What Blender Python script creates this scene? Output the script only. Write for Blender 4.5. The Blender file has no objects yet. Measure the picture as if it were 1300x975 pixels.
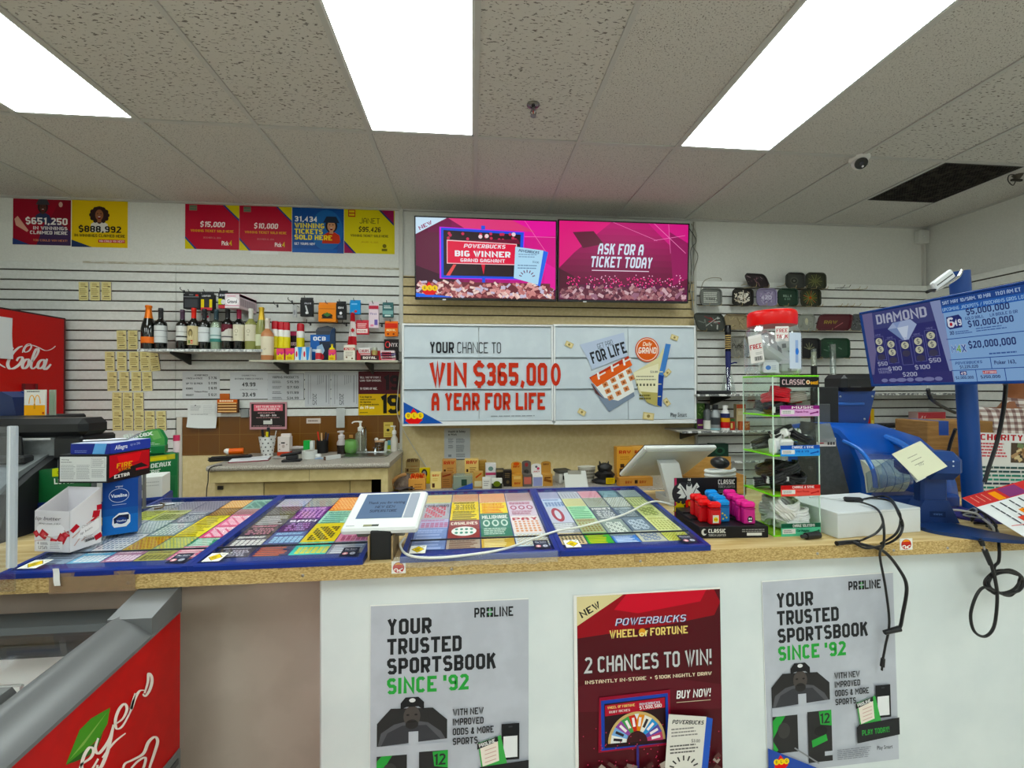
import bpy,math,random
from mathutils import Matrix,Vector
random.seed(7)
SC=bpy.context.scene
COL=SC.collection
# ---------------------------------------------------------------- camera, world, exposure
H=1.57                      # eye height
FPX=543.1                   # focal length in pixels of the 1300 px wide frame
YAW,PITCH,ROLL=math.radians(5.339),math.radians(-0.586),math.radians(-0.2106)
SAT=1.16                    # colours were read from a slightly faded view of the photograph
LIGHT=11.2                   # radiance of the ceiling diffusers
c_,s_=math.cos(YAW),math.sin(YAW)
cp_,sp_=math.cos(PITCH),math.sin(PITCH)
R0=Vector((c_,-s_,0));F0=Vector((s_*cp_,c_*cp_,-sp_));U0=Vector((s_*sp_,c_*sp_,cp_))
CR=R0*math.cos(ROLL) +U0*math.sin(ROLL)
CU=-R0*math.sin(ROLL) +U0*math.cos(ROLL)
cam_data=bpy.data.cameras.new('camera');cam=bpy.data.objects.new('camera',cam_data);COL.objects.link(cam)
cam_data.sensor_fit='HORIZONTAL';cam_data.sensor_width=36;cam_data.lens=FPX/1300*36
cam_data.clip_start=0.02
cam.matrix_world=Matrix(((CR.x,CU.x,-F0.x,0),(CR.y,CU.y,-F0.y,0),(CR.z,CU.z,-F0.z,H),(0,0,0,1)))
SC.camera=cam
SC.view_settings.view_transform='Standard';SC.view_settings.look='None'
SC.view_settings.exposure=0;SC.view_settings.gamma=1
try:SC.view_settings.use_curve_mapping=False
except Exception:pass
SC.cycles.max_bounces=10;SC.cycles.transparent_max_bounces=24;SC.cycles.caustics_reflective=False;SC.cycles.caustics_refractive=False
SC.cycles.use_denoising=True
w_=bpy.data.worlds.new('world');SC.world=w_;w_.use_nodes=True
w_.node_tree.nodes['Background'].inputs[0].default_value=(.9,.95,1,1)
w_.node_tree.nodes['Background'].inputs[1].default_value=0.12
def ray(px,py):
 return F0 +CR*((px-650)/FPX) - CU*((py-487.5)/FPX)
def PY(px,py,Y):
 d=ray(px,py);t=Y/d.y;return Vector((d.x*t,Y,H+d.z*t))
def PZ(px,py,Z):
 d=ray(px,py);t=(Z-H)/d.z;return Vector((d.x*t,d.y*t,Z))
def PX(px,py,X):
 d=ray(px,py);t=X/d.x;return Vector((X,d.y*t,H+d.z*t))
def PD(px,py,dep):
 d=ray(px,py);return Vector((d.x*dep,d.y*dep,H+d.z*dep))
def WR(a,b,c,d,Y):
 """x0, x1, z0, z1 of a photo rectangle on the plane Y"""
 mx,my=(a+c)/2,(b+d)/2
 return PY(a,my,Y).x,PY(c,my,Y).x,PY(mx,d,Y).z,PY(mx,b,Y).z
# ---------------------------------------------------------------- materials
def lin(v):
 v /=255;return v/12.92 if v <=.04045 else ((v+.055)/1.055)**2.4
def rgb(h):
 h=h.lstrip('#');c=[lin(int(h[i:i+2],16)) for i in (0,2,4)];g=.3*c[0]+.59*c[1]+.11*c[2]
 return tuple(max(0,min(1,g+(v-g)*SAT)) for v in c)
MATS={}
def m(col,rough=.5,metal=0,emit=0,spec=.38):
 k=(col,rough,metal,emit,spec)
 if k in MATS:return MATS[k]
 mt=bpy.data.materials.new('paint_'+col.lstrip('#'));mt.use_nodes=True
 bs=mt.node_tree.nodes['Principled BSDF'];c=rgb(col)+(1,)
 bs.inputs['Base Color'].default_value=c;bs.inputs['Roughness'].default_value=rough
 bs.inputs['Metallic'].default_value=metal;bs.inputs['Specular IOR Level'].default_value=spec
 if emit:
  bs.inputs['Base Color'].default_value=(.01,.01,.01,1)
  bs.inputs['Emission Color'].default_value=c;bs.inputs['Emission Strength'].default_value=emit
 MATS[k]=mt;return mt
def nodes(name):
 mt=bpy.data.materials.new(name);mt.use_nodes=True
 nt=mt.node_tree;return mt,nt,nt.nodes['Principled BSDF'],nt.nodes.new,nt.links.new
def clear(name,tint='#ffffff',base=.04,k=.9,rough=.03):
 """thin clear plastic or glass: transparent with a fresnel-like gloss"""
 if name in MATS:return MATS[name]
 mt=bpy.data.materials.new(name);mt.use_nodes=True;nt=mt.node_tree;nt.nodes.clear();N=nt.nodes.new;L=nt.links.new
 o=N('ShaderNodeOutputMaterial');mix=N('ShaderNodeMixShader');t=N('ShaderNodeBsdfTransparent');g=N('ShaderNodeBsdfGlossy')
 lw=N('ShaderNodeLayerWeight');mp=N('ShaderNodeMapRange')
 t.inputs[0].default_value=rgb(tint)+(1,);g.inputs['Roughness'].default_value=rough;g.inputs[0].default_value=(1,1,1,1)
 lw.inputs[0].default_value=.3;mp.inputs[3].default_value=base;mp.inputs[4].default_value=k
 pw=N('ShaderNodeMath');pw.operation='POWER';pw.inputs[1].default_value=2.2
 L(lw.outputs['Facing'],pw.inputs[0]);L(pw.outputs[0],mp.inputs[0]);L(mp.outputs[0],mix.inputs[0])
 L(t.outputs[0],mix.inputs[1]);L(g.outputs[0],mix.inputs[2]);L(mix.outputs[0],o.inputs[0])
 MATS[name]=mt;return mt
def film(name,col='#e8eef0',a=.25,rough=.25):
 """milky see-through plastic"""
 if name in MATS:return MATS[name]
 mt=bpy.data.materials.new(name);mt.use_nodes=True
 bs=mt.node_tree.nodes['Principled BSDF'];bs.inputs['Base Color'].default_value=rgb(col)+(1,)
 bs.inputs['Alpha'].default_value=a;bs.inputs['Roughness'].default_value=rough
 MATS[name]=mt;return mt
def speck(name,c1,c2,scale=60,rough=.6,lo=.45,hi=.6,stretch=(1,1,1),bump=0,detail=4):
 if name in MATS:return MATS[name]
 mt,nt,bs,N,L=nodes(name)
 tc=N('ShaderNodeTexCoord');mp=N('ShaderNodeMapping');mp.inputs['Scale'].default_value=stretch
 nz=N('ShaderNodeTexNoise');nz.inputs['Scale'].default_value=scale;nz.inputs['Detail'].default_value=detail
 cr=N('ShaderNodeValToRGB');cr.color_ramp.elements[0].position=lo;cr.color_ramp.elements[1].position=hi
 cr.color_ramp.elements[0].color=rgb(c1)+(1,);cr.color_ramp.elements[1].color=rgb(c2)+(1,)
 L(tc.outputs['Object'],mp.inputs[0]);L(mp.outputs[0],nz.inputs[0]);L(nz.outputs[0],cr.inputs[0]);L(cr.outputs[0],bs.inputs['Base Color'])
 bs.inputs['Roughness'].default_value=rough;bs.inputs['Specular IOR Level'].default_value=.3
 if bump:
  b=N('ShaderNodeBump');b.inputs['Strength'].default_value=bump;b.inputs['Distance'].default_value=.002
  L(nz.outputs[0],b.inputs['Height']);L(b.outputs[0],bs.inputs['Normal'])
 MATS[name]=mt;return mt
# ---------------------------------------------------------------- mesh building
def chain_smooth(pts,k=6,closed=False):
 pts=[Vector(p) for p in pts];n=len(pts);out=[]
 rng=n if closed else n-1
 for i in range(rng):
  p0=pts[(i-1) % n] if closed or i > 0 else pts[0]
  p1=pts[i];p2=pts[(i+1) % n]
  p3=pts[(i+2) % n] if closed or i+2 < n else pts[-1]
  for j in range(k):
   t=j/k
   out.append(.5*((2*p1)+(p2-p0)*t+(2*p0-5*p1+4*p2-p3)*t*t+(3*p1-p0-3*p2+p3)*t**3))
 if not closed:out.append(pts[-1])
 return out
def frame(o,u,v):
 u=Vector(u).normalized();v=Vector(v).normalized();n=u.cross(v).normalized();v=n.cross(u)
 return Matrix(((u.x,v.x,n.x,o[0]),(u.y,v.y,n.y,o[1]),(u.z,v.z,n.z,o[2]),(0,0,0,1)))
class B:
 def __init__(s,m=None):
  s.v=[];s.f=[];s.mi=[];s.sm=[];s.mats=[];s.m=m or Matrix.Identity(4)
 def mat(s,mt):
  if isinstance(mt,str):mt=m(mt)
  if mt not in s.mats:s.mats.append(mt)
  return s.mats.index(mt)
 def add(s,vs,fs,mt,smooth=False):
  b=len(s.v);s.v +=[s.m @ Vector(p) for p in vs];k=s.mat(mt)
  for f in fs:s.f.append([b+i for i in f]);s.mi.append(k);s.sm.append(smooth)
  return s
 def box(s,x0,x1,y0,y1,z0,z1,mt,c=0):
  if x1 < x0:x0,x1=x1,x0
  if y1 < y0:y0,y1=y1,y0
  if z1 < z0:z0,z1=z1,z0
  c=min(c,(x1-x0)*.49,(y1-y0)*.49,(z1-z0)*.49)
  if c <=0:
   v=[(x0,y0,z0),(x1,y0,z0),(x1,y1,z0),(x0,y1,z0),(x0,y0,z1),(x1,y0,z1),(x1,y1,z1),(x0,y1,z1)]
   return s.add(v,[(0,3,2,1),(4,5,6,7),(0,1,5,4),(1,2,6,5),(2,3,7,6),(3,0,4,7)],mt)
  X=(x0,x1);Y=(y0,y1);Z=(z0,z1);v=[];idx={}
  for i in (0,1):
   for j in (0,1):
    for k in (0,1):
     dx,dy,dz=(c if i ==0 else -c),(c if j ==0 else -c),(c if k ==0 else -c)
     idx[i,j,k,0]=len(v);v.append((X[i],Y[j]+dy,Z[k]+dz))
     idx[i,j,k,1]=len(v);v.append((X[i]+dx,Y[j],Z[k]+dz))
     idx[i,j,k,2]=len(v);v.append((X[i]+dx,Y[j]+dy,Z[k]))
  f=[]
  I=lambda i,j,k,a:idx[i,j,k,a]
  f.append([I(0,0,0,0),I(0,0,1,0),I(0,1,1,0),I(0,1,0,0)]);f.append([I(1,0,0,0),I(1,1,0,0),I(1,1,1,0),I(1,0,1,0)])
  f.append([I(0,0,0,1),I(1,0,0,1),I(1,0,1,1),I(0,0,1,1)]);f.append([I(0,1,0,1),I(0,1,1,1),I(1,1,1,1),I(1,1,0,1)])
  f.append([I(0,0,0,2),I(0,1,0,2),I(1,1,0,2),I(1,0,0,2)]);f.append([I(0,0,1,2),I(1,0,1,2),I(1,1,1,2),I(0,1,1,2)])
  for a in (0,1):
   for b_ in (0,1):
    f.append([I(a,b_,0,0),I(a,b_,1,0),I(a,b_,1,1),I(a,b_,0,1)])
    f.append([I(a,0,b_,0),I(a,1,b_,0),I(a,1,b_,2),I(a,0,b_,2)])
    f.append([I(0,a,b_,1),I(1,a,b_,1),I(1,a,b_,2),I(0,a,b_,2)])
  for i in (0,1):
   for j in (0,1):
    for k in (0,1):f.append([I(i,j,k,0),I(i,j,k,1),I(i,j,k,2)])
  return s.add(v,f,mt)
 def loft(s,rings,mt,smooth=True,caps=True,closed=True):
  n=len(rings[0]);v=[p for r in rings for p in r];f=[]
  for i in range(len(rings)-1):
   for j in range(n if closed else n-1):
    f.append((i*n+j,i*n+(j+1) % n,(i+1)*n+(j+1) % n,(i+1)*n+j))
  s.add(v,f,mt,smooth)
  if caps and closed:
   s.add(list(rings[0]),[tuple(range(n))[::-1]],mt);s.add(list(rings[-1]),[tuple(range(n))],mt)
  return s
 def cyl(s,p0,p1,r0,mt,r1=None,n=16,caps=True):
  p0,p1=Vector(p0),Vector(p1);r1=r0 if r1 is None else r1
  d=(p1-p0).normalized();a=d.orthogonal().normalized();b=d.cross(a)
  C=[(a*math.cos(t)+b*math.sin(t)) for t in [2*math.pi*i/n for i in range(n)]]
  return s.loft([[p0+q*r0 for q in C],[p1+q*r1 for q in C]],mt,True,caps)
 def lathe(s,cx,cy,prof,mt,n=20,z=0,sx=1,sy=1,caps=True):
  rings=[[(cx+r*sx*math.cos(2*math.pi*i/n),cy+r*sy*math.sin(2*math.pi*i/n),z+h) for i in range(n)] for r,h in prof]
  return s.loft(rings,mt,True,caps)
 def tube(s,pts,r,mt,n=7,closed=False,flat=1):
  pts=[Vector(p) for p in pts];N=len(pts);rings=[];up=None
  for i,p in enumerate(pts):
   a=pts[(i-1) % N] if closed or i else pts[0];b=pts[(i+1) % N] if closed or i < N-1 else pts[-1]
   t=(b-a)
   if t.length < 1e-9:t=Vector((0,0,1))
   t.normalize()
   up=t.orthogonal() if up is None else (up - t*up.dot(t))
   if up.length < 1e-6:up=t.orthogonal()
   up.normalize();q=t.cross(up)
   rr=r[i] if isinstance(r,(list,tuple)) else r
   rings.append([p+(up*math.cos(2*math.pi*j/n)+q*math.sin(2*math.pi*j/n)*flat)*rr for j in range(n)])
  if closed:
   rings.append(rings[0]);return s.loft(rings,mt,True,False)
  return s.loft(rings,mt,True,True)
 def prism(s,poly,axis,lo,hi,mt,smooth=False):
  def P(a,b,t):
   return {'x':(t,a,b),'y':(a,t,b),'z':(a,b,t)}[axis]
  n=len(poly);v=[P(a,b,lo) for a,b in poly]+[P(a,b,hi) for a,b in poly]
  f=[tuple(range(n))[::-1],tuple(range(n,2*n))]+[(i,(i+1) % n,n+(i+1) % n,n+i) for i in range(n)]
  return s.add(v,f,mt,smooth)
 def sph(s,c,r,mt,nu=16,nv=10):
  if not isinstance(r,(tuple,list)):r=(r,r,r)
  rings=[]
  for j in range(nv+1):
   t=math.pi*(j/nv)-math.pi/2;q=max(math.cos(t),.02)
   rings.append([(c[0]+r[0]*q*math.cos(2*math.pi*i/nu),c[1]+r[1]*q*math.sin(2*math.pi*i/nu),c[2]+r[2]*math.sin(t)) for i in range(nu)])
  return s.loft(rings,mt)
 def sheet(s,fn,nu,nv,mt,t=.0006,smooth=True):
  """thin curved sheet: fn(u,v)->point, given thickness along its normal"""
  G=[[Vector(fn(i/nu,j/nv)) for i in range(nu+1)] for j in range(nv+1)]
  vs,ws=[],[]
  for j in range(nv+1):
   for i in range(nu+1):
    du=G[j][min(i+1,nu)]-G[j][max(i-1,0)];dv=G[min(j+1,nv)][i]-G[max(j-1,0)][i]
    n=du.cross(dv).normalized();vs.append(G[j][i]);ws.append(G[j][i]-n*t)
  q=lambda i,j:j*(nu+1)+i
  f=[];o=len(vs)
  for j in range(nv):
   for i in range(nu):
    a=(q(i,j),q(i+1,j),q(i+1,j+1),q(i,j+1));f.append(a);f.append(tuple(o+k for k in a[::-1]))
  edge=[q(i,0) for i in range(nu+1)]+[q(nu,j) for j in range(1,nv+1)]+[q(i,nv) for i in range(nu-1,-1,-1)]+[q(0,j) for j in range(nv-1,0,-1)]
  for a,b in zip(edge,edge[1:]+edge[:1]):f.append((b,a,o+a,o+b))
  return s.add(vs+ws,f,mt,smooth)
 def quad(s,ps,mt):
  return s.add(ps,[tuple(range(len(ps)))],mt)
 def art(s,A,M):
  for vs,fs,mt in A.geo:s.add([M @ Vector(p) for p in vs],fs,mt)
  return s
 def make(s,name,parent=None,loc=None,rz=0):
  me=bpy.data.meshes.new(name);v=s.v
  if parent is None and loc is None:
   xs=[p.x for p in v];ys=[p.y for p in v];zs=[p.z for p in v]
   loc=Vector(((min(xs)+max(xs))/2,(min(ys)+max(ys))/2,min(zs)));v=[p-loc for p in v]
  me.from_pydata([tuple(p) for p in v],[],s.f)
  for mt in s.mats:me.materials.append(mt)
  me.polygons.foreach_set('material_index',s.mi);me.polygons.foreach_set('use_smooth',s.sm)
  me.update()
  if any(s.sm):me.set_sharp_from_angle(angle=math.radians(40))
  o=bpy.data.objects.new(name,me);COL.objects.link(o)
  if parent is not None:o.parent=parent
  if loc is not None:o.location=loc;o.rotation_euler=(0,0,rz)
  return o
def tag(o,label=None,cat=None,group=None,kind=None):
 if label:o['label']=label
 if cat:o['category']=cat
 if group:o['group']=group
 if kind:o['kind']=kind
 return o
def root(name,label,cat,loc=(0,0,0),rz=0,group=None,rx=0,ry=0):
 o=bpy.data.objects.new(name,None);COL.objects.link(o);o.empty_display_size=.05
 o.location=loc;o.rotation_euler=(rx,ry,rz);return tag(o,label,cat,group)
def W(r):
 """builder that takes world points for a part of the unrotated root r"""
 return B(Matrix.Translation(-r.location))
def solo(b,name,label,cat,group=None,loc=None,rz=0):
 return tag(b.make(name,None,loc,rz),label,cat,group)
def struct(b,name,parent=None):
 o=b.make(name,parent,(0,0,0) if parent is None else None);o['kind']='structure';return o
def copy_tree(o,parent=None):
 c=o.copy();COL.objects.link(c)
 if parent is not None:c.parent=parent
 for ch in list(o.children):copy_tree(ch,c)
 return c
# ---------------------------------------------------------------- printed flat artwork
# block letters drawn as mitred strokes on a 4 x 7 grid (each pair of digits is a point, a = -1, z closes)
CAP=.729
GL={'A':'000517374540 0343','B':'00073746453404 3443413000','C':'4637170601103041','D':'000737464130z','E':'47070040 0434','F':'470700 0434','G':'46371706011030414323','H':'0007 4047 0444','I':'2027','J':'4741301001','K':'0007 4703 2540','L':'070040','M':'0007336760','N':'00075057','O':'0601103041463717z','P':'00073746443303','Q':'0601103041463717z 2240','R':'00073746443303 2340','S':'463717060514344341301001','T':'0747 2720','U':'070110304147','V':'072047','W':'0720374067','X':'0047 0740','Y':'072447 2420','Z':'07470040','0':'0601103041463717z','1':'062720','2':'06173746450040','3':'06173746453414 344341301001','4':'30370242','5':'470704344341301001','6':'4637170601103041433404','7':'074710','8':'1405061737464534z 1403011030414334','9':'011030414637170605143444','$':'463717060514344341301001 2827 202a','&':'4015162736350201102042','.':'2021',',':'211a','!':'2723 2021',"'":'2725','-':'1333','/':'0047',':':'2021 2425'}
def stroke_text(sx,bold):
 hw=max(.3,min(.46+8.5*bold,1.05));k=CAP/(8+2*hw);YG_={0:0,1:1,2:2.5,3:3.2,4:4,5:5.4,6:7,7:8,8:9,-1:-1};x=0;vs=[];fs=[]
 for ch in sx:
  if ch ==' ':x +=3.2;continue
  paths=[]
  for w in GL[ch].split():
   cl=w[-1] =='z';w=w.rstrip('z');paths.append(([(int(w[i]),YG_[-1 if w[i+1] =='a' else int(w[i+1])]) for i in range(0,len(w),2)],cl))
  xs=[p[0] for pt,_ in paths for p in pt];x0=min(xs);wd=max(xs)-x0
  for pi_,(pt,cl) in enumerate(paths):
   n=len(pt);b=len(vs)
   for i,p in enumerate(pt):
    ds=[]
    for a,c in ((i-1,i),(i,i+1)):
     if cl or (a >=0 and c < n):
      q=pt[a % n];r=pt[c % n];l=math.hypot(r[0]-q[0],r[1]-q[1]);ds.append(((r[0]-q[0])/l,(r[1]-q[1])/l))
    nx=-sum(d[1] for d in ds);ny=sum(d[0] for d in ds);l=math.hypot(nx,ny) or 1;nx /=l;ny /=l
    c=max(.45,-nx*ds[0][1]+ny*ds[0][0]);e=hw/c;ex=ey=0
    if not cl and i in (0,n-1) and p[1] in (0,8,9,-1):
     sg=-1 if i ==0 else 1;ext=hw if (abs(ds[0][0]) > .9) else hw*.98;ex=ds[0][0]*sg*ext*(abs(ds[0][1]) > .95 or abs(ds[0][0]) > .95);ey=ds[0][1]*sg*ext
    for s in (1,-1):vs.append(((x+p[0]-x0+hw+nx*e*s+ex)*k,(p[1]+hw+ny*e*s+ey)*k,pi_*1.2e-4))
   for i in range(n if cl else n-1):
    j=(i+1) % n;fs.append((b+2*i+1,b+2*j+1,b+2*j,b+2*i))
  x +=wd+2*hw+1.0+.3*(wd < 1)
 return vs,fs,(x-1)*k
TXT={}
def text_mesh(sx,bold):
 k=(sx,bold)
 if k in TXT:return TXT[k]
 if all(ch in GL or ch ==' ' for ch in sx):TXT[k]=stroke_text(sx,bold);return TXT[k]
 cu=bpy.data.curves.new('t','FONT');cu.body=sx;cu.size=1;cu.resolution_u=3;cu.offset=bold*.5;cu.fill_mode='FRONT'
 o=bpy.data.objects.new('t',cu);COL.objects.link(o);dg=bpy.context.evaluated_depsgraph_get();dg.update()
 me=o.evaluated_get(dg).to_mesh()
 vs=[(p.co.x,p.co.y,0) for p in me.vertices];fs=[tuple(p.vertices) for p in me.polygons]
 o.evaluated_get(dg).to_mesh_clear();bpy.data.objects.remove(o);bpy.data.curves.remove(cu)
 x0=min(p[0] for p in vs);x1=max(p[0] for p in vs)
 TXT[k]=([(a-x0,b,d) for a,b,d in vs],fs,x1-x0);return TXT[k]
class Art:
 """flat print w x h metres; design units dw x dh with the origin at the top corner and y down"""
 def __init__(s,w,h,dw,dh,base,t=.0012,emit=0,rough=.45,step=.00009):
  s.w,s.h,s.dw,s.dh,s.emit,s.rough,s.step=w,h,dw,dh,emit,rough,step
  s.geo=[];s.z=0;s.t=t
  b=B();b.box(0,w,0,h,-t,0,s.M(base) if isinstance(base,str) else base);s.geo.append((b.v,b.f,b.mats[0]))
 def M(s,c):
  return c if not isinstance(c,str) else m(c,s.rough,0,s.emit,.2)
 wx=staticmethod(lambda x:x)
 def P(s,x,y):return (s.wx(x)/s.dw*s.w,(1-y/s.dh)*s.h,s.z)
 def poly(s,pts,col):
  s.z +=s.step;v=[s.P(*p) for p in pts]
  a=sum(v[i][0]*v[(i+1) % len(v)][1]-v[(i+1) % len(v)][0]*v[i][1] for i in range(len(v)))
  s.geo.append((v if a > 0 else v[::-1],[tuple(range(len(v)))],s.M(col)));return s
 def rect(s,x0,y0,x1,y1,col):return s.poly([(x0,y1),(x1,y1),(x1,y0),(x0,y0)],col)
 def rot(s,cx,cy,w,h,ang,col):
  c,q=math.cos(math.radians(ang)),math.sin(math.radians(ang))
  return s.poly([(cx+a*c-b*q,cy+a*q+b*c) for a,b in ((-w/2,-h/2),(w/2,-h/2),(w/2,h/2),(-w/2,h/2))],col)
 def ell(s,cx,cy,rx,ry,col,n=20,a0=0,a1=360):
  full=a1-a0 >=360
  pts=[(cx+rx*math.cos(math.radians(a0+(a1-a0)*i/n)),cy+ry*math.sin(math.radians(a0+(a1-a0)*i/n))) for i in range(n if full else n+1)]
  return s.poly(pts,col)
 def many(s,quads,col):
  """many small rectangles in one layer"""
  s.z +=s.step;v=[];f=[]
  for x0,y0,x1,y1 in quads:
   k=len(v);v +=[s.P(x0,y1),s.P(x1,y1),s.P(x1,y0),s.P(x0,y0)];f.append((k,k+1,k+2,k+3))
  s.geo.append((v,f,s.M(col)));return s
 def dots(s,cs,r,col,n=10):
  s.z +=s.step;v=[];f=[]
  for cx,cy in cs:
   k=len(v);v +=[s.P(cx+r*math.cos(-2*math.pi*i/n),cy+r*math.sin(-2*math.pi*i/n)) for i in range(n)];f.append(tuple(range(k,k+n)))
  s.geo.append((v,f,s.M(col)));return s
 def lines(s,x,y,w,n,dy,hgt,col,rag=.25):
  q=[];rnd=random.Random(int(x*7+y*13+n))
  for i in range(n):
   e=x+w*(1-rag*rnd.random());c=x
   while c < e-.001:
    ww=min(w*(.06+.12*rnd.random()),e-c);q.append((c,y+i*dy,c+ww*.86,y+i*dy+hgt));c +=ww
  return s.many(q,col)
 def text(s,x,y,t,cap,col,w=None,al='l',bold=.02,it=0,rot=0,shadow=None):
  """baseline at y, capitals cap units high, fitted to width w when given; w scales only sideways"""
  if shadow:s.text(x+cap*.08,y+cap*.08,t,cap,shadow,w,al,bold,it,rot)
  vs,fs,wd=text_mesh(t,bold);k=cap/CAP;kx=k if w is None else w/wd;tw=wd*kx
  ox={'l':0,'c':-tw/2,'r':-tw}[al];c,q=math.cos(math.radians(rot)),math.sin(math.radians(rot))
  s.z +=s.step;out=[]
  for a,b,d in vs:
   a2=a*kx+ox+b*k*it;b2=b*k;g=s.P(x+a2*c+b2*q,y+a2*q-b2*c);out.append((g[0],g[1],g[2]+d))
  s.z +=s.step;s.geo.append((out,fs,s.M(col)));return s
 def olg(s,x,y,r,bg=True):
  """red maple leaf behind three yellow discs with letters"""
  if bg:s.poly([(x-2.6*r,y+1.5*r),(x-.3*r,y-2.2*r),(x+.5*r,y-1.2*r),(x+2.4*r,y+1.3*r),(x+1.2*r,y+2.4*r),(x-1.4*r,y+2.4*r)],'#d8222a')
  for i,ch in enumerate('OLG'):
   cx=x+(i-1)*1.75*r;s.ell(cx,y,r,r,'#f0cf1e',14);s.text(cx,y+.45*r,ch,.95*r,'#1c1c1c',None,'c',.03)
  return s
 def person(s,cx,cy,k,skin,hair,top,hat=None,big=False):
  """small printed figure: shoulders, hair, face with open mouth"""
  s.poly([(cx-1.7*k,cy+3.4*k),(cx-1.5*k,cy+1.9*k),(cx-.6*k,cy+1.35*k),(cx+.6*k,cy+1.35*k),(cx+1.5*k,cy+1.9*k),(cx+1.7*k,cy+3.4*k)],top)
  s.ell(cx,cy+.15*k,(1.55 if big else 1.12)*k,(1.5 if big else 1.3)*k,hair,18)
  if big:
   for a in range(0,360,30):s.ell(cx+1.45*k*math.cos(math.radians(a)),cy+.25*k+1.2*k*math.sin(math.radians(a)),.42*k,.42*k,hair,9)
  s.rect(cx-.35*k,cy+.8*k,cx+.35*k,cy+1.6*k,skin);s.ell(cx,cy+.25*k,.75*k,1.0*k,skin,18)
  s.ell(cx-.3*k,cy,.13*k,.09*k,'#22181a',8);s.ell(cx+.3*k,cy,.13*k,.09*k,'#22181a',8)
  s.ell(cx,cy+.75*k,.27*k,.25*k,'#6b1a1e',10);s.rect(cx-.2*k,cy+.55*k,cx+.2*k,cy+.65*k,'#f4efe8')
  if hat:s.poly([(cx-1.5*k,cy-.35*k),(cx-.9*k,cy-1.5*k),(cx+.9*k,cy-1.5*k),(cx+1.5*k,cy-.35*k)],hat)
  return s
 def place(s,b,M):b.art(s,M);return b
def wall_art(box,Y,dw,dh,base,t=.0012,**k):
 """Art sized to a photo rectangle on the plane Y (facing -Y); returns art and its frame"""
 x0,x1,z0,z1=WR(*box,Y)
 return Art(x1-x0,z1-z0,dw,dh,base,t,**k),frame((x0,Y,z0),(1,0,0),(0,0,1))
# ================================================================ THE ROOM
YW=3.573;ZC=H+1.473;X0=.0269;TW=.6096;YG=2.496;XR=PY(1175,300,YW).x;XL=-4.9;YF=-4.6
ZT=H-.494                                     # counter top
m_dry=speck('drywall','#d4d4cf','#d9d9d4',90,.75,.4,.6,bump=.05)
m_floor=speck('vinyl_floor','#c2bdb3','#d0ccc3',14,.35)
def ceiling_mat():
 mt,nt,bs,N,L=nodes('ceiling_tile')
 tc=N('ShaderNodeTexCoord');ns=[]
 for sc,lo,hi,det in (((46,120,1),.605,.64,2),((150,190,1),.62,.66,1)):
  mp=N('ShaderNodeMapping');mp.inputs['Scale'].default_value=sc
  nz=N('ShaderNodeTexNoise');nz.inputs['Scale'].default_value=1;nz.inputs['Detail'].default_value=det;nz.inputs['Distortion'].default_value=.6
  r=N('ShaderNodeMapRange');r.inputs[1].default_value=lo;r.inputs[2].default_value=hi
  L(tc.outputs['Object'],mp.inputs[0]);L(mp.outputs[0],nz.inputs[0]);L(nz.outputs[0],r.inputs[0]);ns.append(r)
 # coarse fissures on some tiles, fine pinholes on the others
 sep=N('ShaderNodeSeparateXYZ');L(tc.outputs['Object'],sep.inputs[0])
 fx=N('ShaderNodeMath');fx.operation='MULTIPLY_ADD';fx.inputs[1].default_value=1/TW;fx.inputs[2].default_value=-X0/TW;L(sep.outputs[0],fx.inputs[0])
 fl=N('ShaderNodeMath');fl.operation='FLOOR';L(fx.outputs[0],fl.inputs[0])
 gt=N('ShaderNodeMath');gt.operation='GREATER_THAN';gt.inputs[1].default_value=YG;L(sep.outputs[1],gt.inputs[0])
 cmpn=None
 for k in (1,3):
  c=N('ShaderNodeMath');c.operation='COMPARE';c.inputs[1].default_value=k;c.inputs[2].default_value=.2;L(fl.outputs[0],c.inputs[0])
  if cmpn is None:cmpn=c
  else:
   a=N('ShaderNodeMath');a.operation='MAXIMUM';L(cmpn.outputs[0],a.inputs[0]);L(c.outputs[0],a.inputs[1]);cmpn=a
 fine=N('ShaderNodeMath');fine.operation='MAXIMUM';L(gt.outputs[0],fine.inputs[0]);L(cmpn.outputs[0],fine.inputs[1])
 mx=N('ShaderNodeMix');L(fine.outputs[0],mx.inputs[0]);L(ns[0].outputs[0],mx.inputs[2]);L(ns[1].outputs[0],mx.inputs[3])
 cr=N('ShaderNodeMix');cr.data_type='RGBA';cr.inputs[6].default_value=rgb('#c9c6c0')+(1,);cr.inputs[7].default_value=rgb('#76716c')+(1,)
 L(mx.outputs[0],cr.inputs[0]);L(cr.outputs[2],bs.inputs['Base Color']);bs.inputs['Roughness'].default_value=.9
 b=N('ShaderNodeBump');b.invert=True;b.inputs['Strength'].default_value=.4;b.inputs['Distance'].default_value=.003
 L(mx.outputs[0],b.inputs['Height']);L(b.outputs[0],bs.inputs['Normal']);return mt
m_ceil=ceiling_mat()
struct(B().box(XL-.1,XR+.1,YF-.1,YW+.1,-.05,0,m_floor),'floor')
struct(B().box(XL-.1,XR+.1,YF-.1,YW+.1,ZC,ZC+.05,m_ceil),'ceiling')
wb=struct(B().box(XL-.1,XR+.1,YW,YW+.1,0,ZC,m_dry),'wall_back')
wr=struct(B().box(XR,XR+.1,YF,YW,0,ZC,m_dry),'wall_right')
struct(B().box(XL-.1,XL,YF,YW,0,ZC,m_dry),'wall_left')
struct(B().box(XL-.1,XR+.1,YF-.1,YF,0,ZC,m_dry),'wall_front')
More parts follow.
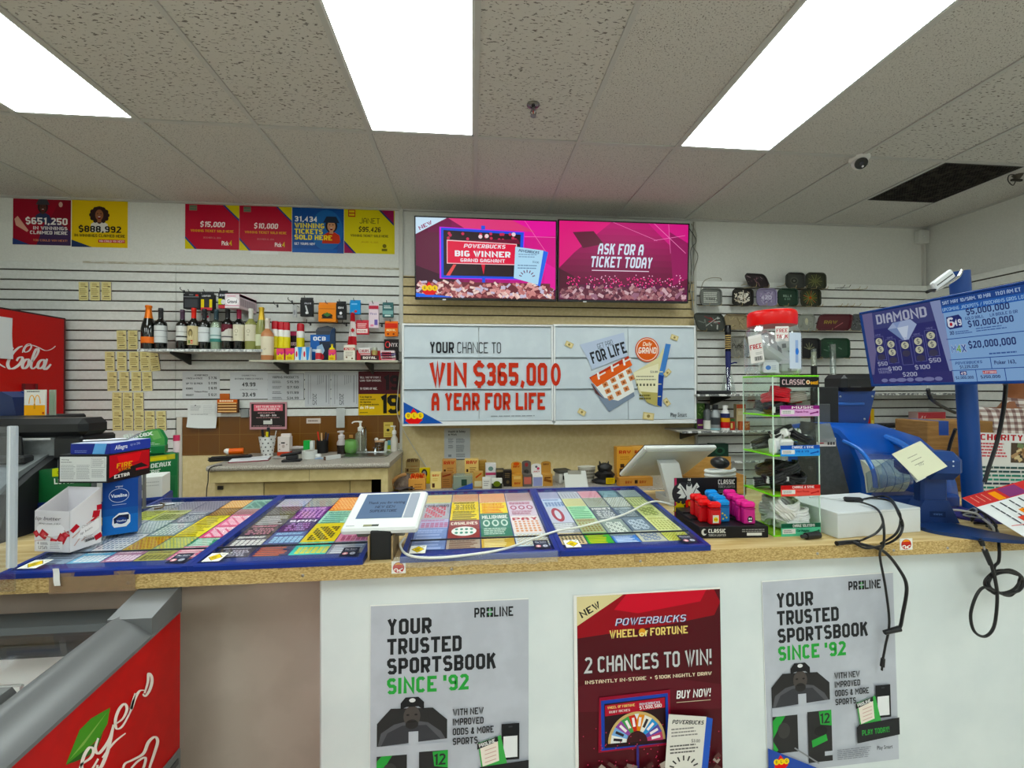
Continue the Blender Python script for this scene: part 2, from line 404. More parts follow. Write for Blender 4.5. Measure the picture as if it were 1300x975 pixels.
# T-bar grid
g=B();m_bar=m('#bdbcb8',.5)
rows=[YG-k*1.2192 for k in range(6)]
for y in rows:g.box(XL,XR,y-.012,y+.012,ZC-.007,ZC,m_bar)
for i in range(-8,8):
 x=X0+i*TW
 if XL < x < XR:g.box(x-.012,x+.012,YF,YW,ZC-.0075,ZC,m_bar)
g.box(XL,XR,YW-.02,YW,ZC-.012,ZC,m_bar);g.box(XR-.02,XR,YF,YW,ZC-.012,ZC,m_bar)
struct(g,'trim_1')
# slatwall boards
m_slat=speck('slat_white','#d2d3cf','#d8d9d6',40,.45);m_beige=speck('slat_beige','#c4b28c','#ccbb96',40,.45)
m_groove=m('#3a302b',.6)
SP=.0762
def slatwall(x0,x1,z0,z1,zl,mt,y=YW,th=.019):
 b=B();b.box(x0,x1,y-.004,y,z0,z1,m_groove)
 k0=math.ceil((z0-zl)/SP);cuts=[zl+k*SP for k in range(k0,k0+60) if z0 < zl+k*SP < z1]
 edges=[z0]+cuts+[z1]
 for a,c in zip(edges,edges[1:]):
  lo=a+(.0055 if a !=z0 else 0);hi=c-(.0055 if c !=z1 else 0)
  if hi-lo > .004:b.box(x0,x1,y-th,y-.003,lo,hi,mt,.002)
 return b
XS=PY(507,400,YW-.019).x;XB=PY(884,400,YW-.019).x
zl1=H+.913;zt1=zl1+.062
zs_b=PY(300,529,YW-.019).z                  # lower edge of the slatwall above the sink
XP=PY(222,560,YW-.019).x
struct(slatwall(XL,PY(223,400,YW-.02).x-.001,.45,zt1,zl1,m_slat),'slatwall_panel',wb)
struct(slatwall(PY(223,400,YW-.02).x+.001,XS,zs_b,zt1,zl1,m_slat),'slatwall_panel',wb)
struct(slatwall(XS+.03,XB,H+.32,zt1-.05,zl1,m_beige),'slatwall_panel',wb)
zr0=PY(875,364.3,YW-.019).z;ztr=PY(900,357,YW-.019).z
m_slat2=speck('slat_white_lightened','#e6e7e3','#ebece8',40,.4)  # same white slats, colour lightened to make up for weak light on this side
struct(slatwall(XB,XR,.3,ztr,zr0,m_slat2),'slatwall_panel',wb)
b=slatwall(-YW,2.0,.3,ztr,zr0,m_slat2,0);rot=Matrix.Translation((XR,0,0)) @ Matrix.Rotation(-math.pi/2,4,'Z')
b.v=[rot @ p for p in b.v];struct(b,'slatwall_panel',wr)
m_lowbeige=speck('beige_wall','#d6c59a','#dccca4',30,.55)
b=B().box(XS+.02,XB-.02,YW-.006,YW,.3,H+.32,m_lowbeige);struct(b,'lower_wall_panel',wb)
b=B().box(XP,XS,YW-.008,YW,.3,PY(300,577,YW).z,m_lowbeige)
b.box(XP+.01,XP+.05,YW-.02,YW,.3,zs_b,'#c9c5bb',.003);struct(b,'lower_wall_panel',wb)
# trim post beside the slatwall and gap strip on the right
struct(B().box(XS-.002,XS+.03,YW-.024,YW,H+.3,ZC,'#c8c7c1',.003),'trim_2')
struct(B().box(XB-.02,XB+.004,YW-.026,YW,.3,ZC-.02,'#c5c4bd',.003),'trim_3')
# long dirty ledge on top of the left slatwall
b=B();b.box(PY(108,331,YW).x,XS,YW-.024,YW,zt1-.004,zt1+.012,speck('dirty_ledge','#b1ab9a','#c9c7c0',25,.6,stretch=(1,1,4)),.003);struct(b,'trim_4')
# brown tile backsplash
mt,nt,bs,N,L=nodes('brown_tiles');tc=N('ShaderNodeTexCoord');br=N('ShaderNodeTexBrick');sw=N('ShaderNodeMapping')
sw.inputs['Rotation'].default_value=(-math.pi/2,0,0);br.offset=0;br.inputs['Scale'].default_value=1
br.inputs['Brick Width'].default_value=.152;br.inputs['Row Height'].default_value=.152;br.inputs['Mortar Size'].default_value=.0022
br.inputs['Color1'].default_value=rgb('#6b441a')+(1,);br.inputs['Color2'].default_value=rgb('#623e18')+(1,);br.inputs['Mortar'].default_value=rgb('#7a5a31')+(1,)
L(tc.outputs['Object'],sw.inputs[0]);L(sw.outputs[0],br.inputs[0]);L(br.outputs[0],bs.inputs['Base Color']);bs.inputs['Roughness'].default_value=.35
struct(B().box(XP+.05,XS,YW-.012,YW,PY(300,577,YW).z,zs_b,mt),'backsplash_tiles',wb)
# ceiling lamps: two foot by four foot flat diffusers
def lamp(i,y1,label):
 x=X0+i*TW;t=root('ceiling_light',label,'light',(x+TW/2,y1-.61,ZC),group='flat ceiling lamps')
 w,l=TW/2-.010,.61-.010
 f=B();fm=m('#d5d6d4',.4)
 for a in ((-w,w,-l,-l+.014),(-w,w,l-.014,l),(-w,-w+.014,-l,l),(w-.014,w,-l,l)):f.box(a[0],a[1],a[2],a[3],-.006,0,fm,.001)
 f.make('light_frame',t)
 em=m('#f2fcf9',.4,0,LIGHT)
 B().box(-w+.014,w-.014,-l+.014,l-.014,-.0045,-.0005,em).make('diffuser',t)
lamp(-4,YG,'bright flat ceiling lamp above the soft drink fridge, leftmost of the three')
lamp(-1,YG,'bright flat ceiling lamp in the middle of the ceiling above the sink end')
lamp(2,YG,'bright flat ceiling lamp beside the dome camera, rightmost of the three')
for i in (-7,-4,-1,2,5):  # unseen rows behind the camera, added to light the room
 for y in (YG-2*1.2192,YG-4*1.2192):lamp(i,y,'unseen flat ceiling lamp added out over the shop floor')
# return-air vent
t=root('ceiling_vent','square dark dusty return air vent in the ceiling by the dome camera','vent',(X0+5*TW+TW/2,YG+.29,ZC))
w=TW/2-.013
f=B();dk=m('#35322f',.8)
for a in ((-w,w,-.28,-.265),(-w,w,.265,.28),(-w,-w+.015,-.28,.28),(w-.015,w,-.28,.28)):f.box(*a,-.007,0,dk)
f.make('vent_frame',t);B().box(-w+.015,w-.015,-.265,.265,-.001,0,'#211f1d').make('duct_backing',t)
f=B();k=26
gm=speck('vent_grille_dust','#2c2a28','#4a4641',20,.9)
for i in range(1,k):
 x=-w+.015+(2*w-.03)*i/k;f.box(x-.0012,x+.0012,-.265,.265,-.006,-.001,gm);y=-.265+.53*i/k;f.box(-w+.015,w-.015,y-.0012,y+.0012,-.006,-.001,gm)
f.make('grille',t)
# sprinkler head
def sprinkler(px,py,label):
 p=PZ(px,py,ZC);t=root('sprinkler_head',label,'sprinkler',p)
 ch=m('#8d8d8d',.25,1)
 B().lathe(0,0,[(.0,0),(.034,0),(.034,-.003),(.026,-.009),(.016,-.010),(.016,-.006),(.001,-.006)],ch,24).make('escutcheon',t)
 b=B().cyl((0,0,-.004),(0,0,-.03),.009,ch);b.cyl((0,0,-.028),(0,0,-.032),.013,ch,n=6)
 b.tube(chain_smooth([(-.009,0,-.03),(-.014,0,-.042),(-.008,0,-.055),(0,0,-.058),(.008,0,-.055),(.014,0,-.042),(.009,0,-.03)]),.003,ch);b.make('sprinkler_body',t)
 B().cyl((0,0,-.034),(0,0,-.055),.003,m('#a03028',.2)).make('bulb',t)
 b=B();b.cyl((0,0,-.057),(0,0,-.0595),.0155,ch,n=12);b.make('deflector',t)
 return t
sprinkler(677,133,'small chrome sprinkler head on the ceiling beside the middle lamp')
# dome camera
p=PZ(1091,200,ZC);t=root('security_camera','white dome security camera with dark eye on the ceiling','camera',p)
wh=m('#e4e4e2',.35)
B().lathe(0,0,[(.056,0),(.056,-.012),(.05,-.022),(.045,-.025)],wh,28).make('mount_ring',t)
b=B();b.sph((0,0,-.032),.044,wh,24,14);b.make('eyeball',t)
q=Vector((-.42,-.75,-.55)).normalized();o=Vector((0,0,-.032))
b=B();b.cyl(o+q*.030,o+q*.0455,.034,m('#0d0d0f',.1),n=24);b.make('lens_window',t)
b=B();b.cyl(o+q*.0455,o+q*.047,.012,m('#2a2a33',.1),n=16);b.cyl(o+q*.0455+Vector((.008,0,-.018)),o+q*.0468+Vector((.008,0,-.018)),.006,m('#c9c9cc',.3),n=10);b.make('lens',t)
# dangling wire bracket near the right edge of the ceiling
p=PZ(1292,222,ZC);t=root('wire_bracket','small dark metal bracket with loose wire hanging from the ceiling by the vent','bracket',p)
b=B().cyl((0,0,0),(0,0,-.03),.03,m('#55504a',.5,.6),r1=.012);b.box(-.05,.03,-.008,.008,-.045,-.03,m('#3a3632',.5,.6),.002);b.make('bracket_body',t)
B().tube(chain_smooth([(-.01,0,0),(-.08,-.01,-.01),(-.09,-.01,-.05),(-.04,0,-.075),(-.02,0,-.05)]),.003,m('#222222')).make('wire',t)
# motion sensor with conduit in the corner
x0,x1,z0,z1=WR(1168,293,1182,309,YW-.03)
x0 -=.03;x1=min(x1-.03,XR-.012)
t=root('motion_sensor','small white motion sensor box high in the corner with a thin conduit below','sensor',((x0+x1)/2,YW,z0))
b=W(t);b.box(x0,x1,YW-.05,YW,z0,z1,'#cfcfcb',.006);b.make('sensor_box',t)
b=W(t);b.sph(((x0+x1)/2-.01,YW-.052,(z0+z1)/2),.008,m('#ffffff',.2));b.make('sensor_lens',t)
b=W(t);b.box(x1-.035,x1-.015,YW-.022,YW,ztr,z0,'#c2c1bb',.003);b.make('conduit',t)
# ================================================================ THE SERVICE COUNTER
YC=1.245;YPN=1.285;XPL=-.44;YRE=2.0;XCR=2.65;XCL=-2.6
m_top=speck('worn_wood_top','#b89c6c','#d8c49a',9,.5,.35,.7,stretch=(.6,5,5),detail=8)
m_edge=speck('particle_board_edge','#8f7346','#d6bd8c',380,.8,.3,.7,stretch=(.4,1,1),bump=.3,detail=5)
m_panel=speck('white_painted_panel','#d4dadb','#dde2e2',5,.5,.35,.65,bump=.02)
m_recess=speck('recess_wall','#c9bbb0','#d0c2b7',6,.6)
t=root('service_counter','long service counter with worn wooden top and white painted front','counter',(0,YC,0))
b=W(t);b.box(XCL,XCR,YC+.002,YRE,ZT-.04,ZT,m_top,.002);b.make('counter_top',t)
b=W(t);b.box(XCL,XCR,YC-.001,YC+.0025,ZT-.041,ZT-.0006,m_edge);ce=b.make('edge_strip',t)
for x in [-.92,-.47,-.06,.5,1.07,1.33,1.52,1.95]:
 b=W(t);b.sph((x,YC-.0015,ZT-.024),(.0045,.002,.0045),m('#a5a09a',.35,1),10,6);b.make('edge_screw',t)
b=W(t);b.box(XPL,XCR,YPN,YPN+.02,0,ZT-.04,m_panel,.006);b.make('front_panel',t)
b=W(t);b.box(XPL,XPL+.02,YPN+.02,YPN+.3,0,ZT-.04,m_panel);b.make('side_panel',t)
b=W(t);b.box(XCL,XPL,YPN+.24,YPN+.26,0,ZT-.04,m_recess);b.make('recess_panel',t)
# ---- printed posters on the front panel
PAN=YPN
def quad_frame(tl,tr,bl,Y):
 a,b_,c=PY(*tl,Y),PY(*tr,Y),PY(*bl,Y)
 u=(b_-a);v=(a-c);return frame(c,u,v),u.length,v.length
def proline(name,label,tl,tr,bl):
 F,w,h=quad_frame(tl,tr,bl,PAN-.0025)
 h=w*4/3;u=Vector((F[0][0],F[1][0],F[2][0]));v=Vector((F[0][1],F[1][1],F[2][1]));o=PY(*tl,PAN-.0025)-v*h;F=frame(o,u,v)
 bg=speck('grey_poster_print','#b4b7c0','#bcbfc8',8,.35);k='#212225';gn='#3f9c4b'
 A=Art(w,h,200,267,'#ecece8',.001);A.rect(.6,1.2,200,267,bg)
 for i,(s,wd,c) in enumerate((('YOUR',55,k),('TRUSTED',93,k),('SPORTSBOOK',137,k),("SINCE '92",102,gn))):
  A.text(21,38.5+24.6*i,s,20,c,wd,bold=.07)
 A.text(130,21.5,'PR',12.5,k,14,bold=.06);A.text(155,21.5,'LINE',12.5,k,25,bold=.05)
 A.rect(145.5,9,154,14,k);A.rect(145.5,16,154,21.5,k);A.rect(148,11.2,151.6,14,gn);A.rect(148,16,151.6,19.2,gn);A.rect(149.3,9,150.3,21.5,'#b8bbc4')
 dk='#2b2a2b'
 A.poly([(9,176),(9,148),(26,130),(78,132),(96,148),(96,172)],dk)
 A.poly([(10,176),(14,160),(30,150),(52,146),(72,150),(88,162),(94,172)],'#55555a');A.poly([(14,176),(22,160),(40,152),(70,153),(88,172)],'#3b3b40')
 A.ell(52,141,10.5,13,'#4c4644');A.ell(52,151,8,6,'#2c2a2a')
 A.poly([(38,132),(38,124),(44,117),(60,117),(67,124),(67,134),(60,129),(45,129)],'#1d1d20');A.ell(52.5,121,4,2.6,'#d9d9dc',12)
 A.ell(47,139,2,1.2,'#201d1d',8);A.ell(57,139,2,1.2,'#201d1d',8);A.rect(47,147,57,148.4,'#201d1d')
 A.rect(48,160,60,176,bg);A.rect(9,176,97,188,bg)
 A.rect(9,188,46,239,dk);A.rect(61,186,97,257,dk);A.poly([(9,194),(15,188),(28,188),(20,200),(9,218)],gn);A.poly([(9,222),(16,234),(12,239),(9,239)],gn)
 A.poly([(78,187),(97,186),(97,208),(80,205)],gn);A.text(79,204,'12',14,dk,15,bold=.04);A.poly([(66,226),(88,219),(90,228),(67,236)],gn)
 A.ell(25,208,9,11,'#3d3b3b');A.ell(80,214,10,7,'#1f1e1f');A.rot(58,246,44,2,35,'#8a8a8e');A.rect(85,243,97,249,bg)
 for i,s in enumerate(('WITH NEW','IMPROVED','ODDS & MORE','SPORTS.')):A.text(103,143.5+12.2*i,s,8.6,k,(39,39,52,34)[i],bold=.045)
 A.rect(165,158,188,204,'#17181b');A.rect(167.5,174,185.5,201,'#e6e6e8');A.rect(174,161,179,163,'#3a3b40')
 A.poly([(135,180),(164,172),(172,208),(140,216)],'#4ea457');A.poly([(137,182),(160,176),(162,204),(141,210)],'#e9ded4');A.poly([(134,181),(160,173),(161,179),(134,188)],'#1c1c1f')
 A.text(137,185.5,'PROLINE',4.6,'#f0f0ee',21,rot=-15,bold=.04)
 for i in range(4):A.rot(151,188+i*5,15,1,-15,'#caa79d')
 A.poly([(134,236),(134,214),(138,210),(200,206),(200,230),(138,236)],'#232326');A.text(142,226,'PLAY TODAY!',7.4,gn,42,rot=-2,bold=.04)
 A.lines(103,242,59,6,2.6,1,'#84868e');A.text(164,248,'Play Smart',5.4,'#2b2c30',24,bold=.01)
 A.poly([(0,267),(0,229),(79,267)],'#2b4a9c');A.olg(19,249,4.2)
 return solo(B().art(A,F),name,label,'poster','grey sports betting posters')
proline('sports_poster','grey sports betting poster with green lettering on the white counter front below the customer display',(470,768.5),(671,759.5),(476,975))
proline('sports_poster','grey sports betting poster with green lettering hanging under the white box and dangling cables',(967,738),(1133.5,726),(977,967))
def wheel_poster():
 F,w,h=quad_frame((728,756),(914,745.5),(734,975),PAN-.004)
 h=w*1.36;u=Vector((F[0][0],F[1][0],F[2][0]));v=Vector((F[0][1],F[1][1],F[2][1]));F=frame(PY(728,756,PAN-.004)-v*h,u,v)
 A=Art(w,h,186,253,'#e8e6e2',.001);bg='#4a1018'
 A.rect(4,2,186,253,bg);A.poly([(60,2),(178,2),(186,18),(178,34),(120,42),(4,52),(4,36)],'#8d1224');A.poly([(66,2),(168,2),(160,16),(80,26),(50,20)],'#c01737')
 A.poly([(4,110),(60,96),(186,120),(186,150),(4,140)],'#571721')
 A.poly([(4,37),(4,2),(62,2)],'#d9ccA0'.lower());A.text(10,28,'NEW',8.5,'#1c1718',27,rot=-27,bold=.05)
 A.text(52,40,'POWERBUCKS',8.5,'#20254c',89,bold=.07,it=.25);A.text(51,39.4,'POWERBUCKS',8.5,'#c8cbe0',89,bold=.015,it=.25)
 A.text(44,54,'WHEEL',9.5,'#e8cf86',35,bold=.05);A.ell(85,49,4.6,4.6,'#d89a4a',12);A.text(81,54,'of',7,'#f0dfa0',11,bold=.04);A.text(95,54,'FORTUNE',9.5,'#e8cf86',48,bold=.05)
 A.text(13,94.8,'2 CHANCES TO WIN!',19,'#3a3234',161,bold=.06);A.text(12.5,94,'2 CHANCES TO WIN!',19,'#c9c8c9',161,bold=.03)
 A.text(13,107,'INSTANTLY IN-STORE',4.2,'#ecdcc2',76,bold=.03);A.ell(95,105,1,1,'#ecdcc2',8);A.text(100,107,'$100K NIGHTLY DRAW',4.2,'#ecdcc2',73,bold=.03)
 A.text(127,133,'BUY NOW!',9.8,'#f0eeec',44,bold=.04,it=.1);A.rect(127,137,171,137.8,'#c8b8a0')
 A.poly([(28,190),(30,124),(119,121),(119,188)],'#8b1030');A.poly([(32,188),(32,128),(116,125),(117,185)],'#1f3f9e');A.poly([(36,184),(36,132),(113,129),(113,181)],'#240a12')
 A.poly([(37,147),(37,134),(112,130),(112,142)],'#a71a34');A.text(40,138.5,'WHEEL OF FORTUNE',3,'#e8cf86',34,rot=-2,bold=.04);A.text(80,137.5,'POWERBUCKS',3,'#d6d6e4',26,rot=-2,bold=.04);A.text(80,142,'$1,500,580',4,'#f2eeee',28,rot=-2,bold=.04);A.text(42,143.6,'RUBY RICHES',2.8,'#e4d4d4',26,rot=-2,bold=.03)
 cx,cy,R_=76,180,33
 A.ell(cx,cy,R_+3,R_+3,'#c9ad78',30,180,360)
 cols=['#e9e9e6','#7fa9d8','#8f4a9a','#4d9a58','#c03a30','#d88a34','#e6e2d8','#3f8fc9','#5a4a9c','#b84a6e']
 for i in range(10):
  a0,a1=180+18*i,198+18*i;r0=13
  A.poly([(cx+R_*math.cos(math.radians(a0)),cy+R_*math.sin(math.radians(a0))),(cx+R_*math.cos(math.radians(a1)),cy+R_*math.sin(math.radians(a1))),(cx+r0*math.cos(math.radians(a1)),cy+r0*math.sin(math.radians(a1))),(cx+r0*math.cos(math.radians(a0)),cy+r0*math.sin(math.radians(a0)))],cols[i])
  am=math.radians(a0+9);A.rot(cx+24*math.cos(am),cy+24*math.sin(am),11,3.2,a0+9,'#2a2228' if i in (0,6,1) else '#f2e8ea')
 A.ell(cx,cy,13,13,'#3a1418',20,180,360);A.rect(36,180,113,184,'#240a12');A.poly([(73,146),(79,146),(76,153)],'#e8e8ea');A.rect(75,184,78,214,'#332a6e')
 rnd=random.Random(4)
 for i in range(150):
  x,y=rnd.uniform(6,182),rnd.uniform(205,250)+max(0,0)
  if x < 60 and y > 230:continue
  A.rot(x,y,rnd.uniform(7,14),rnd.uniform(4,7),rnd.uniform(-50,50),rnd.choice(['#5c3a38','#7a5a54','#8a7670','#4a2526','#a3948c','#65413d','#3a191c']))
 A.dots([(rnd.uniform(8,180),rnd.uniform(150,210)) for _ in range(60)],.8,'#b23a56',6)
 A.poly([(158,152),(170,156),(162,222),(152,218)],'#2f56b0');A.poly([(114,146),(162,153),(154,222),(108,216)],'#ddd9d2')
 A.text(118,158,'POWERBUCKS',5,'#26262c',40,rot=6,bold=.05,it=.2);A.lines(117,164,38,3,4,1.6,'#8a8684');A.text(142,182,'$3.00',3.6,'#3a3838',11,rot=6,bold=.03);A.lines(115,184,38,3,4,1.8,'#6a6664')
 for i in range(7):
  a=math.radians(200+i*23.3);A.rot(132+16*math.cos(a),214+14*math.sin(a),6,1.8,math.degrees(a),'#3a3836')
 A.text(157,240,'Play Smart',4.6,'#cfc9c9',26,bold=.01);A.poly([(4,253),(4,220),(42,253)],'#2f62c0');A.olg(20,244,4.6)
 return solo(B().art(A,F),'lottery_poster','dark red lottery wheel poster taped between the two grey posters on the counter front','poster')
wheel_poster()
# ---- square emblem stickers on the wooden edge
def sticker(box,label):
 A,F=wall_art(box,YC-.0022,100,100,'#dfe0dc',.0006)
 A.rect(4,4,96,96,'#e8e6e0');A.ell(50,52,40,44,'#a8261f',24);A.ell(50,30,26,16,'#e0a22a',16);A.ell(50,40,34,14,'#c0392b',16)
 for a in ((14,68),(34,82)):A.ell(a[0]+18,a[1],15,11,'#f0ece6',14);A.ell(a[0]+18,a[1]+3,8,6,'#b02a22',12)
 A.rot(66,66,30,8,-25,'#f0ece6');A.rot(60,82,24,7,15,'#f0ece6')
 return solo(B().art(A,F),'emblem_sticker',label,'sticker','emblem stickers on the counter edge')
sticker((497,712.5,515,728),'small square red emblem sticker on the wooden edge below the customer display')
sticker((1142.5,683.5,1158.5,698),'small square red emblem sticker on the wooden edge below the white box')
# faint outline of a removed label and two strips of clear tape
A,F=wall_art((805,706,820,713),YC-.0018,100,50,speck('old_label','#a98d60','#c3a878',40,.8),.0006);A.many([(0,0,100,5),(0,45,100,50),(0,0,4,50),(96,0,100,50)],'#8a7450')
solo(B().art(A,F),'label_remnant','torn remnant of a small rectangular label on the wooden counter edge','label')
# ================================================================ SCRATCH TICKET DISPLAYS
DW,DL,ZF,ZR=.462,.59,.016,.063
SL=math.atan2(ZR-ZF,DL);zc=lambda y:ZF+(ZR-ZF)*y/DL
m_navy=m('#142b78',.28);m_navy2=m('#1c3378',.35);m_cover=clear('display_cover','#ffffff',.025,.28,.04)
def patt(A,p,base,acc,txt,rnd):
 d='#%02x%02x%02x'
 if p =='grid':
  A.many([(12+i*15,42+j*13,24+i*15,52+j*13) for i in range(6) for j in range(4)],acc)
 elif p =='cross':
  A.many([(14+i*9,20+j*9,21.5+i*9,27.5+j*9) for i in range(8) for j in range(8) if (i*3+j*5) % 4],acc)
 elif p =='dots':A.dots([(14+i*14.5,34+j*13) for i in range(6) for j in range(5)],5,acc,9)
 elif p =='ell':
  A.ell(50,60,40,24,'#f2f2ee',22);A.dots([(26+i*16,50+j*18) for i in range(4) for j in range(2)],5.5,acc,8)
 elif p =='bars':
  A.many([(8,30+j*15,8+rnd.uniform(60,84),38+j*15) for j in range(5)],acc)
 elif p =='money':
  for j in range(4):A.text(50,44+j*16,rnd.choice(('$100','$200','$500','$1000','$20')),10,acc,rnd.uniform(58,80),'c',.05)
 elif p =='zero':
  A.ell(46,50,26,44,'#a02a3c',22);A.ell(46,50,13,29,'#c9cbd6',18)
 elif p =='circ':
  for i in range(3):A.ell(20+i*30,45,12,15,acc,14);A.ell(20+i*30,45,7,9,base,12)
  A.lines(10,68,80,4,7,3.5,acc)
 elif p =='pat':
  A.many([(4+i*12+(j % 2)*6,6+j*8,12+i*12+(j % 2)*6,10+j*8) for i in range(8) for j in range(11)],acc)
 if txt:A.text(50,26,txt[0],16,txt[1],88,'c',.06)
 elif p not in ('pat','cross','zero'):A.lines(8,8,80,2,9,6,acc,.1)
ORD=['first','second','third','fourth','fifth','sixth','seventh','eighth']
def display(x0,label,where,cols,smart=True):
 t=root('ticket_display',label,'ticket display',(x0,YC-.004,ZT),group='scratch ticket displays')
 z=zc
 b=B();b.prism([(.012,.0005),(DL-.012,.0005),(DL-.012,z(DL)-.016),(.012,z(0)-.012)],'x',.010,DW-.010,m_navy2);b.make('tray',t)
 b=B()
 for xa,xb in ((0,.014),(DW-.014,DW)):b.prism([(0,0),(DL,0),(DL,z(DL)),(0,z(0))],'x',xa,xb,m_navy)
 b.prism([(0,0),(.014,0),(.014,z(.014)),(.003,z(0)),(0,z(0)-.003)],'x',.014,DW-.014,m_navy);b.prism([(DL-.014,0),(DL,0),(DL,z(DL)),(DL-.014,z(DL))],'x',.014,DW-.014,m_navy)
 b.make('display_frame',t)
 yb=.112
 def slab(ya,yb_,dz0,dz1,mt,xa=.014,xb=DW-.014):
  return B().prism([(ya,z(ya)+dz0),(yb_,z(yb_)+dz0),(yb_,z(yb_)+dz1),(ya,z(ya)+dz1)],'x',xa,xb,mt)
 slab(.012,yb-.001,-.0025,-.0005,m_cover).make('lower_cover',t);slab(yb+.001,DL-.012,-.0025,-.0005,m_cover).make('upper_cover',t)
 slab(yb-.0022,yb+.0022,-.003,.0006,m('#1c2430',.4)).make('cover_gap_strip',t)  # dark strip colours in the open gap between the two covers
 up=Vector((0,math.cos(SL),math.sin(SL)))
 A=Art(.046,.05,100,100,'#ecebe4',.0004);A.poly([(50,8),(92,50),(50,92),(8,50)],'#1d1c18');A.poly([(50,12),(88,50),(50,88),(12,50)],'#e8cb1c')
 A.lines(32,38,36,5,7,3.6,'#5a4d10');A.rot(82,18,20,9,-30,'#b9b6a6')
 B().art(A,frame((.022,.022,z(.022)+.0002),(1,0,0),up)).make('warning_sticker',t)
 A=Art(.046,.056,100,120,'#1a1e33',.0004);A.text(50,32,'Play Smart',13,'#eceef4',74,'c',.03);A.lines(16,42,70,2,7,3,'#8d93aa');A.ell(28,86,17,17,'#d9919a',16);A.ell(28,86,9,9,'#f0e4e2',10);A.ell(73,86,17,17,'#b9bcc8',16);A.text(73,94,'i',18,'#454a5c',None,'c')
 B().art(A,frame((DW-.072,.022,z(.022)+.0002),(1,0,0),up)).make('information_sticker',t)
 # tickets lying in columns on the tray
 n=len(cols);gap=.004;cw=(DW-.034-gap*(n-1))/n;rnd=random.Random(int(x0*1000))
 for ci,col in enumerate(cols):
  y=.068;x=.017+ci*(cw+gap);tot=sum(c[0] for c in col);yend=DL-.018
  for ri,(ln,base,acc,pt,txt,nm) in enumerate(col):
   L_=(yend-.068)*ln/tot
   A=Art(cw,L_-.0015,100,100,base,.0006,rough=.4);patt(A,pt,base,acc,txt,rnd)
   p=Vector((x0+x,t.location.y+y,ZT+z(y)-.0125+.0008));o=B().art(A,frame((0,0,0),(1,0,0),up)).make('scratch_ticket',None,p)
   row='front' if ri ==0 else 'rearmost' if ri ==len(col)-1 else ORD[ri]
   tag(o,'%s scratch ticket, %s row, %s column of the %s' % (nm,row,ORD[ci],where),'lottery ticket','scratch tickets under the display covers')
   y +=L_
 return t
G_='#8d8f94'
# (length, base, accent, pattern, heading, name)
d1=[
 [(1,'#8fa0b4','#3c4a66','bars',None,'grey blue'),(1.2,'#7d8c9c','#e4e6ea','pat',None,'slate patterned'),(1.2,'#a9aeb8','#5a6172','grid',None,'grey'),(1,'#c9cf6a','#6a7030','bars',None,'olive green'),(1,'#b8b8c0','#5f6070','pat',None,'pale grey')],
 [(.8,'#6fb4d6','#f2f2f2','grid',None,'sky blue'),(1.2,'#dfe0e2','#7a8494','dots',None,'white dotted'),(1.2,'#96a6ae','#eef0f0','pat',None,'grey mesh'),(1,'#b9bd84','#5b6033','grid',None,'khaki'),(1,'#a4a0ae','#54505e','pat',None,'mauve grey')],
 [(.7,'#b07f98','#f2e0ea','grid',None,'dusty pink'),(1,'#c9b23c','#a0301f','pat',None,'gold'),(1.1,'#86999e','#e3e7e2','dots',None,'grey green'),(1,'#6d7482','#d4d6dc','money',None,'dark grey'),(1.2,'#9a96a4','#5c5868','pat',None,'lilac grey')],
 [(.7,'#b7b266','#4e4b22','grid',None,'olive'),(1.1,'#87a07a','#e9dc50','pat',None,'moss green'),(1.1,'#e6da2a','#8c7a10','bars',None,'yellow'),(1,'#e0d022','#6e6112','bars',None,'bright yellow'),(.9,'#6b4a35','#c9a15a','pat',None,'brown'),(1,'#dca25a','#f3e3c0','pat',None,'orange')],
 [(1,'#cf6f8c','#f4dfe6','bars',None,'rose pink'),(.7,'#3f8f6c','#d7eae0','bars',None,'green'),(1.1,'#d8557e','#f3d5df','cross',('CROSSWORD','#f8eef2'),'deep pink crossword'),(1.2,'#dd6a8f','#f3c9d6','cross',('CROSSWORD','#f8eef2'),'pink crossword'),(.7,'#b98f93','#7a4a52','pat',None,'pinkish grey'),(1.2,'#93b8ac','#4f7a72','cross',None,'pale teal')]]
d2=[
 [(.8,'#3a3747','#c9c6d4','money',None,'dark purple'),(.9,'#55525c','#e8e6e2','grid',None,'charcoal'),(1,'#3b3540','#c88a9c','money',None,'black and pink'),(1,'#4a484c','#bdbcc0','bars',None,'dark grey striped'),(1,'#38373a','#8d8c92','pat',None,'black'),(1,'#b8b6c8','#8a889c','pat',None,'lavender')],
 [(.8,'#33325a','#d06a3a','bars',None,'navy and orange'),(.9,'#4a5a8e','#9cc4de','grid',None,'navy blue'),(1.1,'#3c2a5a','#b48cc8','money',('SPIN','#f2eef6'),'purple spinner'),(1.2,'#6b2a78','#d8a8d8','dots',None,'magenta dotted'),(1,'#86857e','#b8b7ac','pat',None,'olive grey')],
 [(.8,'#4fc0b4','#e2d23a','grid',None,'turquoise and yellow'),(1.4,'#d9c43a','#2e2a18','cross',None,'yellow and black'),(1.1,'#a5d3bc','#3f7c68','bars',None,'mint green'),(1.4,'#e08a3c','#f6cf98','pat',None,'bright orange')],
 [(.8,'#8d8f9c','#d6d8e0','bars',None,'steel grey'),(.7,'#c888a4','#8c2f52','grid',None,'pink'),(1,'#4c3c58','#b49cc0','bars',None,'plum'),(1.2,'#8fb79c','#3f6c52','cross',None,'sage green'),(1.2,'#d99a5c','#f2d8a8','pat',None,'amber')]]
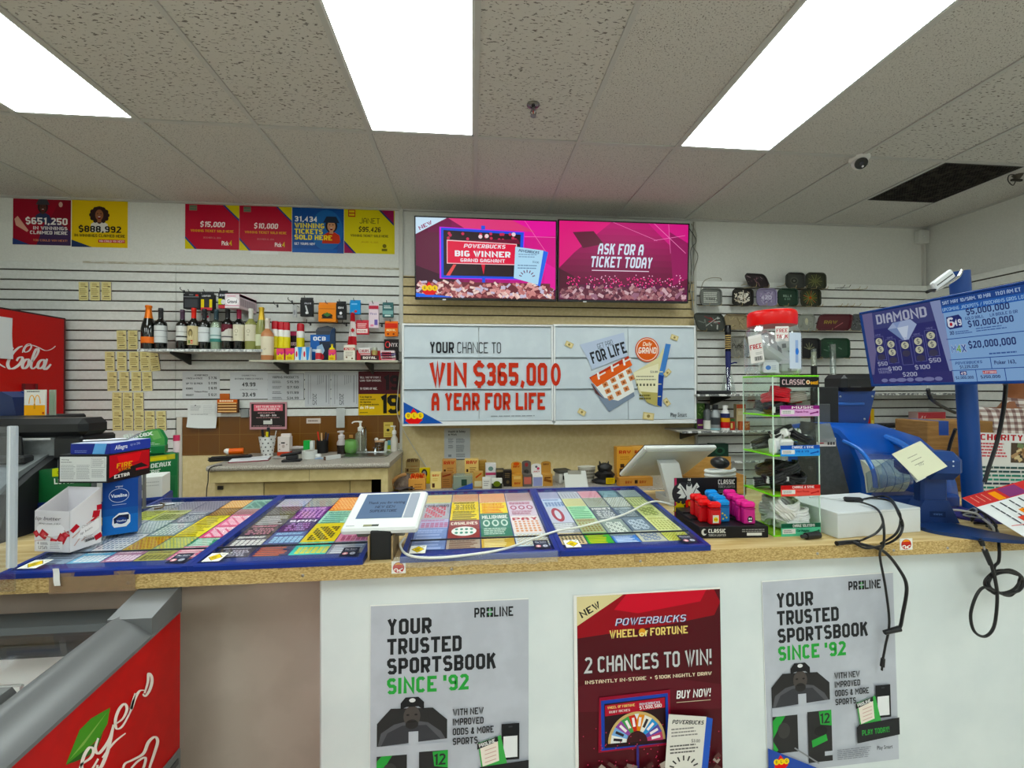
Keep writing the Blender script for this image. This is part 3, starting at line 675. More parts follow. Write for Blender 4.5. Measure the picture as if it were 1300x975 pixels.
d3=[
 [(1.6,'#7d92c4','#a4b4dc','bars',None,'periwinkle blue'),(.8,'#b4b0d0','#b05a86','grid',None,'lavender and pink'),(1.6,'#a9aab2','#c24356','cross',('CROSSWORD','#4a4452'),'grey and red crossword'),(1,'#c9cf9c','#e07a44','pat',None,'pale green')],
 [(.7,'#b9a99a','#6e4438','bars',None,'tan'),(1.7,'#8d3a3a','#3f8f7c','ell',('CASHLINES','#f0e8da'),'maroon oval'),(1,'#e8cf2a','#4a3a10','bars',None,'yellow black'),(1,'#ecd02e','#5a4512','money',None,'golden yellow'),(1,'#c9a884','#c0563a','pat',None,'sandy orange')],
 [(.7,'#d0ad5a','#efe2ae','bars',None,'gold'),(1.8,'#3f7a68','#cfe0d4','circ',('MILLIONAIRE','#f4f4ee'),'green millionaire'),(1,'#f0d61e','#d86a1e','bars',None,'vivid yellow'),(1,'#e0b890','#d0643a','pat',None,'peach orange')],
 [(.9,'#d9e6ee','#c9a63a','pat',None,'pale blue flecked'),(1.5,'#e8dedd','#d8946a','dots',('PAY','#b02030'),'white and red'),(1.5,'#d9c9d6','#a84a6a','circ',None,'pale pink circled'),(1,'#b9a8a8','#8d3a44','pat',None,'reddish grey')]]
d4=[
 [(1,'#d8c49c','#2e2a26','dots',None,'cream with black dots'),(1,'#9ca0a6','#e2e4e6','bars',None,'silver grey'),(1.8,'#c2c4d4','#a02a3c','zero',None,'lavender red zero'),(1.1,'#c4d2e4','#4a6aa0','grid',None,'ice blue'),(1,'#b4b4cc','#6a6a90','pat',None,'lilac')],
 [(.9,'#4fae4a','#d6c83a','bars',None,'bright green'),(1.4,'#a9b48c','#8d6f14','dots',None,'gold beaded'),(1.4,'#a6d8b0','#5aa070','bars',None,'mint'),(1,'#d8d8a4','#9a8f50','pat',None,'cream'),(1,'#c2c4cc','#8a8c98','dots',None,'whitish grey')],
 [(.6,'#4f86d0','#d8e4f4','bars',None,'royal blue'),(1.6,'#8c9a94','#e6ece4','cross',None,'greenish grey crossword'),(1.4,'#5c6468','#dfe2e0','money',('MONEY','#f0f0ec'),'grey money'),(1.2,'#a8b49c','#6a4a5a','pat',None,'grey green'),(1,'#d8b0b8','#b8405a','pat',None,'pink red')],
 [(1,'#c8c8b4','#5c74a4','cross',None,'pale grid'),(1.4,'#66788a','#c8d4de','cross',None,'slate blue'),(1.2,'#50606c','#b8c4c8','money',None,'dark slate'),(1.4,'#90988c','#dfe4da','pat',None,'stone grey'),(1,'#3f5f68','#8fb0b4','bars',None,'dark teal')],
 [(1,'#d9dc7a','#7a8030','pat',None,'yellow green'),(1.7,'#d8dca0','#9aa050','dots',None,'pale yellow'),(1.5,'#c0c88c','#6a7a34','cross',None,'light olive'),(1.3,'#8fa06a','#dfe4b0','dots',None,'leaf green'),(1.2,'#7f9496','#c4d2d2','pat',None,'blue grey')]]
display(-1.232,'navy framed scratch ticket display under the stacked boxes, leftmost of the four','display under the boxes',d1)
display(-.769,'navy framed scratch ticket display just left of the white customer screen','display beside the customer screen',d2)
display(-.205,'navy framed scratch ticket display wrapped in clear film at its front','film-wrapped display',d3)
display(.258,'navy framed scratch ticket display beside the lighter stand, rightmost of the four','display beside the lighters',d4)
# crumpled clear film along the front of the third display
rnd=random.Random(11);wv=[rnd.uniform(-1,1) for _ in range(60)]
def filmfn(u,v):
 x=-.222+u*.47;k=int(u*44);a=wv[k]*.5+wv[(k*7) % 50]*.5
 prof=[(YC-.004,ZT+.017),(YC-.008,ZT+.012),(YC-.011,ZT+.002),(YC-.009,ZT-.014)]
 q=v*3;i=min(int(q),2);f=q-i;y=prof[i][0]*(1-f)+prof[i+1][0]*f;zz=prof[i][1]*(1-f)+prof[i+1][1]*f
 return (x,y-.002+a*.0016*(1 if v > .2 else 0),zz+.0012+abs(wv[(k*3+int(v*9)) % 60])*.0022-max(0,v-.8)*.02*a)
solo(B().sheet(filmfn,44,9,film('clear_film','#d8dcdc',.1,.12),.0003),'plastic_film','crumpled clear plastic film taped over the front edge of a ticket display','film')
# strip of clear packing tape on the wooden edge at the far end
for bx,lb in (((62,726,172,752),'brownish strip of clear packing tape on the counter edge below the lip balm carton'),):
 x0,x1,z0,z1=WR(*bx,YC-.003);solo(B().sheet(lambda u,v:(x0+(x1-x0)*u,YC-.0035-.0012*math.sin(u*9)*v,z0+(z1-z0)*v),14,3,film('packing_tape','#a08a72',.5,.2),.0003),'packing_tape',lb,'tape')
x0,x1,z0,z1=WR(66,722,74,744,YC-.008);solo(B().sheet(lambda u,v:(x0+(x1-x0)*(u+.35*(1-v)),YC-.0075-.001*math.sin(v*6),z0+(z1-z0)*v),3,8,m('#e4e4e0',.3),.0004),'paper_strip','small white torn strip stuck on the edge of the ticket display','tape')
# ================================================================ ICE CREAM FREEZER
XF=-.80;FL=1.25;YB=1.262;XFL=-1.95;YN=YB-.78
zrim=lambda y:.967-(YB-y)*.102                # red side edge falls towards the shopper
t=root('ice_cream_freezer','red ice cream chest freezer with grey rim under the end of the counter','freezer',((XF+XFL)/2,(YB+YN)/2,0))
m_red=speck('freezer_red','#b01720','#b61a23',30,.4);m_grey=m('#636465',.3,.0);m_in=m('#eceeea',.5)
b=W(t)
for xa,xb in ((XF-.05,XF),(XFL,XFL+.05)):b.prism([(YN,.08),(YB,.08),(YB,zrim(YB)),(YN,zrim(YN))],'x',xa,xb,m_red)
b.box(XFL+.05,XF-.05,YN,YN+.05,.08,zrim(YN),m_red);b.box(XFL+.05,XF-.05,YB-.05,YB,.08,zrim(YB)-.02,m_in);b.box(XFL+.05,XF-.05,YN+.05,YB-.05,.08,.3,m_in)
b.make('cabinet_body',t)
b=W(t)
for xa,xb in ((XF-.062,XF-.05),(XFL+.05,XFL+.062)):b.prism([(YN+.05,.3),(YB-.05,.3),(YB-.05,zrim(YB)-.02),(YN+.05,zrim(YN)-.02)],'x',xa,xb,m_in)
b.make('liner',t)
b=W(t);b.box(XFL+.05,XF-.05,YN+.05,YB-.05,0,.08,'#2a2a2a');b.make('plinth',t)
# rim: rounded silver rail along the side and across front and back
b=W(t)
for xa,xb in ((XF-.125,XF+.004),(XFL-.004,XFL+.125)):
 s=1 if xb > XF else -1;e=XF if s > 0 else XFL;pr=[(e+s*a,h) for a,h in ((.004,-.006),(.004,.002),(-.012,.016),(-.035,.031),(-.06,.042),(-.078,.047),(-.09,.044),(-.098,.03),(-.1,-.04))]
 if s < 0:pr=pr[::-1]
 rg=[[(x,y,zrim(y)+h) for x,h in pr] for y in (YN-.02,YN+.2,YN+.4,YN+.6,YB)]
 b.loft(rg,m_grey,True)
for ya,yb_ in ((YN-.02,YN+.08),(YB-.10,YB)):b.box(XFL+.1,XF-.1,ya,yb_,zrim((ya+yb_)/2)-.03,zrim((ya+yb_)/2)+.02,m('#3c3f40',.35),.012)
b.make('rim',t)
for xa,xb in ((XF-.1,XF+.0035),(XFL-.0035,XFL+.1)):W(t).prism([(YB-.11,zrim(YB-.11)-.004),(YB+.001,zrim(YB)-.004),(YB+.001,1.0345),(YB-.11,zrim(YB-.11)+.045)],'x',xa,xb,m_grey).make('hinge_block',t)
zz=zrim(YB);b=W(t)
b.box(XFL+.06,XF-.1,YB-.1,YB-.085,zz-.055,zz-.02,'#3b3f40');b.make('rear_lid_track',t)
gl=clear('freezer_glass','#ffffff',.02,.2)
for k,(ya,yb_,dz) in enumerate(((YN+.03,YB-.36,.022),(YB-.42,YB-.07,.010))):
 b=W(t);b.prism([(ya,zrim(ya)+dz),(yb_,zrim(yb_)+dz),(yb_,zrim(yb_)+dz+.004),(ya,zrim(ya)+dz+.004)],'x',XFL+.1,XF-.105,gl);lid=b.make('glass_lid',t)
b=W(t)
y0=YB-.30;b.prism([(y0-.17,zrim(y0-.17)+.02),(y0,zrim(y0)+.02),(y0-.01,zrim(y0)+.04),(y0-.16,zrim(y0-.16)+.04)],'x',XF-.15,XF-.118,m('#6a6b6a',.4));b.make('lid_handle',t)
b=W(t);wm=m('#b9bcba',.3,.6)
for x in (XF-.28,XF-.62):
 b.tube([(x,YB-.12,.86),(x,YB-.12,.66),(x,YN+.1,.66),(x,YN+.1,.8)],.004,wm)
for k in range(9):
 y=YN+.12+k*(YB-.26-YN)/8;b.tube([(XF-.62,y,.66),(XF-.28,y,.66)],.0022,wm,5)
for zz_ in (.72,.79,.86):b.tube([(XF-.62,YB-.12,zz_),(XF-.28,YB-.12,zz_)],.003,wm,5)
b.make('wire_basket',t)
# script lettering, leaf and emblem on the side panel
def side(py_,px_):
 p=PX(px_,py_,XF);return p.y,p.z
LT=Art(1,1,1,1,'#b01720',.0001);LT.geo=[]
def px_stroke(pts,wd,col,X,k=8,tp=1,thin=.45):
 """brush stroke traced on the plane X, thick where it runs down and thin where it runs across"""
 P_=chain_smooth([(x,y,0) for x,y in pts],k);vs=[];fs=[]
 for i,p in enumerate(P_):
  a=P_[max(i-1,0)];c=P_[min(i+1,len(P_)-1)];d=c-a;d=d/d.length if d.length > 1e-6 else Vector((1,0,0));tt=i/(len(P_)-1)
  w=wd*(thin+(1-thin)*abs(d.y))*(1 if not tp else .35+.65*math.sin(math.pi*min(max(tt,.05),.95))**.5)
  for s in (1,-1):q=PX(p.x-d.y*w*s,p.y+d.x*w*s,X);vs.append((q.y,q.z,LT.z))
  if i:k2=2*i;fs.append((k2-2,k2-1,k2+1,k2))
 LT.z +=.0002;LT.geo.append((vs,fs,m(col)))
def stroke(pts,wd,col):px_stroke(pts,wd,col,XF)
def spoly(pts,col):
 LT.z +=.0002;LT.geo.append(([(PX(x,y,XF).y,PX(x,y,XF).z,LT.z) for x,y in pts],[tuple(range(len(pts)))],m(col)))
cr_='#ecdfd6'
o2=lambda pts:[(x/3.823,y/3.823+720) for x,y in pts]
spoly(o2([(318,960),(345,890),(385,790),(440,735),(500,700),(533,682),(520,760),(480,830),(400,900)]),'#4a8a2e')
spoly(o2([(318,960),(400,895),(470,845),(500,800),(470,880),(420,920),(360,945)]),'#2c5a1f')
spoly(o2([(330,940),(400,850),(520,700),(405,862)]),'#86ac5a')
for q,wd in (([(385,1000),(392,960),(438,925),(452,888),(432,876),(406,915),(394,965),(408,995),(440,985),(474,930)],2.2),([(474,830),(460,878),(472,905),(500,880),(530,830),(548,765)],2.2),([(548,765),(535,830),(515,905),(490,965),(470,985),(470,960)],2.4),([(492,925),(550,852),(606,806)],1.5),
 ([(556,762),(592,735),(612,690),(600,664),(574,690),(556,742),(562,784),(590,772),(622,716)],2.0),([(622,716),(640,668),(652,612)],1.5),([(652,612),(640,655),(632,690),(650,640),(672,602),(696,598)],2.0),
 ([(696,612),(712,560),(716,518),(730,530),(732,560),(720,600),(700,626),(688,616)],2.0),([(590,990),(600,955),(640,935),(690,905),(715,850),(745,825),(760,845),(745,900),(725,960),(715,1000)],2.2),([(620,990),(660,945),(700,925),(690,975),(670,1000)],1.8)):stroke(o2(q),wd,cr_)
b=W(t);M_=Matrix(((0,0,1,XF+.0004),(1,0,0,0),(0,1,0,0),(0,0,0,1)))
for vs,fs,mt in LT.geo:b.add([M_ @ Vector(p) for p in vs],fs,mt)
b.make('painted_lettering',t)
p=[PX(x,y,XF) for x,y in ((205,972),(231,944))]
b=W(t);z2=p[1].z;b.box(XF,XF+.006,YB-.16,YB-.004,z2-.34,z2,'#6d6e6d',.002)
for k in range(12):b.box(XF+.006,XF+.009,YB-.148,YB-.018,z2-.33+k*.027,z2-.315+k*.027,'#3f4040')
b.make('side_vent',t)
# ================================================================ PAPER ON THE BACK WALL (left)
YSL=YW-.019                                    # face of the slatwall
WB=dict(rough=.35)
def poster(box,label,fn,dw,dh,base,Y=YW-.0015,name='winner_poster',cat='poster',group=None,t=.0012):
 A,F=wall_art(box,Y,dw,dh,base,t,rough=.4);fn(A);return solo(B().art(A,F),name,label,cat,group)
def f1(A):
 A.poly([(0,0),(60,0),(30,58),(0,58)],'#8d1a2c');A.poly([(44,20),(74,40),(74,58),(30,58)],'#3b2a4c');A.person(38,9,6,'#4a2f28','#241a1c','#28304e','#3a3a40');A.ell(61,6,2.6,3.5,'#c9a49a',10);A.poly([(2,26),(6,22),(20,40),(18,42),(4,34)],'#d2a090')
 A.text(16,32,'$651,250',8.6,'#eae4e2',54,bold=.06);A.text(26,38.6,'IN WINNINGS',4.2,'#e6dede',44,bold=.05);A.text(22,44.4,'CLAIMED HERE',4.2,'#e6dede',48,bold=.05);A.text(26,53.4,'YOU COULD WIN NEXT!',2.6,'#d08a6a',44,bold=.03);A.poly([(0,58),(0,50),(22,58)],'#27386a')
f2=lambda A:(A.poly([(0,60),(0,51),(26,60)],'#1f2c50'),A.person(35,17,7,'#8a5a42','#2a1818','#dcd6d0',None,True),A.text(9,41,'$888,992',8.2,'#1e1a1a',54,bold=.06),A.text(4,47,'IN WINNINGS CLAIMED HERE',3.6,'#2a2212',64,bold=.04),A.rect(34,50,68,54,'#b3222e'),A.text(35,53.2,'YOU COULD WIN NEXT!',2.4,'#f2e6e0',32,bold=.03))
poster((16.5,253,89.8,311),'dark red lottery winner poster with a large white sum, above the fridge',f1,74,58,'#7a1626')
poster((91,254.5,162,314),'bright yellow lottery winner poster showing a woman with big curly hair shouting',f2,71,60,'#d9b91c')
def f3(sum_):
 return lambda A:(A.poly([(47,0),(68,0),(68,20)],'#2b3a78'),A.poly([(50,0),(68,0),(68,17)],'#cfc02a'),A.poly([(0,40),(0,56),(15,56)],'#2b3a78'),A.poly([(0,43),(0,56),(12,56)],'#cfc02a'),A.rect(5,1,15,8,'#8a6a5e'),A.many([(6,2,14,4),(6,5,14,7)],'#56735c'),
      A.text(34,28,sum_,6.6,'#efe2e0',31,'c',.05,.15),A.text(34,34.5,'WINNING TICKET SOLD HERE',3,'#d6a02e',54,'c',.04),A.text(34,42.5,'DECEMBER 22, 2024',2,'#c0807e',22,'c',.01),A.text(46,50.5,'Pick',5.4,'#f2ece8',9,bold=.05),A.text(55.5,50.8,'4',6.4,'#d8b83a',4,bold=.05))
poster((235,260,303.6,316.5),'red winner poster with yellow corners, first of the four posters in a row',f3('$15,000'),68,56,'#a92638')
poster((304,262,370.4,318.5),'red winner poster with yellow corners, beside the blue poster',f3('$10,000'),68,56,'#a92638')
f5=lambda A:(A.ell(44,28,21,26,'#2a5f9e',20),A.rect(0,52,66,57,'#2456a0'),A.person(50,21,7,'#b98a6c','#1c1416','#b23a22','#1d2a3e'),A.poly([(57,56),(60,44),(65,40),(66,40),(66,56)],'#2b4a8c'),A.text(3,18,'31,434',6.6,'#f2f2f0',29,bold=.05),A.text(3,26,'WINNING',6.2,'#e6d52e',38,bold=.06),A.text(3,33.4,'TICKETS',6.2,'#e6d52e',36,bold=.06),A.text(3,40.8,'SOLD HERE',6.2,'#e6d52e',48,bold=.06),A.text(3,47.5,'GET YOURS NOW',3,'#e8ecf2',26,bold=.04))
poster((371,264,436.4,321),'blue winner poster with yellow lettering and a laughing woman in a dark hat',f5,66,57,'#1f4a8c')
f6=lambda A:(A.poly([(43,0),(63,0),(63,20)],'#2b2f6a'),A.poly([(46,0),(63,0),(63,17)],'#8d2350'),A.poly([(0,40),(0,56),(15,56)],'#2b2f6a'),A.poly([(0,43),(0,56),(12,56)],'#8d2350'),A.rect(5,1,14,10,'#a8322e'),A.many([(6,2,13,4.6),(6,6,13,8.6)],'#d8c23a'),A.text(32,18,'JANET',7,'#2e2a14',26,'c',0),A.text(32,28.6,'$95,426',6.4,'#201c10',28,'c',.05,.1),A.text(32,35,'WINNING TICKET SOLD HERE',3,'#2c2814',48,'c',.04),A.text(32,42.6,'JANUARY 10, 2025',2,'#a8861c',22,'c',.01),A.ell(51,46,2.6,2.6,'#6b6420',10),A.rot(51,51,7,3,0,'#6b6420'))
poster((437,266,501,322),'yellow winner poster with burgundy corners, beside the shouting blue one near the screens',f6,64,56,'#d0c21c')
# torn tape under the posters
x0,x1,z0,z1=WR(318,318.5,353,323,YW-.003);solo(B().box(x0,x1,YW-.0035,YW,z0,z1,'#dedfdc',.0004),'paper_strip','torn white strip of paper under the second red winner poster','tape')
# cream ticket slips in rows
def slip(x,y,w,hh,label,tilt=0):
 x0,x1,z0,z1=WR(x,y,x+w,y+hh,YSL-.004)
 A=Art(x1-x0,z1-z0,60,110,'#d9cf9c',.0008,rough=.6)
 A.rect(56,0,60,110,'#3a3d78');A.many([(56,i*9,60,i*9+3) for i in range(12)],'#d9d2b4')
 A.lines(12,8,34,3,8,4,'#a8925c');A.rect(36,26,52,31,'#4c4030');A.lines(6,40,44,4,10,4.5,'#a08a56');A.rect(14,84,46,89,'#5a4c36');A.lines(8,96,42,1,8,4,'#9a8650')
 T_=Matrix.Rotation(math.radians(tilt),4,'Y') @ Matrix.Rotation(math.radians(1.5),4,'X')
 F=frame((x0,YSL-.003,z0),(1,0,0),(0,0,1));c=Matrix.Translation(((x0+x1)/2,YSL-.004,z0));F=c @ T_ @ c.inverted() @ F
 return solo(B().art(A,F),'ticket_slip',label,'ticket slip','cream lottery slips pinned on the slatwall')
rowspec=[('high row of three on the bare slatwall',358,23.2,[(100,0),(114.6,0),(129,0)]),('row of two beside the wine bottles',419.6,24,[(148.6,-1),(162.6,0)]),
   ('row of five under the wine shelf end',446.4,24.6,[(133.4,0),(148.6,0),(164.2,0),(178.6,-2),(191.5,-6)]),('row of four below the row of five',472,24.4,[(136.4,0),(151.6,0),(167,0),(181.4,-2)]),
   ('row of three above the lowest row',498,23.6,[(142,2),(155.6,1),(170,0)]),('lowest row of five above the stacked boxes',521.6,25,[(143,0),(156.8,1),(170.4,1),(184.4,0),(199,-1)])]
for nm,y,hh,xs in rowspec:
 for i,(x,tl) in enumerate(xs):slip(x,y,13,hh,'cream lottery slip, %s in the %s' % (ORD[i],nm),tl)
# price sheets
def sheet(box,label,fn,dw,dh,base='#c9cbcd',name='price_sheet',cat='notice',Y=YSL-.001,t=.001):
 return poster(box,label,fn,dw,dh,base,Y,name,cat,None,t)
k_='#2a2a2e'
def g1(A):
 A.text(25,5.4,'NEWPORT PRICES',2,k_,18,'c',.05)
 for i,(a,p_,y) in enumerate((('1 PACK or 4 PACK','7.76',9.4),('UP TO 10 PACK','11.99',16),('KOOKS','16.99',22.4),('ROGUEST','12.21',30.6))):
  A.text(5,y,a,2.3,k_,(22,22,9,10)[i],bold=.04);A.text(46,y,'$ '+p_,3,k_,11,'r',.05)
 A.text(25,26,'Tobacco Prices',1.8,k_,18,'c',.03)
sheet((231.5,472,279,506),'white price sheet with four short lines of prices, first below the wine shelf',g1,50,34)
g2=lambda A:(A.text(24,5,'CIGARETTES',1.6,'#55555a',18,'c',.03),A.text(24,9.4,'ONTARIO TOBACCO PRICES',2,'#4a4a50',36,'c',.03),A.text(24,18,'49.99',5,k_,17,'c',.06),A.text(24,22.8,'CARTON PRICES',1.4,'#6a6a70',22,'c',.02),A.text(24,31,'33.49',5,k_,17,'c',.06))
sheet((292,472.5,339.6,506.5),'white price sheet with two large prices above the pink-edged notice',g2,48,34,'#cdcfd2')
def g3(A):
 A.text(23,6.4,'VAPING PRODUCTS',3,k_,34,'c',.03)
 for i,p_ in enumerate(('15.99','7.50','11.99','34.99')):A.text(40,12.4+6.8*i,'$'+p_,3,k_,15,'r',.03);A.lines(6,9.6+6.8*i,13,2,1.8,.8,'#6a6c70')
 A.many([(0,0,47,.5),(46.4,0,47,34),(0,33.5,47,34)],'#8d8f94')
sheet((339.8,474,386,508),'white vaping price sheet with four prices and thin grey border',g3,47,34,'#c6c8cc')
def g4(A):
 A.text(10,27,'2025',5,'#4a4c52',14,'l',.01,0,90)
 A.many([(4,3,4.6,40),(7,4,7.5,34),(27,4,28,38),(30.6,3,31.2,40)],'#8a8c92');A.many([(16+i*2.4,4,16.8+i*2.4,16-i) for i in range(4)],'#9a9ca2');A.many([(0,0,33,.4),(32.6,0,33,43)],'#a6a8ae')
sheet((387,472.4,419.6,516),'white year sheet with sideways print beside the vaping prices',g4,33,43,'#c4c6ca','year_sheet')
sheet((420.4,472.4,455,516),'white year sheet with sideways print beside the red and yellow age sign',g4,33,43,'#c4c6ca','year_sheet')
def g5(A):
 A.rect(0,0,53,28.6,'#4f1820');A.rect(0,29,53,56,'#d9b416');A.text(2,9,'SELL 1 OUT OF EVERY 2',2.4,'#e8dfdf',26,bold=.05);A.text(2,13,'LONG-TERM SMOKERS.',2.4,'#e8dfdf',27,bold=.05);A.text(2,23.4,'19 YEARS OF AGE.',2.8,'#efe6e6',22,bold=.05)
 A.text(31,24,'1',19,'#1f0c10',8,bold=.09);A.text(40,24,'9',19,'#1f0c10',12,bold=.06)
 for i,s in enumerate(('Il est illegal de','vendre ou de fournir','des cigarettes','aux personnes de moins')):A.text(2,33.6+3.2*i,s,2.2,'#2a230a',(15,20,14,24)[i],bold=.05)
 A.text(2,47.6,'de 19 ans',3.4,'#f6efd2',18,bold=.06);A.text(27,54,'1',24,'#17130a',9,bold=.09);A.text(36.5,54,'9',24,'#17130a',16,bold=.07);A.lines(2,52,12,1,2,1,'#6a5a14')
sheet((455,471.4,508,527),'red and yellow age limit sign with a huge number beside the cigarette cabinets',g5,53,56,'#4f1820','age_sign','sign')
def g6(A):A.rect(2,2,44,31,'#2a2524');A.rect(5,3,41,11,'#d8707e');A.text(23,6.8,'NOT TO BE SOLD TO',2.2,'#f6e6e6',30,'c',.04);A.text(23,10,'ANYONE UNDER 19',2.2,'#f6e6e6',26,'c',.04);A.lines(10,13,27,1,2,.9,'#cfa0a2');A.text(23,17.6,'SELL OUT - 19TH',2,'#efe8e6',20,'c',.05);A.lines(8,19,30,1,2,.8,'#b0898a');A.rect(17,23,28,27.6,'#cfcfc9');A.rect(26,21,27.6,23.4,'#e6e6e0');A.lines(4,29.4,38,1,2,.7,'#a58486')
sheet((317,510.5,364,545),'dark notice board with pink border standing above the sink counter',g6,46,34,'#b98a90','age_notice','sign',YSL-.012,.004)
# curled form hanging over the tiles
x0,x1,z0,z1=WR(238,513,275.5,543.5,YSL-.003)
b=B();b.sheet(lambda u,v:(x0+(x1-x0)*u+(.012*(1-u)*(1-v)**2),YSL-.003-.05*max(0,.75-v)**2*(1.2-u*.6),z0+(z1-z0)*v+.012*(1-u)**3*(1-v)),10,10,m('#d6d8d6',.6),.0008)
o=solo(b,'paper_form','curled white printed form hanging over the brown tiles','paper')
A=Art((x1-x0)*.86,(z1-z0)*.5,60,30,'#d6d8d6',.0002);A.lines(2,3,24,4,3.4,1.1,'#8a8c90');A.lines(32,3,26,5,4.4,.7,'#a2a4a8');A.lines(2,24,54,1,4,1,'#7d7f84');A.rect(12,1,15,3,'#3a3a3e')
B().art(A,Matrix.Translation(-o.location) @ frame((x0+(x1-x0)*.08,YSL-.0052,z0+(z1-z0)*.48),(1,0,0),(0,0,1))).make('form_print',o)
# small stuff on the slatwall above the sink
x0,x1,z0,z1=WR(278,507,303.5,524,YSL-.02)
t=root('matchbook_pack','orange and brown striped pack hanging between the curled form and the dark notice','pack',((x0+x1)/2,YSL,z0))
b=W(t);b.box(x0,x1,YSL-.045,YSL-.012,z0,z1,'#4a2c16',.003);b.make('pack_body',t)
A=Art(x1-x0,z1-z0,25,17,'#6a3a12',.0004);A.rect(0,0,25,5,'#c4601c');A.many([(1,4+j*3.4,24,5.6+j*3.4) for j in range(4)],'#e0b884');A.lines(3,1,20,1,3,1.8,'#f0dfc0');W(t).art(A,frame((x0,YSL-.0455,z0),(1,0,0),(0,0,1))).make('pack_print',t)
W(t).box(x0,x0+.07,YSL-.012,YSL,z1-.02,z1+.045,'#b5601f',.002).make('hang_card',t)
x0,x1,z0,z1=WR(306,519,316,530,YSL-.006);solo(B().box(x0,x1,YSL-.014,YSL,z0,z1,film('grey_clip','#8d9090',.75,.3),.003),'clear_clip','small grey plastic clip on the slatwall beside the dark notice','clip')
x0,x1,z0,z1=WR(389,531,407,537.5,YW-.013);A=Art(x1-x0,z1-z0,18,6,'#c9bdb4',.001);A.lines(2,2,14,1,2,2,'#8a7a74');solo(B().art(A,frame((x0,YW-.0128,z0),(1,0,0),(0,0,1))),'paper_label','tiny pale label stuck on the brown tiles below the year sheets','label')
x0,x1,z0,z1=WR(427,518,437.5,543,YSL-.02)
t=root('earphone_pack','small clear bag of parts hanging on a hook above the sink','pack',((x0+x1)/2,YSL,z0))
b=W(t);b.sheet(lambda u,v:(x0+(x1-x0)*u,YSL-.02-.006*math.sin(u*3.14)*math.sin(v*3.14),z0+(z1-z0)*v),6,8,film('clear_bag','#cfd2d0',.55,.2));b.make('bag',t)
b=W(t);b.tube(chain_smooth([(x0+.014,YSL-.016,z0+.02),(x0+.02,YSL-.016,z1-.02),(x1-.02,YSL-.016,z1-.03),(x1-.012,YSL-.016,z0+.015)]),.005,m('#b9a09a'));b.make('bag_contents',t)
W(t).tube([((x0+x1)/2,YSL+.002,z1+.004),((x0+x1)/2,YSL-.03,z1+.004)],.003,m('#8a8a8a',.3,1)).make('hook',t)
# ================================================================ SHELVES WITH BOTTLES
m_foil=speck('foil_edge','#9a9c9e','#dfe1e0',60,.35,.4,.6);m_under=m('#6c6a66',.6)
def shelf(name,label,x0,x1,z,yf,edge,brk=(),th=.016,top='#b5b3ad'):
 t=root(name,label,'shelf',((x0+x1)/2,YSL,z-th))
 W(t).box(x0,x1,yf+.004,YSL,z-th,z,top,.002).make('shelf_board',t)
 W(t).box(x0,x1,yf,yf+.004,z-th-.002,z+.0005,edge).make('shelf_lip',t)
 for x in brk:
  W(t).prism([(YSL,z-th),(yf+.03,z-th),(yf+.03,z-th-.014),(YSL-.01,z-th-.085),(YSL,z-th-.085)],'x',x-.006,x+.006,'#302e2c').make('shelf_bracket',t)
 return t
YF1=3.30;z1s=PY(260,443.2,YF1).z
shelf('wine_shelf','white edged wall shelf carrying the wine bottles',PY(174,443,YF1).x,PY(333,444,YF1).x,z1s,YF1,m_foil,(PY(225,450,3.4).x,))
YF2=3.28;z2s=PY(420,457.2,YF2).z
shelf('goods_shelf','pale wall shelf with lighter fuel cans, cartons and a small flag',PY(316,457,YF2).x,PY(505,459,YF2).x,z2s,YF2,m('#b3b0a0',.5),(PY(355,465,3.4).x,PY(468,465,3.4).x),.012)
# clear hook under the wine shelf end
gls={'dark':m('#0d0f0d',.08,0,0,.7),'clear':clear('bottle_clear','#dfe8e2',.08,.8),'green':m('#8f9a5a',.08),'pink':m('#b9825f',.1),'olive':m('#8d8f5c',.08)}
def bottle(px,top,base,z,y,glass,cap,label,labs,fat=1,name='wine_bottle',sparkling=False,caplen=.27):
 p=PY(px,440,y);hgt=PY(px,top,y).z-z;r=.0375*fat*hgt/.30
 t=root(name,label,'bottle',(p.x,y,z),group='bottles on the wall shelf')
 if sparkling:prof=[(0,0),(r*.9,.001),(r,.006),(r,hgt*.46),(r*.86,hgt*.58),(r*.5,hgt*.74),(r*.36,hgt*.86),(r*.36,hgt*.97),(0,hgt*.97)]
 else:prof=[(0,0),(r*.94,.001),(r,.006),(r,hgt*.60),(r*.94,hgt*.645),(r*.66,hgt*.69),(r*.42,hgt*.73),(r*.37,hgt*.78),(r*.36,hgt*.98),(0,hgt*.98)]
 B().lathe(0,0,prof,gls[glass],22).make('bottle_body',t)
 if glass =='clear':B().lathe(0,0,[(0,.004),(r*.9,.005),(r*.92,hgt*.58),(r*.6,hgt*.68),(0,hgt*.68)],m('#b9bfae',.2),18).make('wine_fill',t)
 b=B();cr=r*.36
 if sparkling:b.lathe(0,0,[(r*.60,hgt*.70),(r*.53,hgt*.745),(cr*1.15,hgt*.87),(cr*1.1,hgt*.93),(cr*1.35,hgt*.955),(cr*1.3,hgt*.99),(cr*.8,hgt),(0,hgt)],m(cap,.3,.3),20)
 else:b.lathe(0,0,[(cr*1.12,hgt*(1-caplen)),(cr*1.10,hgt*.93),(cr*1.18,hgt*.935),(cr*1.18,hgt*.96),(cr*1.1,hgt*.965),(cr*1.08,hgt*.995),(0,hgt)],m(cap,.35),20)
 b.make('foil_cap',t)
 for k,(lo,hi,col) in enumerate(labs):
  B().lathe(0,0,[(r*1.015+k*.0003,hgt*lo),(r*1.015+k*.0003,hgt*hi)],m(col,.55),26,caps=False).make('wine_label',t)
 return t
YB1=3.37
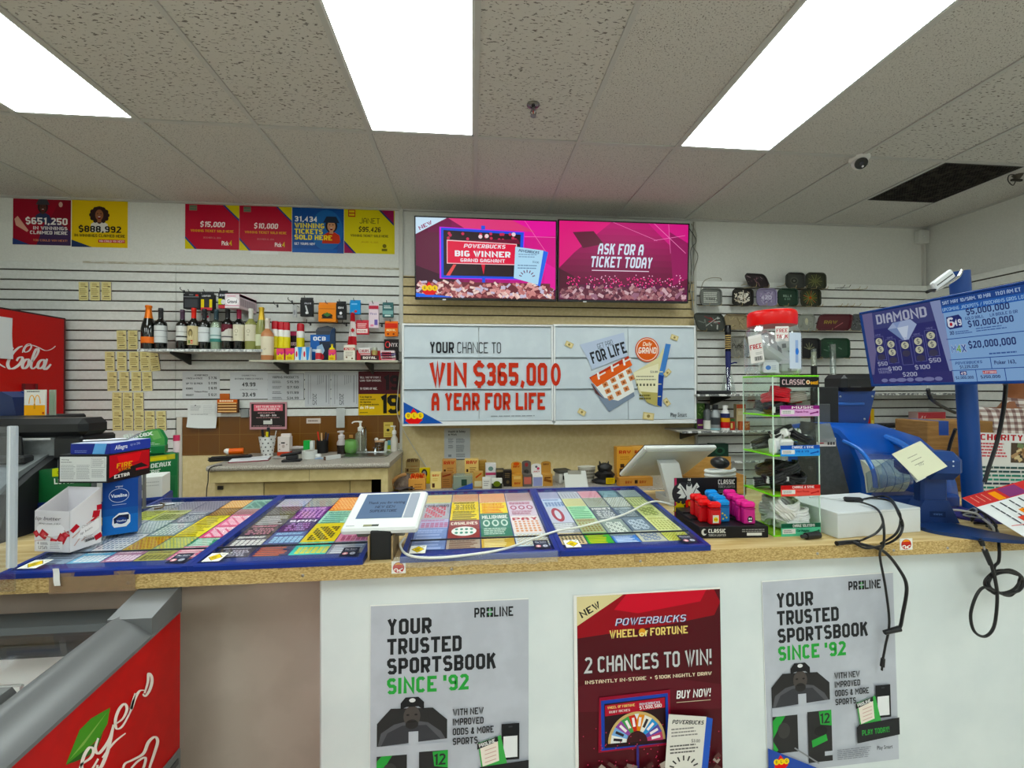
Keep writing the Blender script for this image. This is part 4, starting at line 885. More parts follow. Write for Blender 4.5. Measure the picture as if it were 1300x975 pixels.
bottle(188.5,387.5,443,z1s,YB1,'dark','#d9761e','sparkling wine bottle with orange foil neck and orange sash, first on the shelf',[(.14,.28,'#d9701c')],1.1,sparkling=True)
bottle(204,391,443,z1s,YB1,'dark','#26272b','dark wine bottle with a tall white label next to the orange-necked one',[(.16,.57,'#d0d2d2'),(.3,.31,'#8d8f92'),(.44,.455,'#6a6c70')])
bottle(231.5,393,443,z1s,YB1,'dark','#4a3548','dark wine bottle with purple cap and white label split by a black stripe',[(.22,.58,'#d3d3d0'),(.3,.335,'#17171a'),(.43,.445,'#8a8a8c')])
o=bottle(246,391,443,z1s,YB1,'dark','#d0362c','dark wine bottle with bright red cap and cream picture label',[(.11,.56,'#cbbd97')])
A=Art(.038,.125,38,125,'#cbbd97',.0002);A.ell(19,40,15,30,'#6a5d42',16);A.ell(19,46,9,20,'#a8986c',14);A.ell(19,66,4,9,'#e0d6b4',10);A.rect(4,92,18,118,'#6c7a4a');A.rect(20,92,35,118,'#c0503a');A.text(22,112,'RED',9,'#f0e6d2',12,bold=.05)
B().art(A,frame((-.019,-.0395,.036),(1,0,0),(0,0,1))).make('label_picture',o)
bottle(259.5,392,443,z1s,YB1,'dark','#1f2126','dark wine bottle with black cap and plain white label next to the red-capped one',[(.19,.54,'#d2d4d6'),(.4,.415,'#8a8c90')])
bottle(274.5,392.6,443,z1s,YB1,'clear','#2b3f48','clear glass wine bottle with teal cap and white and teal label',[(.19,.54,'#c6d2d2'),(.19,.27,'#3f7f78'),(.33,.36,'#7d9a98')])
o=bottle(289,391,443,z1s,YB1,'dark','#18181b','dark wine bottle with black cap and maroon and white label',[(.21,.6,'#cfcac4'),(.5,.6,'#5a1526'),(.29,.32,'#4a4648')])
A=Art(.05,.035,50,35,'#cfcac4',.0002);A.poly([(0,0),(50,0),(46,8),(30,14),(20,26),(0,32)],'#5a1526');A.text(16,12,'V',9,'#c06a78',None,'c')
B().art(A,frame((-.025,-.0396,.125),(1,0,0),(0,0,1))).make('label_picture',o)
def ringlab(o,y0=-.0396,h=.1,base='#d6d0bc'):
 A=Art(.034,.06,34,60,base,.0002);A.ell(17,22,12,14,'#8a7c5c',18);A.ell(17,22,9.6,11.6,base,18);A.lines(8,46,18,2,6,2.4,'#8a7c5c');B().art(A,frame((-.017,y0,h),(1,0,0),(0,0,1))).make('label_picture',o)
o=bottle(303.5,391.6,443,z1s,YB1,'dark','#8d2340','dark wine bottle with burgundy cap and cream ring label',[(.21,.6,'#d6d0bc')]);ringlab(o)
o=bottle(318.5,391.6,443,z1s,YB1,'olive','#d9d9d4','pale green white wine bottle with white cap and cream ring label',[(.21,.6,'#d6d0bc')]);ringlab(o)
bottle(332,390,443,z1s,YB1+.02,'olive','#c9a84c','sparkling wine bottle with gold foil neck behind the rose bottle',[(.1,.36,'#cfd2b6')],1.0,sparkling=True)
YB2=3.345
o=bottle(339.5,404,458,z2s,YB2,'pink','#d6cfc4','rose wine bottle with cream label standing at the end of the lower shelf',[(.12,.56,'#dbd2bc')],1.08)
A=Art(.03,.03,30,30,'#dbd2bc',.0002);A.text(15,20,'Lp',12,'#7a6a54',None,'c',0,.3);B().art(A,frame((-.015,-.0436,.07),(1,0,0),(0,0,1))).make('label_picture',o)
# lighter fuel cans
def can(px,top,label,y=3.40):
 p=PY(px,440,y);h=PY(px,top,y).z-z2s;r=.0275;t=root('fuel_can',label,'can',(p.x,y,z2s),group='lighter fuel cans')
 B().lathe(0,0,[(0,0),(r,.001),(r,h*.78),(r*.8,h*.82),(0,h*.82)],m('#dcdad6',.3),20).make('can_body',t)
 B().lathe(0,0,[(r*1.012,.004),(r*1.012,h*.62)],m('#d9cc2a',.35),20,caps=False).make('label_band',t)
 B().lathe(0,0,[(r*1.02,h*.30),(r*1.02,h*.33)],m('#6a6020',.4),20,caps=False).make('print_band',t)
 B().lathe(0,0,[(r*.92,h*.79),(r*.92,h*.97),(r*.8,h),(0,h)],m('#b02430',.4),20).make('red_cap',t)
for px,tp,lb in ((349.5,408,'red-capped lighter fuel can behind the rose bottle, first of the group of three'),(357.5,409,'red-capped lighter fuel can in the middle of the group of three'),(363.5,409.6,'red-capped lighter fuel can next to the small black carton'),(381.6,411,'red-capped lighter fuel can standing alone between black carton and blue carton')):can(px,tp,lb,3.40 if px < 380 else 3.42)
def carton(name,label,box,z,y,dep,body,fn=None,dw=20,dh=20,group=None,cat='box',top=None):
 x0,x1,_a,zt=WR(box[0],box[1],box[2],box[3],y);t=root(name,label,cat,((x0+x1)/2,y+dep/2,z),group=group)
 w,h=x1-x0,zt-z
 b=B();b.box(-w/2,w/2,-dep/2,dep/2,0,h,body,.0015);b.make('carton_body',t)
 if fn:
  A=Art(w*.985,h*.985,dw,dh,body if isinstance(body,str) else '#ffffff',.0003);fn(A);B().art(A,frame((-w*.4925,-dep/2-.0004,h*.0075),(1,0,0),(0,0,1))).make('carton_print',t)
 return t
pinkyel=lambda A:(A.poly([(0,12),(4,16),(9,11),(14,15),(20,10),(20,26),(0,26)],'#d9c22c'),A.text(10,7,'CHIPS',5,'#e06a1e',17,'c',.06),A.dots([(6,13),(13,11)],1.4,'#8a2f6a',8),A.lines(3,19,14,2,3,1.4,'#a05a20'))
carton('sweet_carton','small pink and yellow carton beside the rose bottle',(351,442.4,360.6,456),z2s,3.31,.03,'#d8447e',pinkyel,20,26)
carton('sweet_carton','wide pink and yellow carton next to the blue and white cartons',(362.4,442,373.4,456),z2s,3.31,.03,'#d8447e',pinkyel,20,26)
carton('sweet_carton','pink and yellow carton with yellow spout standing before the blue carton end',(417,444,425.6,456),z2s,3.31,.03,'#d84a80',pinkyel,20,26)
bw=lambda A:(A.poly([(8,0),(20,0),(16,26),(11,26)],'#3f86c8'),A.ell(4.6,14,2.6,6,'#c02a3a',12))
carton('tissue_carton','white carton with blue stripe, first of two beside the blue cigarette paper box',(374.4,440.4,383.6,456),z2s,3.31,.04,'#d3dce4',bw,20,26)
carton('tissue_carton','white carton with blue stripe touching the blue cigarette paper box',(384.2,440.4,393.4,456),z2s,3.31,.04,'#d3dce4',bw,20,26)
carton('perfume_carton','small black and pink carton between the red-capped cans',(368,420.6,377.6,442),z2s,3.44,.03,'#241a20',lambda A:(A.rect(0,0,20,5,'#b0405e'),A.text(10,17,'DUREX',4,'#e0c8d0',15,'c',.04),A.dots([(6,26),(13,26)],3,'#c9b6bc',10)),20,36)
# open blue cigarette paper display
x0,x1,_a,zt=WR(394,425,424,456,3.37)
t=root('paper_display_box','open blue cigarette paper display box with a cut-out top','box',((x0+x1)/2,3.43,z2s));w=x1-x0;h=zt-z2s;hb=PY(400,415.6,3.5).z-z2s
b=B();b.box(-w/2,w/2-.03,-.06,-.058,0,h,'#2f62a8');b.box(-w/2,-w/2+.002,-.06,.06,0,h,'#25528f');b.box(-w/2,w/2-.03,.058,.06,0,hb-.02,'#3a3d44');b.prism([(-.06,0),(.06,0),(.06,hb),(-.02,hb*.9),(-.06,h)],'x',w/2-.032,w/2-.03,'#2b4a74');b.box(-w/2,w/2-.03,-.06,.06,0,.002,'#25528f');b.make('carton_body',t)
A=Art(w-.03,h,30,40,'#2a5a9e',.0004);A.rect(14,10,30,40,'#232a3a');A.text(14,9,'OCB',6,'#e8ecf0',19,'c',.06);A.poly([(10,18),(18,14),(22,24),(14,40),(8,40)],'#9ab2c8');A.ell(15,34,6,6,'#c23a44',14);A.rect(3,22,8,26,'#bcd0e4');B().art(A,frame((-w/2,-.0604,0),(1,0,0),(0,0,1))).make('carton_print',t)
B().prism([(-w/2,hb-.03),(-w/2+.012,hb-.004),(0,hb+.012),(w/2-.045,hb),(w/2-.03,hb-.03)],'y',.057,.06,'#4a4d55').make('header_card',t)
p=PY(403.6,450,3.30);o=root('drink_can','small red and white can before the blue cigarette paper box','can',(p.x,3.315,z2s));B().lathe(0,0,[(0,0),(.019,.001),(.021,.006),(.021,.075),(.017,.082),(0,.082)],m('#d0d4d8',.3),18).make('can_body',o);B().lathe(0,0,[(.0214,.008),(.0214,.055)],m('#b8323c',.35),18,caps=False).make('label_band',o)
p=PY(421,440,3.36);o=root('lemon_bottle','small yellow squeeze bottle top behind the pink carton','bottle',(p.x,3.37,z2s));B().lathe(0,0,[(0,0),(.022,.002),(.022,.08),(.02,.095),(.008,.104),(.007,.118),(0,.118)],m('#dccb24',.35),18).make('bottle_body',o);B().cyl((0,0,.118),(0,0,.128),.009,m('#c9b81c',.4)).make('spout',o)
# tall dark card with silver figure behind
carton('blade_card','narrow dark grey pack standing behind the blue cigarette paper box',(418.4,417,425.4,440),z2s,3.5,.02,'#33363e',lambda A:(A.text(10,14,'OCB',5,'#aab0ba',15,'c',.04),A.lines(4,20,12,3,4,1.6,'#8a909a')),20,50)
# small flag
x0,x1,z0,z1=WR(441,397,452.6,438,3.40)
t=root('small_flag','small red and white maple leaf flag hanging by the shelf','flag',((x0+x1)/2,3.40,z0))
def flagfn(u,v):return ((x0+(x1-x0)*(u*(1-.55*v)+.35*v),3.40+.012*math.sin(u*7+v*3),z0+(z1-z0)*v))
for lo,hi,c in ((0,.27,'#a81c2c'),(.27,.73,'#ddd4d2'),(.73,1,'#a81c2c')):
 W(t).sheet(lambda u,v:flagfn(u,lo+(hi-lo)*v),8,6,m(c,.7)).make('flag_band',t)
A=Art(.036,.05,36,50,'#ddd4d2',.0001);A.geo=[];A.poly([(18,2),(23,14),(32,12),(29,24),(34,30),(22,36),(19,48),(16,36),(4,30),(8,24),(5,12),(13,14)],'#a81c2c');W(t).art(A,frame((x0+.026,3.386,z0+.085),(1,0,.05),(0,0,1))).make('maple_leaf',t)
W(t).tube([((x0+x1)/2,3.41,z2s+.001),((x0+x1)/2+.004,3.41,z1+.01)],.003,m('#b9a67a')).make('flag_pole',t)
carton('cigar_carton','white carton with red heading between flag and red tray',(436.4,437.6,450.6,456.4),z2s,3.30,.05,'#d8d2c6',lambda A:(A.rect(0,5,20,9,'#b03a34'),A.text(10,8.6,'FILTERS',2.6,'#f2ece4',15,'c',.04),A.lines(3,12,14,3,3,1,'#8a7a6c'),A.dots([(5,21),(15,23)],1.6,'#6a4a30',8)),20,26)
x0,x1,_a,zt=WR(452.6,444,486,456.4,3.30)
t=root('sweets_tray','red cardboard tray of rolls and packets on the goods shelf','tray',((x0+x1)/2,3.34,z2s));w=x1-x0;h=zt-z2s
b=B();mr=m('#a3202c',.5)
b.prism([(-w/2,0),(w/2,0),(w/2,h),(w/2-.03,h*.5),(-w/2+.03,h*.5),(-w/2,h)],'y',-.04,-.038,mr);b.box(-w/2,-w/2+.002,-.04,.04,0,h,mr);b.box(w/2-.002,w/2,-.04,.04,0,h,mr);b.box(-w/2,w/2,.038,.04,0,h,mr);b.box(-w/2,w/2,-.04,.04,0,.002,mr);b.make('tray_body',t)
A=Art(w*.7,h*.45,30,8,'#3a2226',.0003);A.text(15,6,'ROYAL',4,'#e8dfd8',22,'c',.05);B().art(A,frame((-w*.35,-.0404,.002),(1,0,0),(0,0,1))).make('tray_print',t)
o=carton('gum_packet','white and red packet in the red tray',(455,441.6,470,449),z2s+.004,3.325,.03,'#d8d4d2',lambda A:(A.text(10,6,'CHURS',4,'#9a2a34',16,'c',.05),A.rect(0,7,20,8.4,'#c0404a')),20,16)
p=PY(475.5,445,3.33);o=root('spice_jar','small glass jar with silver lid in the red tray','jar',(p.x,3.335,z2s+.003));B().lathe(0,0,[(0,0),(.02,.001),(.021,.07),(.018,.078),(0,.078)],m('#9c8a58',.2),18).make('jar_body',o);B().lathe(0,0,[(.0195,.076),(.0195,.096),(0,.097)],m('#b5b6a8',.3,.6),18).make('jar_lid',o)
# black card with lettering and stacked packets
x0,x1,z0,z1=WR(487.6,430.6,506.4,456,3.36);t=root('lettered_card','black display card with red and white lettering beside the cabinets','card',((x0+x1)/2,3.36,z2s));w=x1-x0;h=z1-z2s
B().box(-w/2,w/2,0,.003,0,h,'#1a1416',.0005).make('card_board',t)
A=Art(w*.96,h*.96,38,50,'#1a1416',.0003);A.ell(9,12,7,8,'#c83a3a',18);A.ell(9,12,5,6,'#1a1416',18);A.text(13,17,'NYX',9,'#d8cfcf',22,bold=.02);A.ell(18,32,6,4,'#b8483a',14);A.lines(6,38,26,3,3.4,1.2,'#8a7a7a');B().art(A,frame((-w*.48,-.0004,h*.02),(1,0,0),(0,0,1))).make('card_print',t)
for i in range(4):carton('paper_packet','pinkish flat packet, %s from the bottom of the pile before the black card' % ORD[i],(484-i*.4,453.6-i*2.9,501.4-i*.3,456-i*2.9),z2s+i*.0155,3.30,.05,('#c98a94','#e2dcda','#8a84b4','#d8c6ca')[i],lambda A:A.lines(2,1.4,16,1,2,1.2,'#a03848'),20,4,'flat packets piled on the goods shelf')
# ---------------- hooks and hanging packs
m_hook=m('#3a3a3c',.35,.8)
def hookpack(box,label,fn,dw,dh,body,dep=.03,name='hanging_pack',y=3.42,tab=True,ang=0,group=None):
 x0,x1,z0,z1=WR(*box,y);t=root(name,label,'pack',((x0+x1)/2,y,z0),group=group);w,h=x1-x0,z1-z0
 B().box(-w/2,w/2,0,dep,0,h*(.86 if tab else 1),body,.003).make('pack_body',t)
 if tab:B().box(-w/2,w/2,dep*.4,dep*.4+.0015,h*.8,h,body,.0005).make('hang_tab',t)
 A=Art(w*.97,h*(.84 if tab else .97),dw,dh,body if isinstance(body,str) else '#222222',.0003);fn(A);B().art(A,frame((-w*.485,-.0005,h*.01),(1,0,0),(0,0,1))).make('pack_print',t)
 hz=h*.93;B().tube([(-.004,YSL-y+.002,hz+.002),(-.004,-.02,hz+.002),(-.004,-.03,hz+.016)],.0026,m_hook,6).make('wall_hook',t)
 return t
bl='#1d1d20'
hookpack((232.4,369.6,253,392),'wide black pack hanging above the wine bottles',lambda A:(A.rect(2,8,20,20,'#3a3b40'),A.rect(0,4,22,5,'#7d7f84'),A.rect(17,1,21,3.4,'#c03a34'),A.rect(8,1,14,2,'#8a8c90')),22,22,bl,.05,y=3.38)
hookpack((254,369.6,270,394),'black and yellow pack hanging beside the wide black one',lambda A:(A.rect(1,8,5,21,'#d8c524'),A.rect(12,8,15.6,21,'#d8c524'),A.rect(6,7,11,19,'#2b2c30'),A.rect(1,20,15.6,24,'#c0444c'),A.text(8,4,'LIGHTER',2.4,'#d8d8dc',11,'c',.04)),16,24,bl,.045,y=3.38)
hookpack((277,368.4,288,391.6),'slim black and yellow pack next to the pink and white box',lambda A:(A.rect(0,9,5,18,'#c9d030'),A.ell(6.5,14,3,4,'#d8d8da',12),A.rect(0,19,11,24,'#c0444c'),A.text(5.5,5,'ZIP',3,'#d0d0d8',8,'c',.04)),11,24,bl,.03,y=3.38)
hookpack((254.6,394,266.6,408),'red and white patterned keyring pack behind the bottle necks',lambda A:(A.dots([(3,4),(9,7),(5,11)],2,'#b02a40',8),A.dots([(8,3),(3,8)],1.6,'#2a2a30',8)),12,14,'#c9c6c8',.01,y=3.44)
# long pink and white box
x0,x1,z0,z1=WR(285.4,373,304,391,3.30)
t=root('medicine_dispenser','long pink and white medicine dispenser box above the wine bottles','box',((x0+x1)/2,3.30,z0));w,h=x1-x0,z1-z0
b=B();b.box(-w/2,w/2,0,.25,0,h,'#d8c4cc',.002);b.make('box_body',t);B().box(-w/2,w/2,.001,.25,h-.02,h+.001,'#a83c62',.001).make('pink_top',t)
A=Art(w*.97,h*.95,20,18,'#dcd2d6',.0003);A.ell(10,9.6,9,5.6,'#f0ecee',18);A.text(10,12,'Gravol',5,'#4a4650',14,'c',.05);A.rect(0,14.6,20,15.6,'#c8708e');A.lines(3,2,14,1,2,1,'#c8708e');B().art(A,frame((-w*.485,-.0005,h*.02),(1,0,0),(0,0,1))).make('box_print',t)
A=Art(.23,h*.6,46,12,'#cbb8c0',.0003);A.many([(1+i*4,1,3+i*4,11) for i in range(11)],'#8a7c84');B().art(A,frame((w/2+.0005,.01,h*.15),(0,1,0),(0,0,1))).make('side_print',t)
# empty hooks
for i,(px,py) in enumerate(((349.6,384),(368,379),(345,406),(391.5,407),(437,408),(482,409),(231,366))):
 p0=PY(px+3,py+4.5,YSL+.002);p1=PY(px-2,py-1.5,3.44)
 solo(B().tube(chain_smooth([p0,(p1.x,p1.y,p0.z-.004),p1]),.0026,m_hook,6).box(p0.x-.006,p0.x+.006,YSL-.004,YSL+.002,p0.z-.012,p0.z+.012,m_hook),'wall_hook',['empty dark hook with a small white tag near the gold sparkling bottle','empty dark hook beside the black earphone pack','empty dark hook above the fuel cans','empty dark hook above the blue cigarette paper box','empty dark hook beside the flag tip','empty dark hook beside the long pink pack','empty dark hook above the wide black pack'][i],'hook')
hookpack((381,377.4,397,401.6),'black earphone pack with a silver cable picture',lambda A:(A.poly([(6,8),(8,8),(11,20),(9,21)],'#c9c9cc'),A.text(10,6,'AUX',2.4,'#b9bac0',9,'c',.03),A.ell(8,19,1.4,2,'#dcdce0',8)),16,24,'#19191c',.03)
hookpack((404,383.4,426.6,408.6),'large orange square pack with black and green emblem',lambda A:(A.ell(11,15.6,7,4,'#1f1a12',18),A.poly([(6,14),(11,10.4),(16,14),(11,17)],'#3c6a34'),A.rect(4,18,18,19.6,'#2a2014'),A.rect(1,5,21,6,'#b0601c')),22,24,'#dd862a',.05)
hookpack((426.6,382,438.6,405),'slim black pack with white figure next to the large orange one',lambda A:(A.text(6,8,'ON',3,'#e0e0e2',7,'c',.05),A.ell(6,15,1.8,2.4,'#e6e6e8',10),A.lines(2,19,8,2,2,1,'#9a9aa0')),12,24,'#17171a',.04)
hookpack((444,380.6,457.4,399),'bright blue pack with a small red mark',lambda A:(A.rect(2,2,10,4,'#7fc0ea'),A.ell(8,14,2,2,'#c0343c',10)),14,18,'#2f8ac8',.025)
hookpack((451.6,406,467.8,424.6),'red and white checked medicine pack beside the flag',lambda A:(A.rect(1,10,15,16,'#e6dcd8'),A.lines(2,2,12,3,2.4,1.3,'#e8c4c4'),A.text(8,14.6,'TYLENOL',2.6,'#a83038',12,'c',.04)),16,18,'#c0414c',.03)
hookpack((468,383,480.6,416.6),'long pale pink medicine pack with violet print',lambda A:(A.rect(0,0,12,5,'#b03a4c'),A.text(6,13,'First',3,'#7a6aa0',8,'c',.03),A.rect(7,20,11,28,'#6a5aa0'),A.rect(2,27,6,30,'#d88aa4')),12,32,'#dccbd4',.03)
hookpack((485.4,383.4,499,402.6),'teal and grey blister pack near the cabinets',lambda A:(A.rect(0,9,14,14,'#7fa8a6'),A.lines(2,2,10,2,2.4,1.2,'#dfe6e4'),A.rect(3,15,11,17,'#cfdcd8')),14,18,'#3f6668',.035)
hookpack((488.4,407.4,505,427),'orange tablet pack with red top above the black card',lambda A:(A.rect(0,0,16,7,'#c83a26'),A.text(8,11,'ADVIL',2.8,'#f6e2b0',12,'c',.05),A.dots([(4,15),(11,15)],1.4,'#7a2a12',8)),16,18,'#dd7a22',.03)
hookpack((371.6,386,376.6,403),'small clear blister with a silver item beside the earphone pack',lambda A:(A.ell(2.5,9,1.4,4,'#8d8f94',10),),5,16,'#b4b5b6',.012,y=3.46)
# ================================================================ SINK COUNTER
zk=H-.502                                     # top of the sink counter
YK=PZ(380,589.5,zk).y;xkl=PZ(266,591,zk).x;xkr=PZ(493,589,zk).x
m_lam=speck('speckled_laminate','#8f8880','#b9b2a8',160,.35,.42,.6);m_crm=speck('cream_laminate','#c9b88c','#d2c296',20,.45)
t=root('sink_counter','cream cabinet counter with speckled grey top and a small sink below the price sheets','counter',((xkl+xkr)/2,(YK+YW)/2,0))
xsl,xsr=PZ(436,580,zk).x,PZ(489,580,zk).x;ysf,ysb=PZ(455,580.8,zk).y,YW-.09
b=W(t)
for a in ((xkl,xsl,YK,YW-.026),(xsr,xkr,YK,YW-.026),(xsl,xsr,YK,ysf),(xsl,xsr,ysb,YW-.026)):b.box(*a,zk-.035,zk,m_lam)
b.cyl((xkl,YK,zk-.0175),(xkr,YK,zk-.0175),.0175,m_lam,n=14);b.make('worktop',t)
zb=PY(380,603,YK).z
W(t).box(xkl+.005,xkr-.06,YK+.01,YK+.028,zk-.115,zk-.036,m_crm,.002).make('fascia',t)
xm=PY(392,597,YK).x
W(t).box(xm-.001,xm+.001,YK+.0095,YK+.011,zk-.115,zk-.036,'#5a4c30').make('fascia_joint',t)
b=W(t);b.box(xkl+.02,PY(330,610,YK).x,YK+.045,YK+.06,.1,zk-.115,m_crm);b.make('cabinet_door',t)
b=W(t);b.box(PY(331,610,YK).x,PY(441,610,YK).x,YK+.05,YK+.065,.1,zk-.115,speck('tan_door','#b39f72','#bda97c',15,.5));b.make('cabinet_door',t)
b=W(t);b.box(PY(442,610,YK).x,PY(469,610,YK).x,YK+.05,YK+.065,.1,zk-.115,speck('tan_door','#b39f72','#bda97c',15,.5));b.make('cabinet_door',t)
b=W(t);b.box(xkl+.02,xkr-.02,YK+.4,YK+.41,.02,zk-.04,'#241f19');b.box(xkl+.02,xkr-.05,YK+.06,YK+.4,.05,.1,'#3a3227');b.make('cabinet_back',t)
b=W(t);b.box(xkr-.06,xkr-.035,YK+.01,YK+.05,0,zk-.036,m_crm);b.box(xkr-.035,xkr-.015,YK+.01,YW-.026,0,zk-.036,m_crm);b.make('end_panel',t)
b=W(t);b.box(xkl+.04,xkl+.075,YK+.035,YK+.046,zk-.165,zk-.14,'#1f1a16',.002);b.make('door_catch',t)
# sink basin with rim
m_st=m('#a4a6a6',.28,1)
t2=root('sink_basin','small stainless steel sink basin set into the speckled counter','sink',((xsl+xsr)/2,(ysf+ysb)/2,zk))
w,d=(xsr-xsl)/2,(ysb-ysf)/2
def ring(k,z,r=.04):
 out=[]
 for cx,cy,a0 in ((w-k-r,d-k-r,0),(-w+k+r,d-k-r,90),(-w+k+r,-d+k+r,180),(w-k-r,-d+k+r,270)):
  out +=[(cx+r*math.cos(math.radians(a0+i*22.5)),cy+r*math.sin(math.radians(a0+i*22.5)),z) for i in range(5)]
 return out
b=B();b.loft([ring(-.012,.001),ring(-.012,.006),ring(-.004,.009),ring(.012,.006),ring(.02,-.02),ring(.03,-.14),ring(.06,-.15)],m_st);b.make('basin',t2)
B().cyl((0,0,-.149),(0,0,-.146),.02,m('#5a5c5e',.4,1)).make('drain',t2)
pf=PZ(466,573,zk);t2=root('faucet','chrome gooseneck faucet with two lever handles behind the sink','faucet',(pf.x,min(pf.y+.02,YW-.08),zk));ch=m('#b9bbbd',.12,1)
b=B();b.lathe(0,0,[(0,0),(.022,0),(.022,.01),(.013,.018),(.011,.03)],ch);b.tube(chain_smooth([(0,0,.02),(0,0,.15),(0,-.01,.185),(0,-.045,.2),(0,-.085,.185),(0,-.095,.15)]),.009,ch,10);b.make('spout',t2)
for sx in (-1,1):
 b=B();b.lathe(sx*.075,0,[(0,0),(.018,0),(.018,.008),(.012,.016),(.013,.04),(0,.044)],ch);b.box(sx*.075-.008,sx*.075+.008,-.05,.005,.036,.044,ch,.003);b.make('tap_handle',t2)
def on(px,py):return PZ(px,py,zk)
# black folded pouch, notebook, orange roll
p=on(293,584);t=root('pouch','long black soft pouch lying at the end of the sink counter','pouch',p,.35)
b=B();b.box(-.13,.13,-.05,.05,0,.028,m('#1b1a1c',.6),.012);b.make('pouch_body',t);b=B();b.box(-.128,.128,-.052,-.03,.026,.031,m('#2b2a2c',.6),.002);b.make('pouch_flap',t)
p=on(318,584.5);t=root('notepad','white notepad with dark red cover edge lying flat on the sink counter','notepad',p,.3)
B().box(-.12,.12,-.075,.075,0,.006,'#7a2030',.001).make('notepad_cover',t);B().box(-.116,.116,-.073,.071,.006,.016,'#dcdde0',.001).make('notepad_pages',t)
p=on(300,582);t=root('tape_roll','orange and white roll lying on top of the black pouch','roll',(p.x,p.y,zk+.031),.35)
b=B();b.cyl((-.045,0,.022),(.045,0,.022),.022,m('#e06a24',.4));b.make('roll_body',t);b=B();b.cyl((-.062,0,.022),(-.045,0,.022),.0225,m('#e6e2dc',.5));b.sph((-.06,0,.026),.018,m('#e9e6e0',.6),10,6);b.make('white_end',t)
p=on(321,573);t=root('tissue_pack','small tilted packet of tissues with pink and blue wrapper beside the spotted cup','packet',(p.x,p.y,zk))
tl=Matrix.Rotation(-.25,4,'Y')
B(tl).box(-.035,.035,-.012,.012,.05,.115,'#d8dbdc',.005).make('packet_body',t);B(tl).box(-.036,.036,-.014,.014,.018,.06,'#b8486e',.004).make('pink_wrapper',t);b=B();b.box(-.045,.045,-.02,.02,0,.022,'#3f6a9a',.004);b.make('blue_base',t)
# spotted cup with pens
p=on(337,580);t=root('spotted_cup','white paper cup with black spots holding pens and scissors','cup',(p.x,p.y+.03,zk));cw=m('#dcdcd9',.45)
b=B();b.lathe(0,0,[(0,0),(.038,0),(.058,.145),(.059,.148),(.055,.148),(.036,.006),(0,.006)],cw,26);b.make('cup_body',t)
b=B()
for j in range(5):
 for i in range(9):
  a=2*math.pi*(i+.5*(j % 2))/9;z_=.018+j*.028;r=.038+.02*z_/.145+.0004;q=Matrix.Translation((r*math.cos(a),r*math.sin(a),z_)) @ Matrix.Rotation(a,4,'Z') @ Matrix.Rotation(math.pi/2,4,'Y')
  b.add([q @ Vector((.0055*math.cos(u),.0055*math.sin(u),0)) for u in [2*math.pi*k/8 for k in range(8)]],[tuple(range(8))],m('#1c1c1e'))
b.make('spot_print',t)
for i,(dx,dy,hh,c,lb) in enumerate(((-.025,.0,.2,'#1a1a1c','thick black marker in the spotted cup'),(.0,.01,.215,'#22252c','tall black scissor handle rising out of the spotted cup'),(.008,-.02,.185,'#d8c62c','yellow highlighter in the spotted cup'),(.04,.005,.19,'#d8d8d6','white stick leaning at the rim of the spotted cup'))):
 solo(B().cyl((t.location.x+dx*.6,t.location.y+dy,zk+.008),(t.location.x+dx*1.5,t.location.y+dy*1.5,zk+hh),(.009,.011,.009,.003)[i],m(c,.4),n=10),'pen',lb,'pen')
# white dispenser box
x0,x1,z0,z1=WR(353,551,368,574,3.4);t=root('dispenser_box','small white box with a red foot against the brown tiles','box',((x0+x1)/2,3.42,zk));w=(x1-x0)/2
B().box(-w,w,-.03,.03,.026,z1-zk-.02,'#d6ccc8',.003).make('box_body',t);B().box(-w*1.02,w*1.02,-.035,.032,0,.027,'#b8442e',.002).make('red_foot',t);B().box(-w+.012,w-.006,.0,.028,z1-zk-.022,z1-zk,'#dcd2ce',.002).make('box_flap',t)
A=Art(w*1.9,.08,30,18,'#d6ccc8',.0003);A.rect(9,3,19,5.4,'#2a2626');A.ell(15,10,4,3,'#b4a6a0',12);A.dots([(5,7),(24,7),(5,15)],1.2,'#6a5048',8);B().art(A,frame((-w*.95,-.0305,.034),(1,0,0),(0,0,1))).make('box_print',t)
# stapler / punch
p=on(369,586.5);t=root('hole_punch','black hole punch standing near the counter edge beside the tape roll','hole punch',(p.x,p.y+.02,zk),.12)
b=B();b.box(-.06,.06,-.03,.03,0,.016,'#1a1a1c',.004);b.make('punch_base',t);b=B();b.box(-.035,.04,-.02,.02,.014,.045,'#232326',.006);b.make('punch_body',t)
b=B(Matrix.Rotation(-.15,4,'Y'));b.box(-.065,.07,-.022,.022,.044,.062,'#161618',.007);b.make('punch_lever',t)
p=on(391,582.5);t=root('tape_ring','upright white roll of tape on the speckled counter','roll',(p.x,p.y+.03,zk))
b=B();b.lathe(0,0,[(.034,0),(.052,0),(.052,.056),(.034,.056),(.034,0)],m('#cfd1cd',.5),28,caps=False);b.make('tape_body',t)
b=B();b.lathe(0,0,[(.0335,.001),(.0338,.055),(.031,.055),(.031,.001),(.0335,.001)],m('#a8a49a',.6),28,caps=False);b.make('core',t)
p=on(375,577);t=root('paper_plate','white plate lying on a small clear tub behind the black punch','plate',(p.x,p.y+.05,zk+.036));b=B();b.lathe(0,0,[(0,0),(.05,.0),(.058,.004),(.085,.012),(.086,.014),(.058,.007),(0,.004)],m('#e4e4e2',.4),30);b.make('plate_dish',t)
o=root('clear_tub','small clear plastic tub under the white plate','tub',(p.x,p.y+.05,zk));B().lathe(0,0,[(0,0),(.045,0),(.055,.034),(.057,.036),(.053,.036),(.044,.002),(0,.002)],film('tub_plastic','#cfd3d2',.45,.2),20).make('tub_body',o)
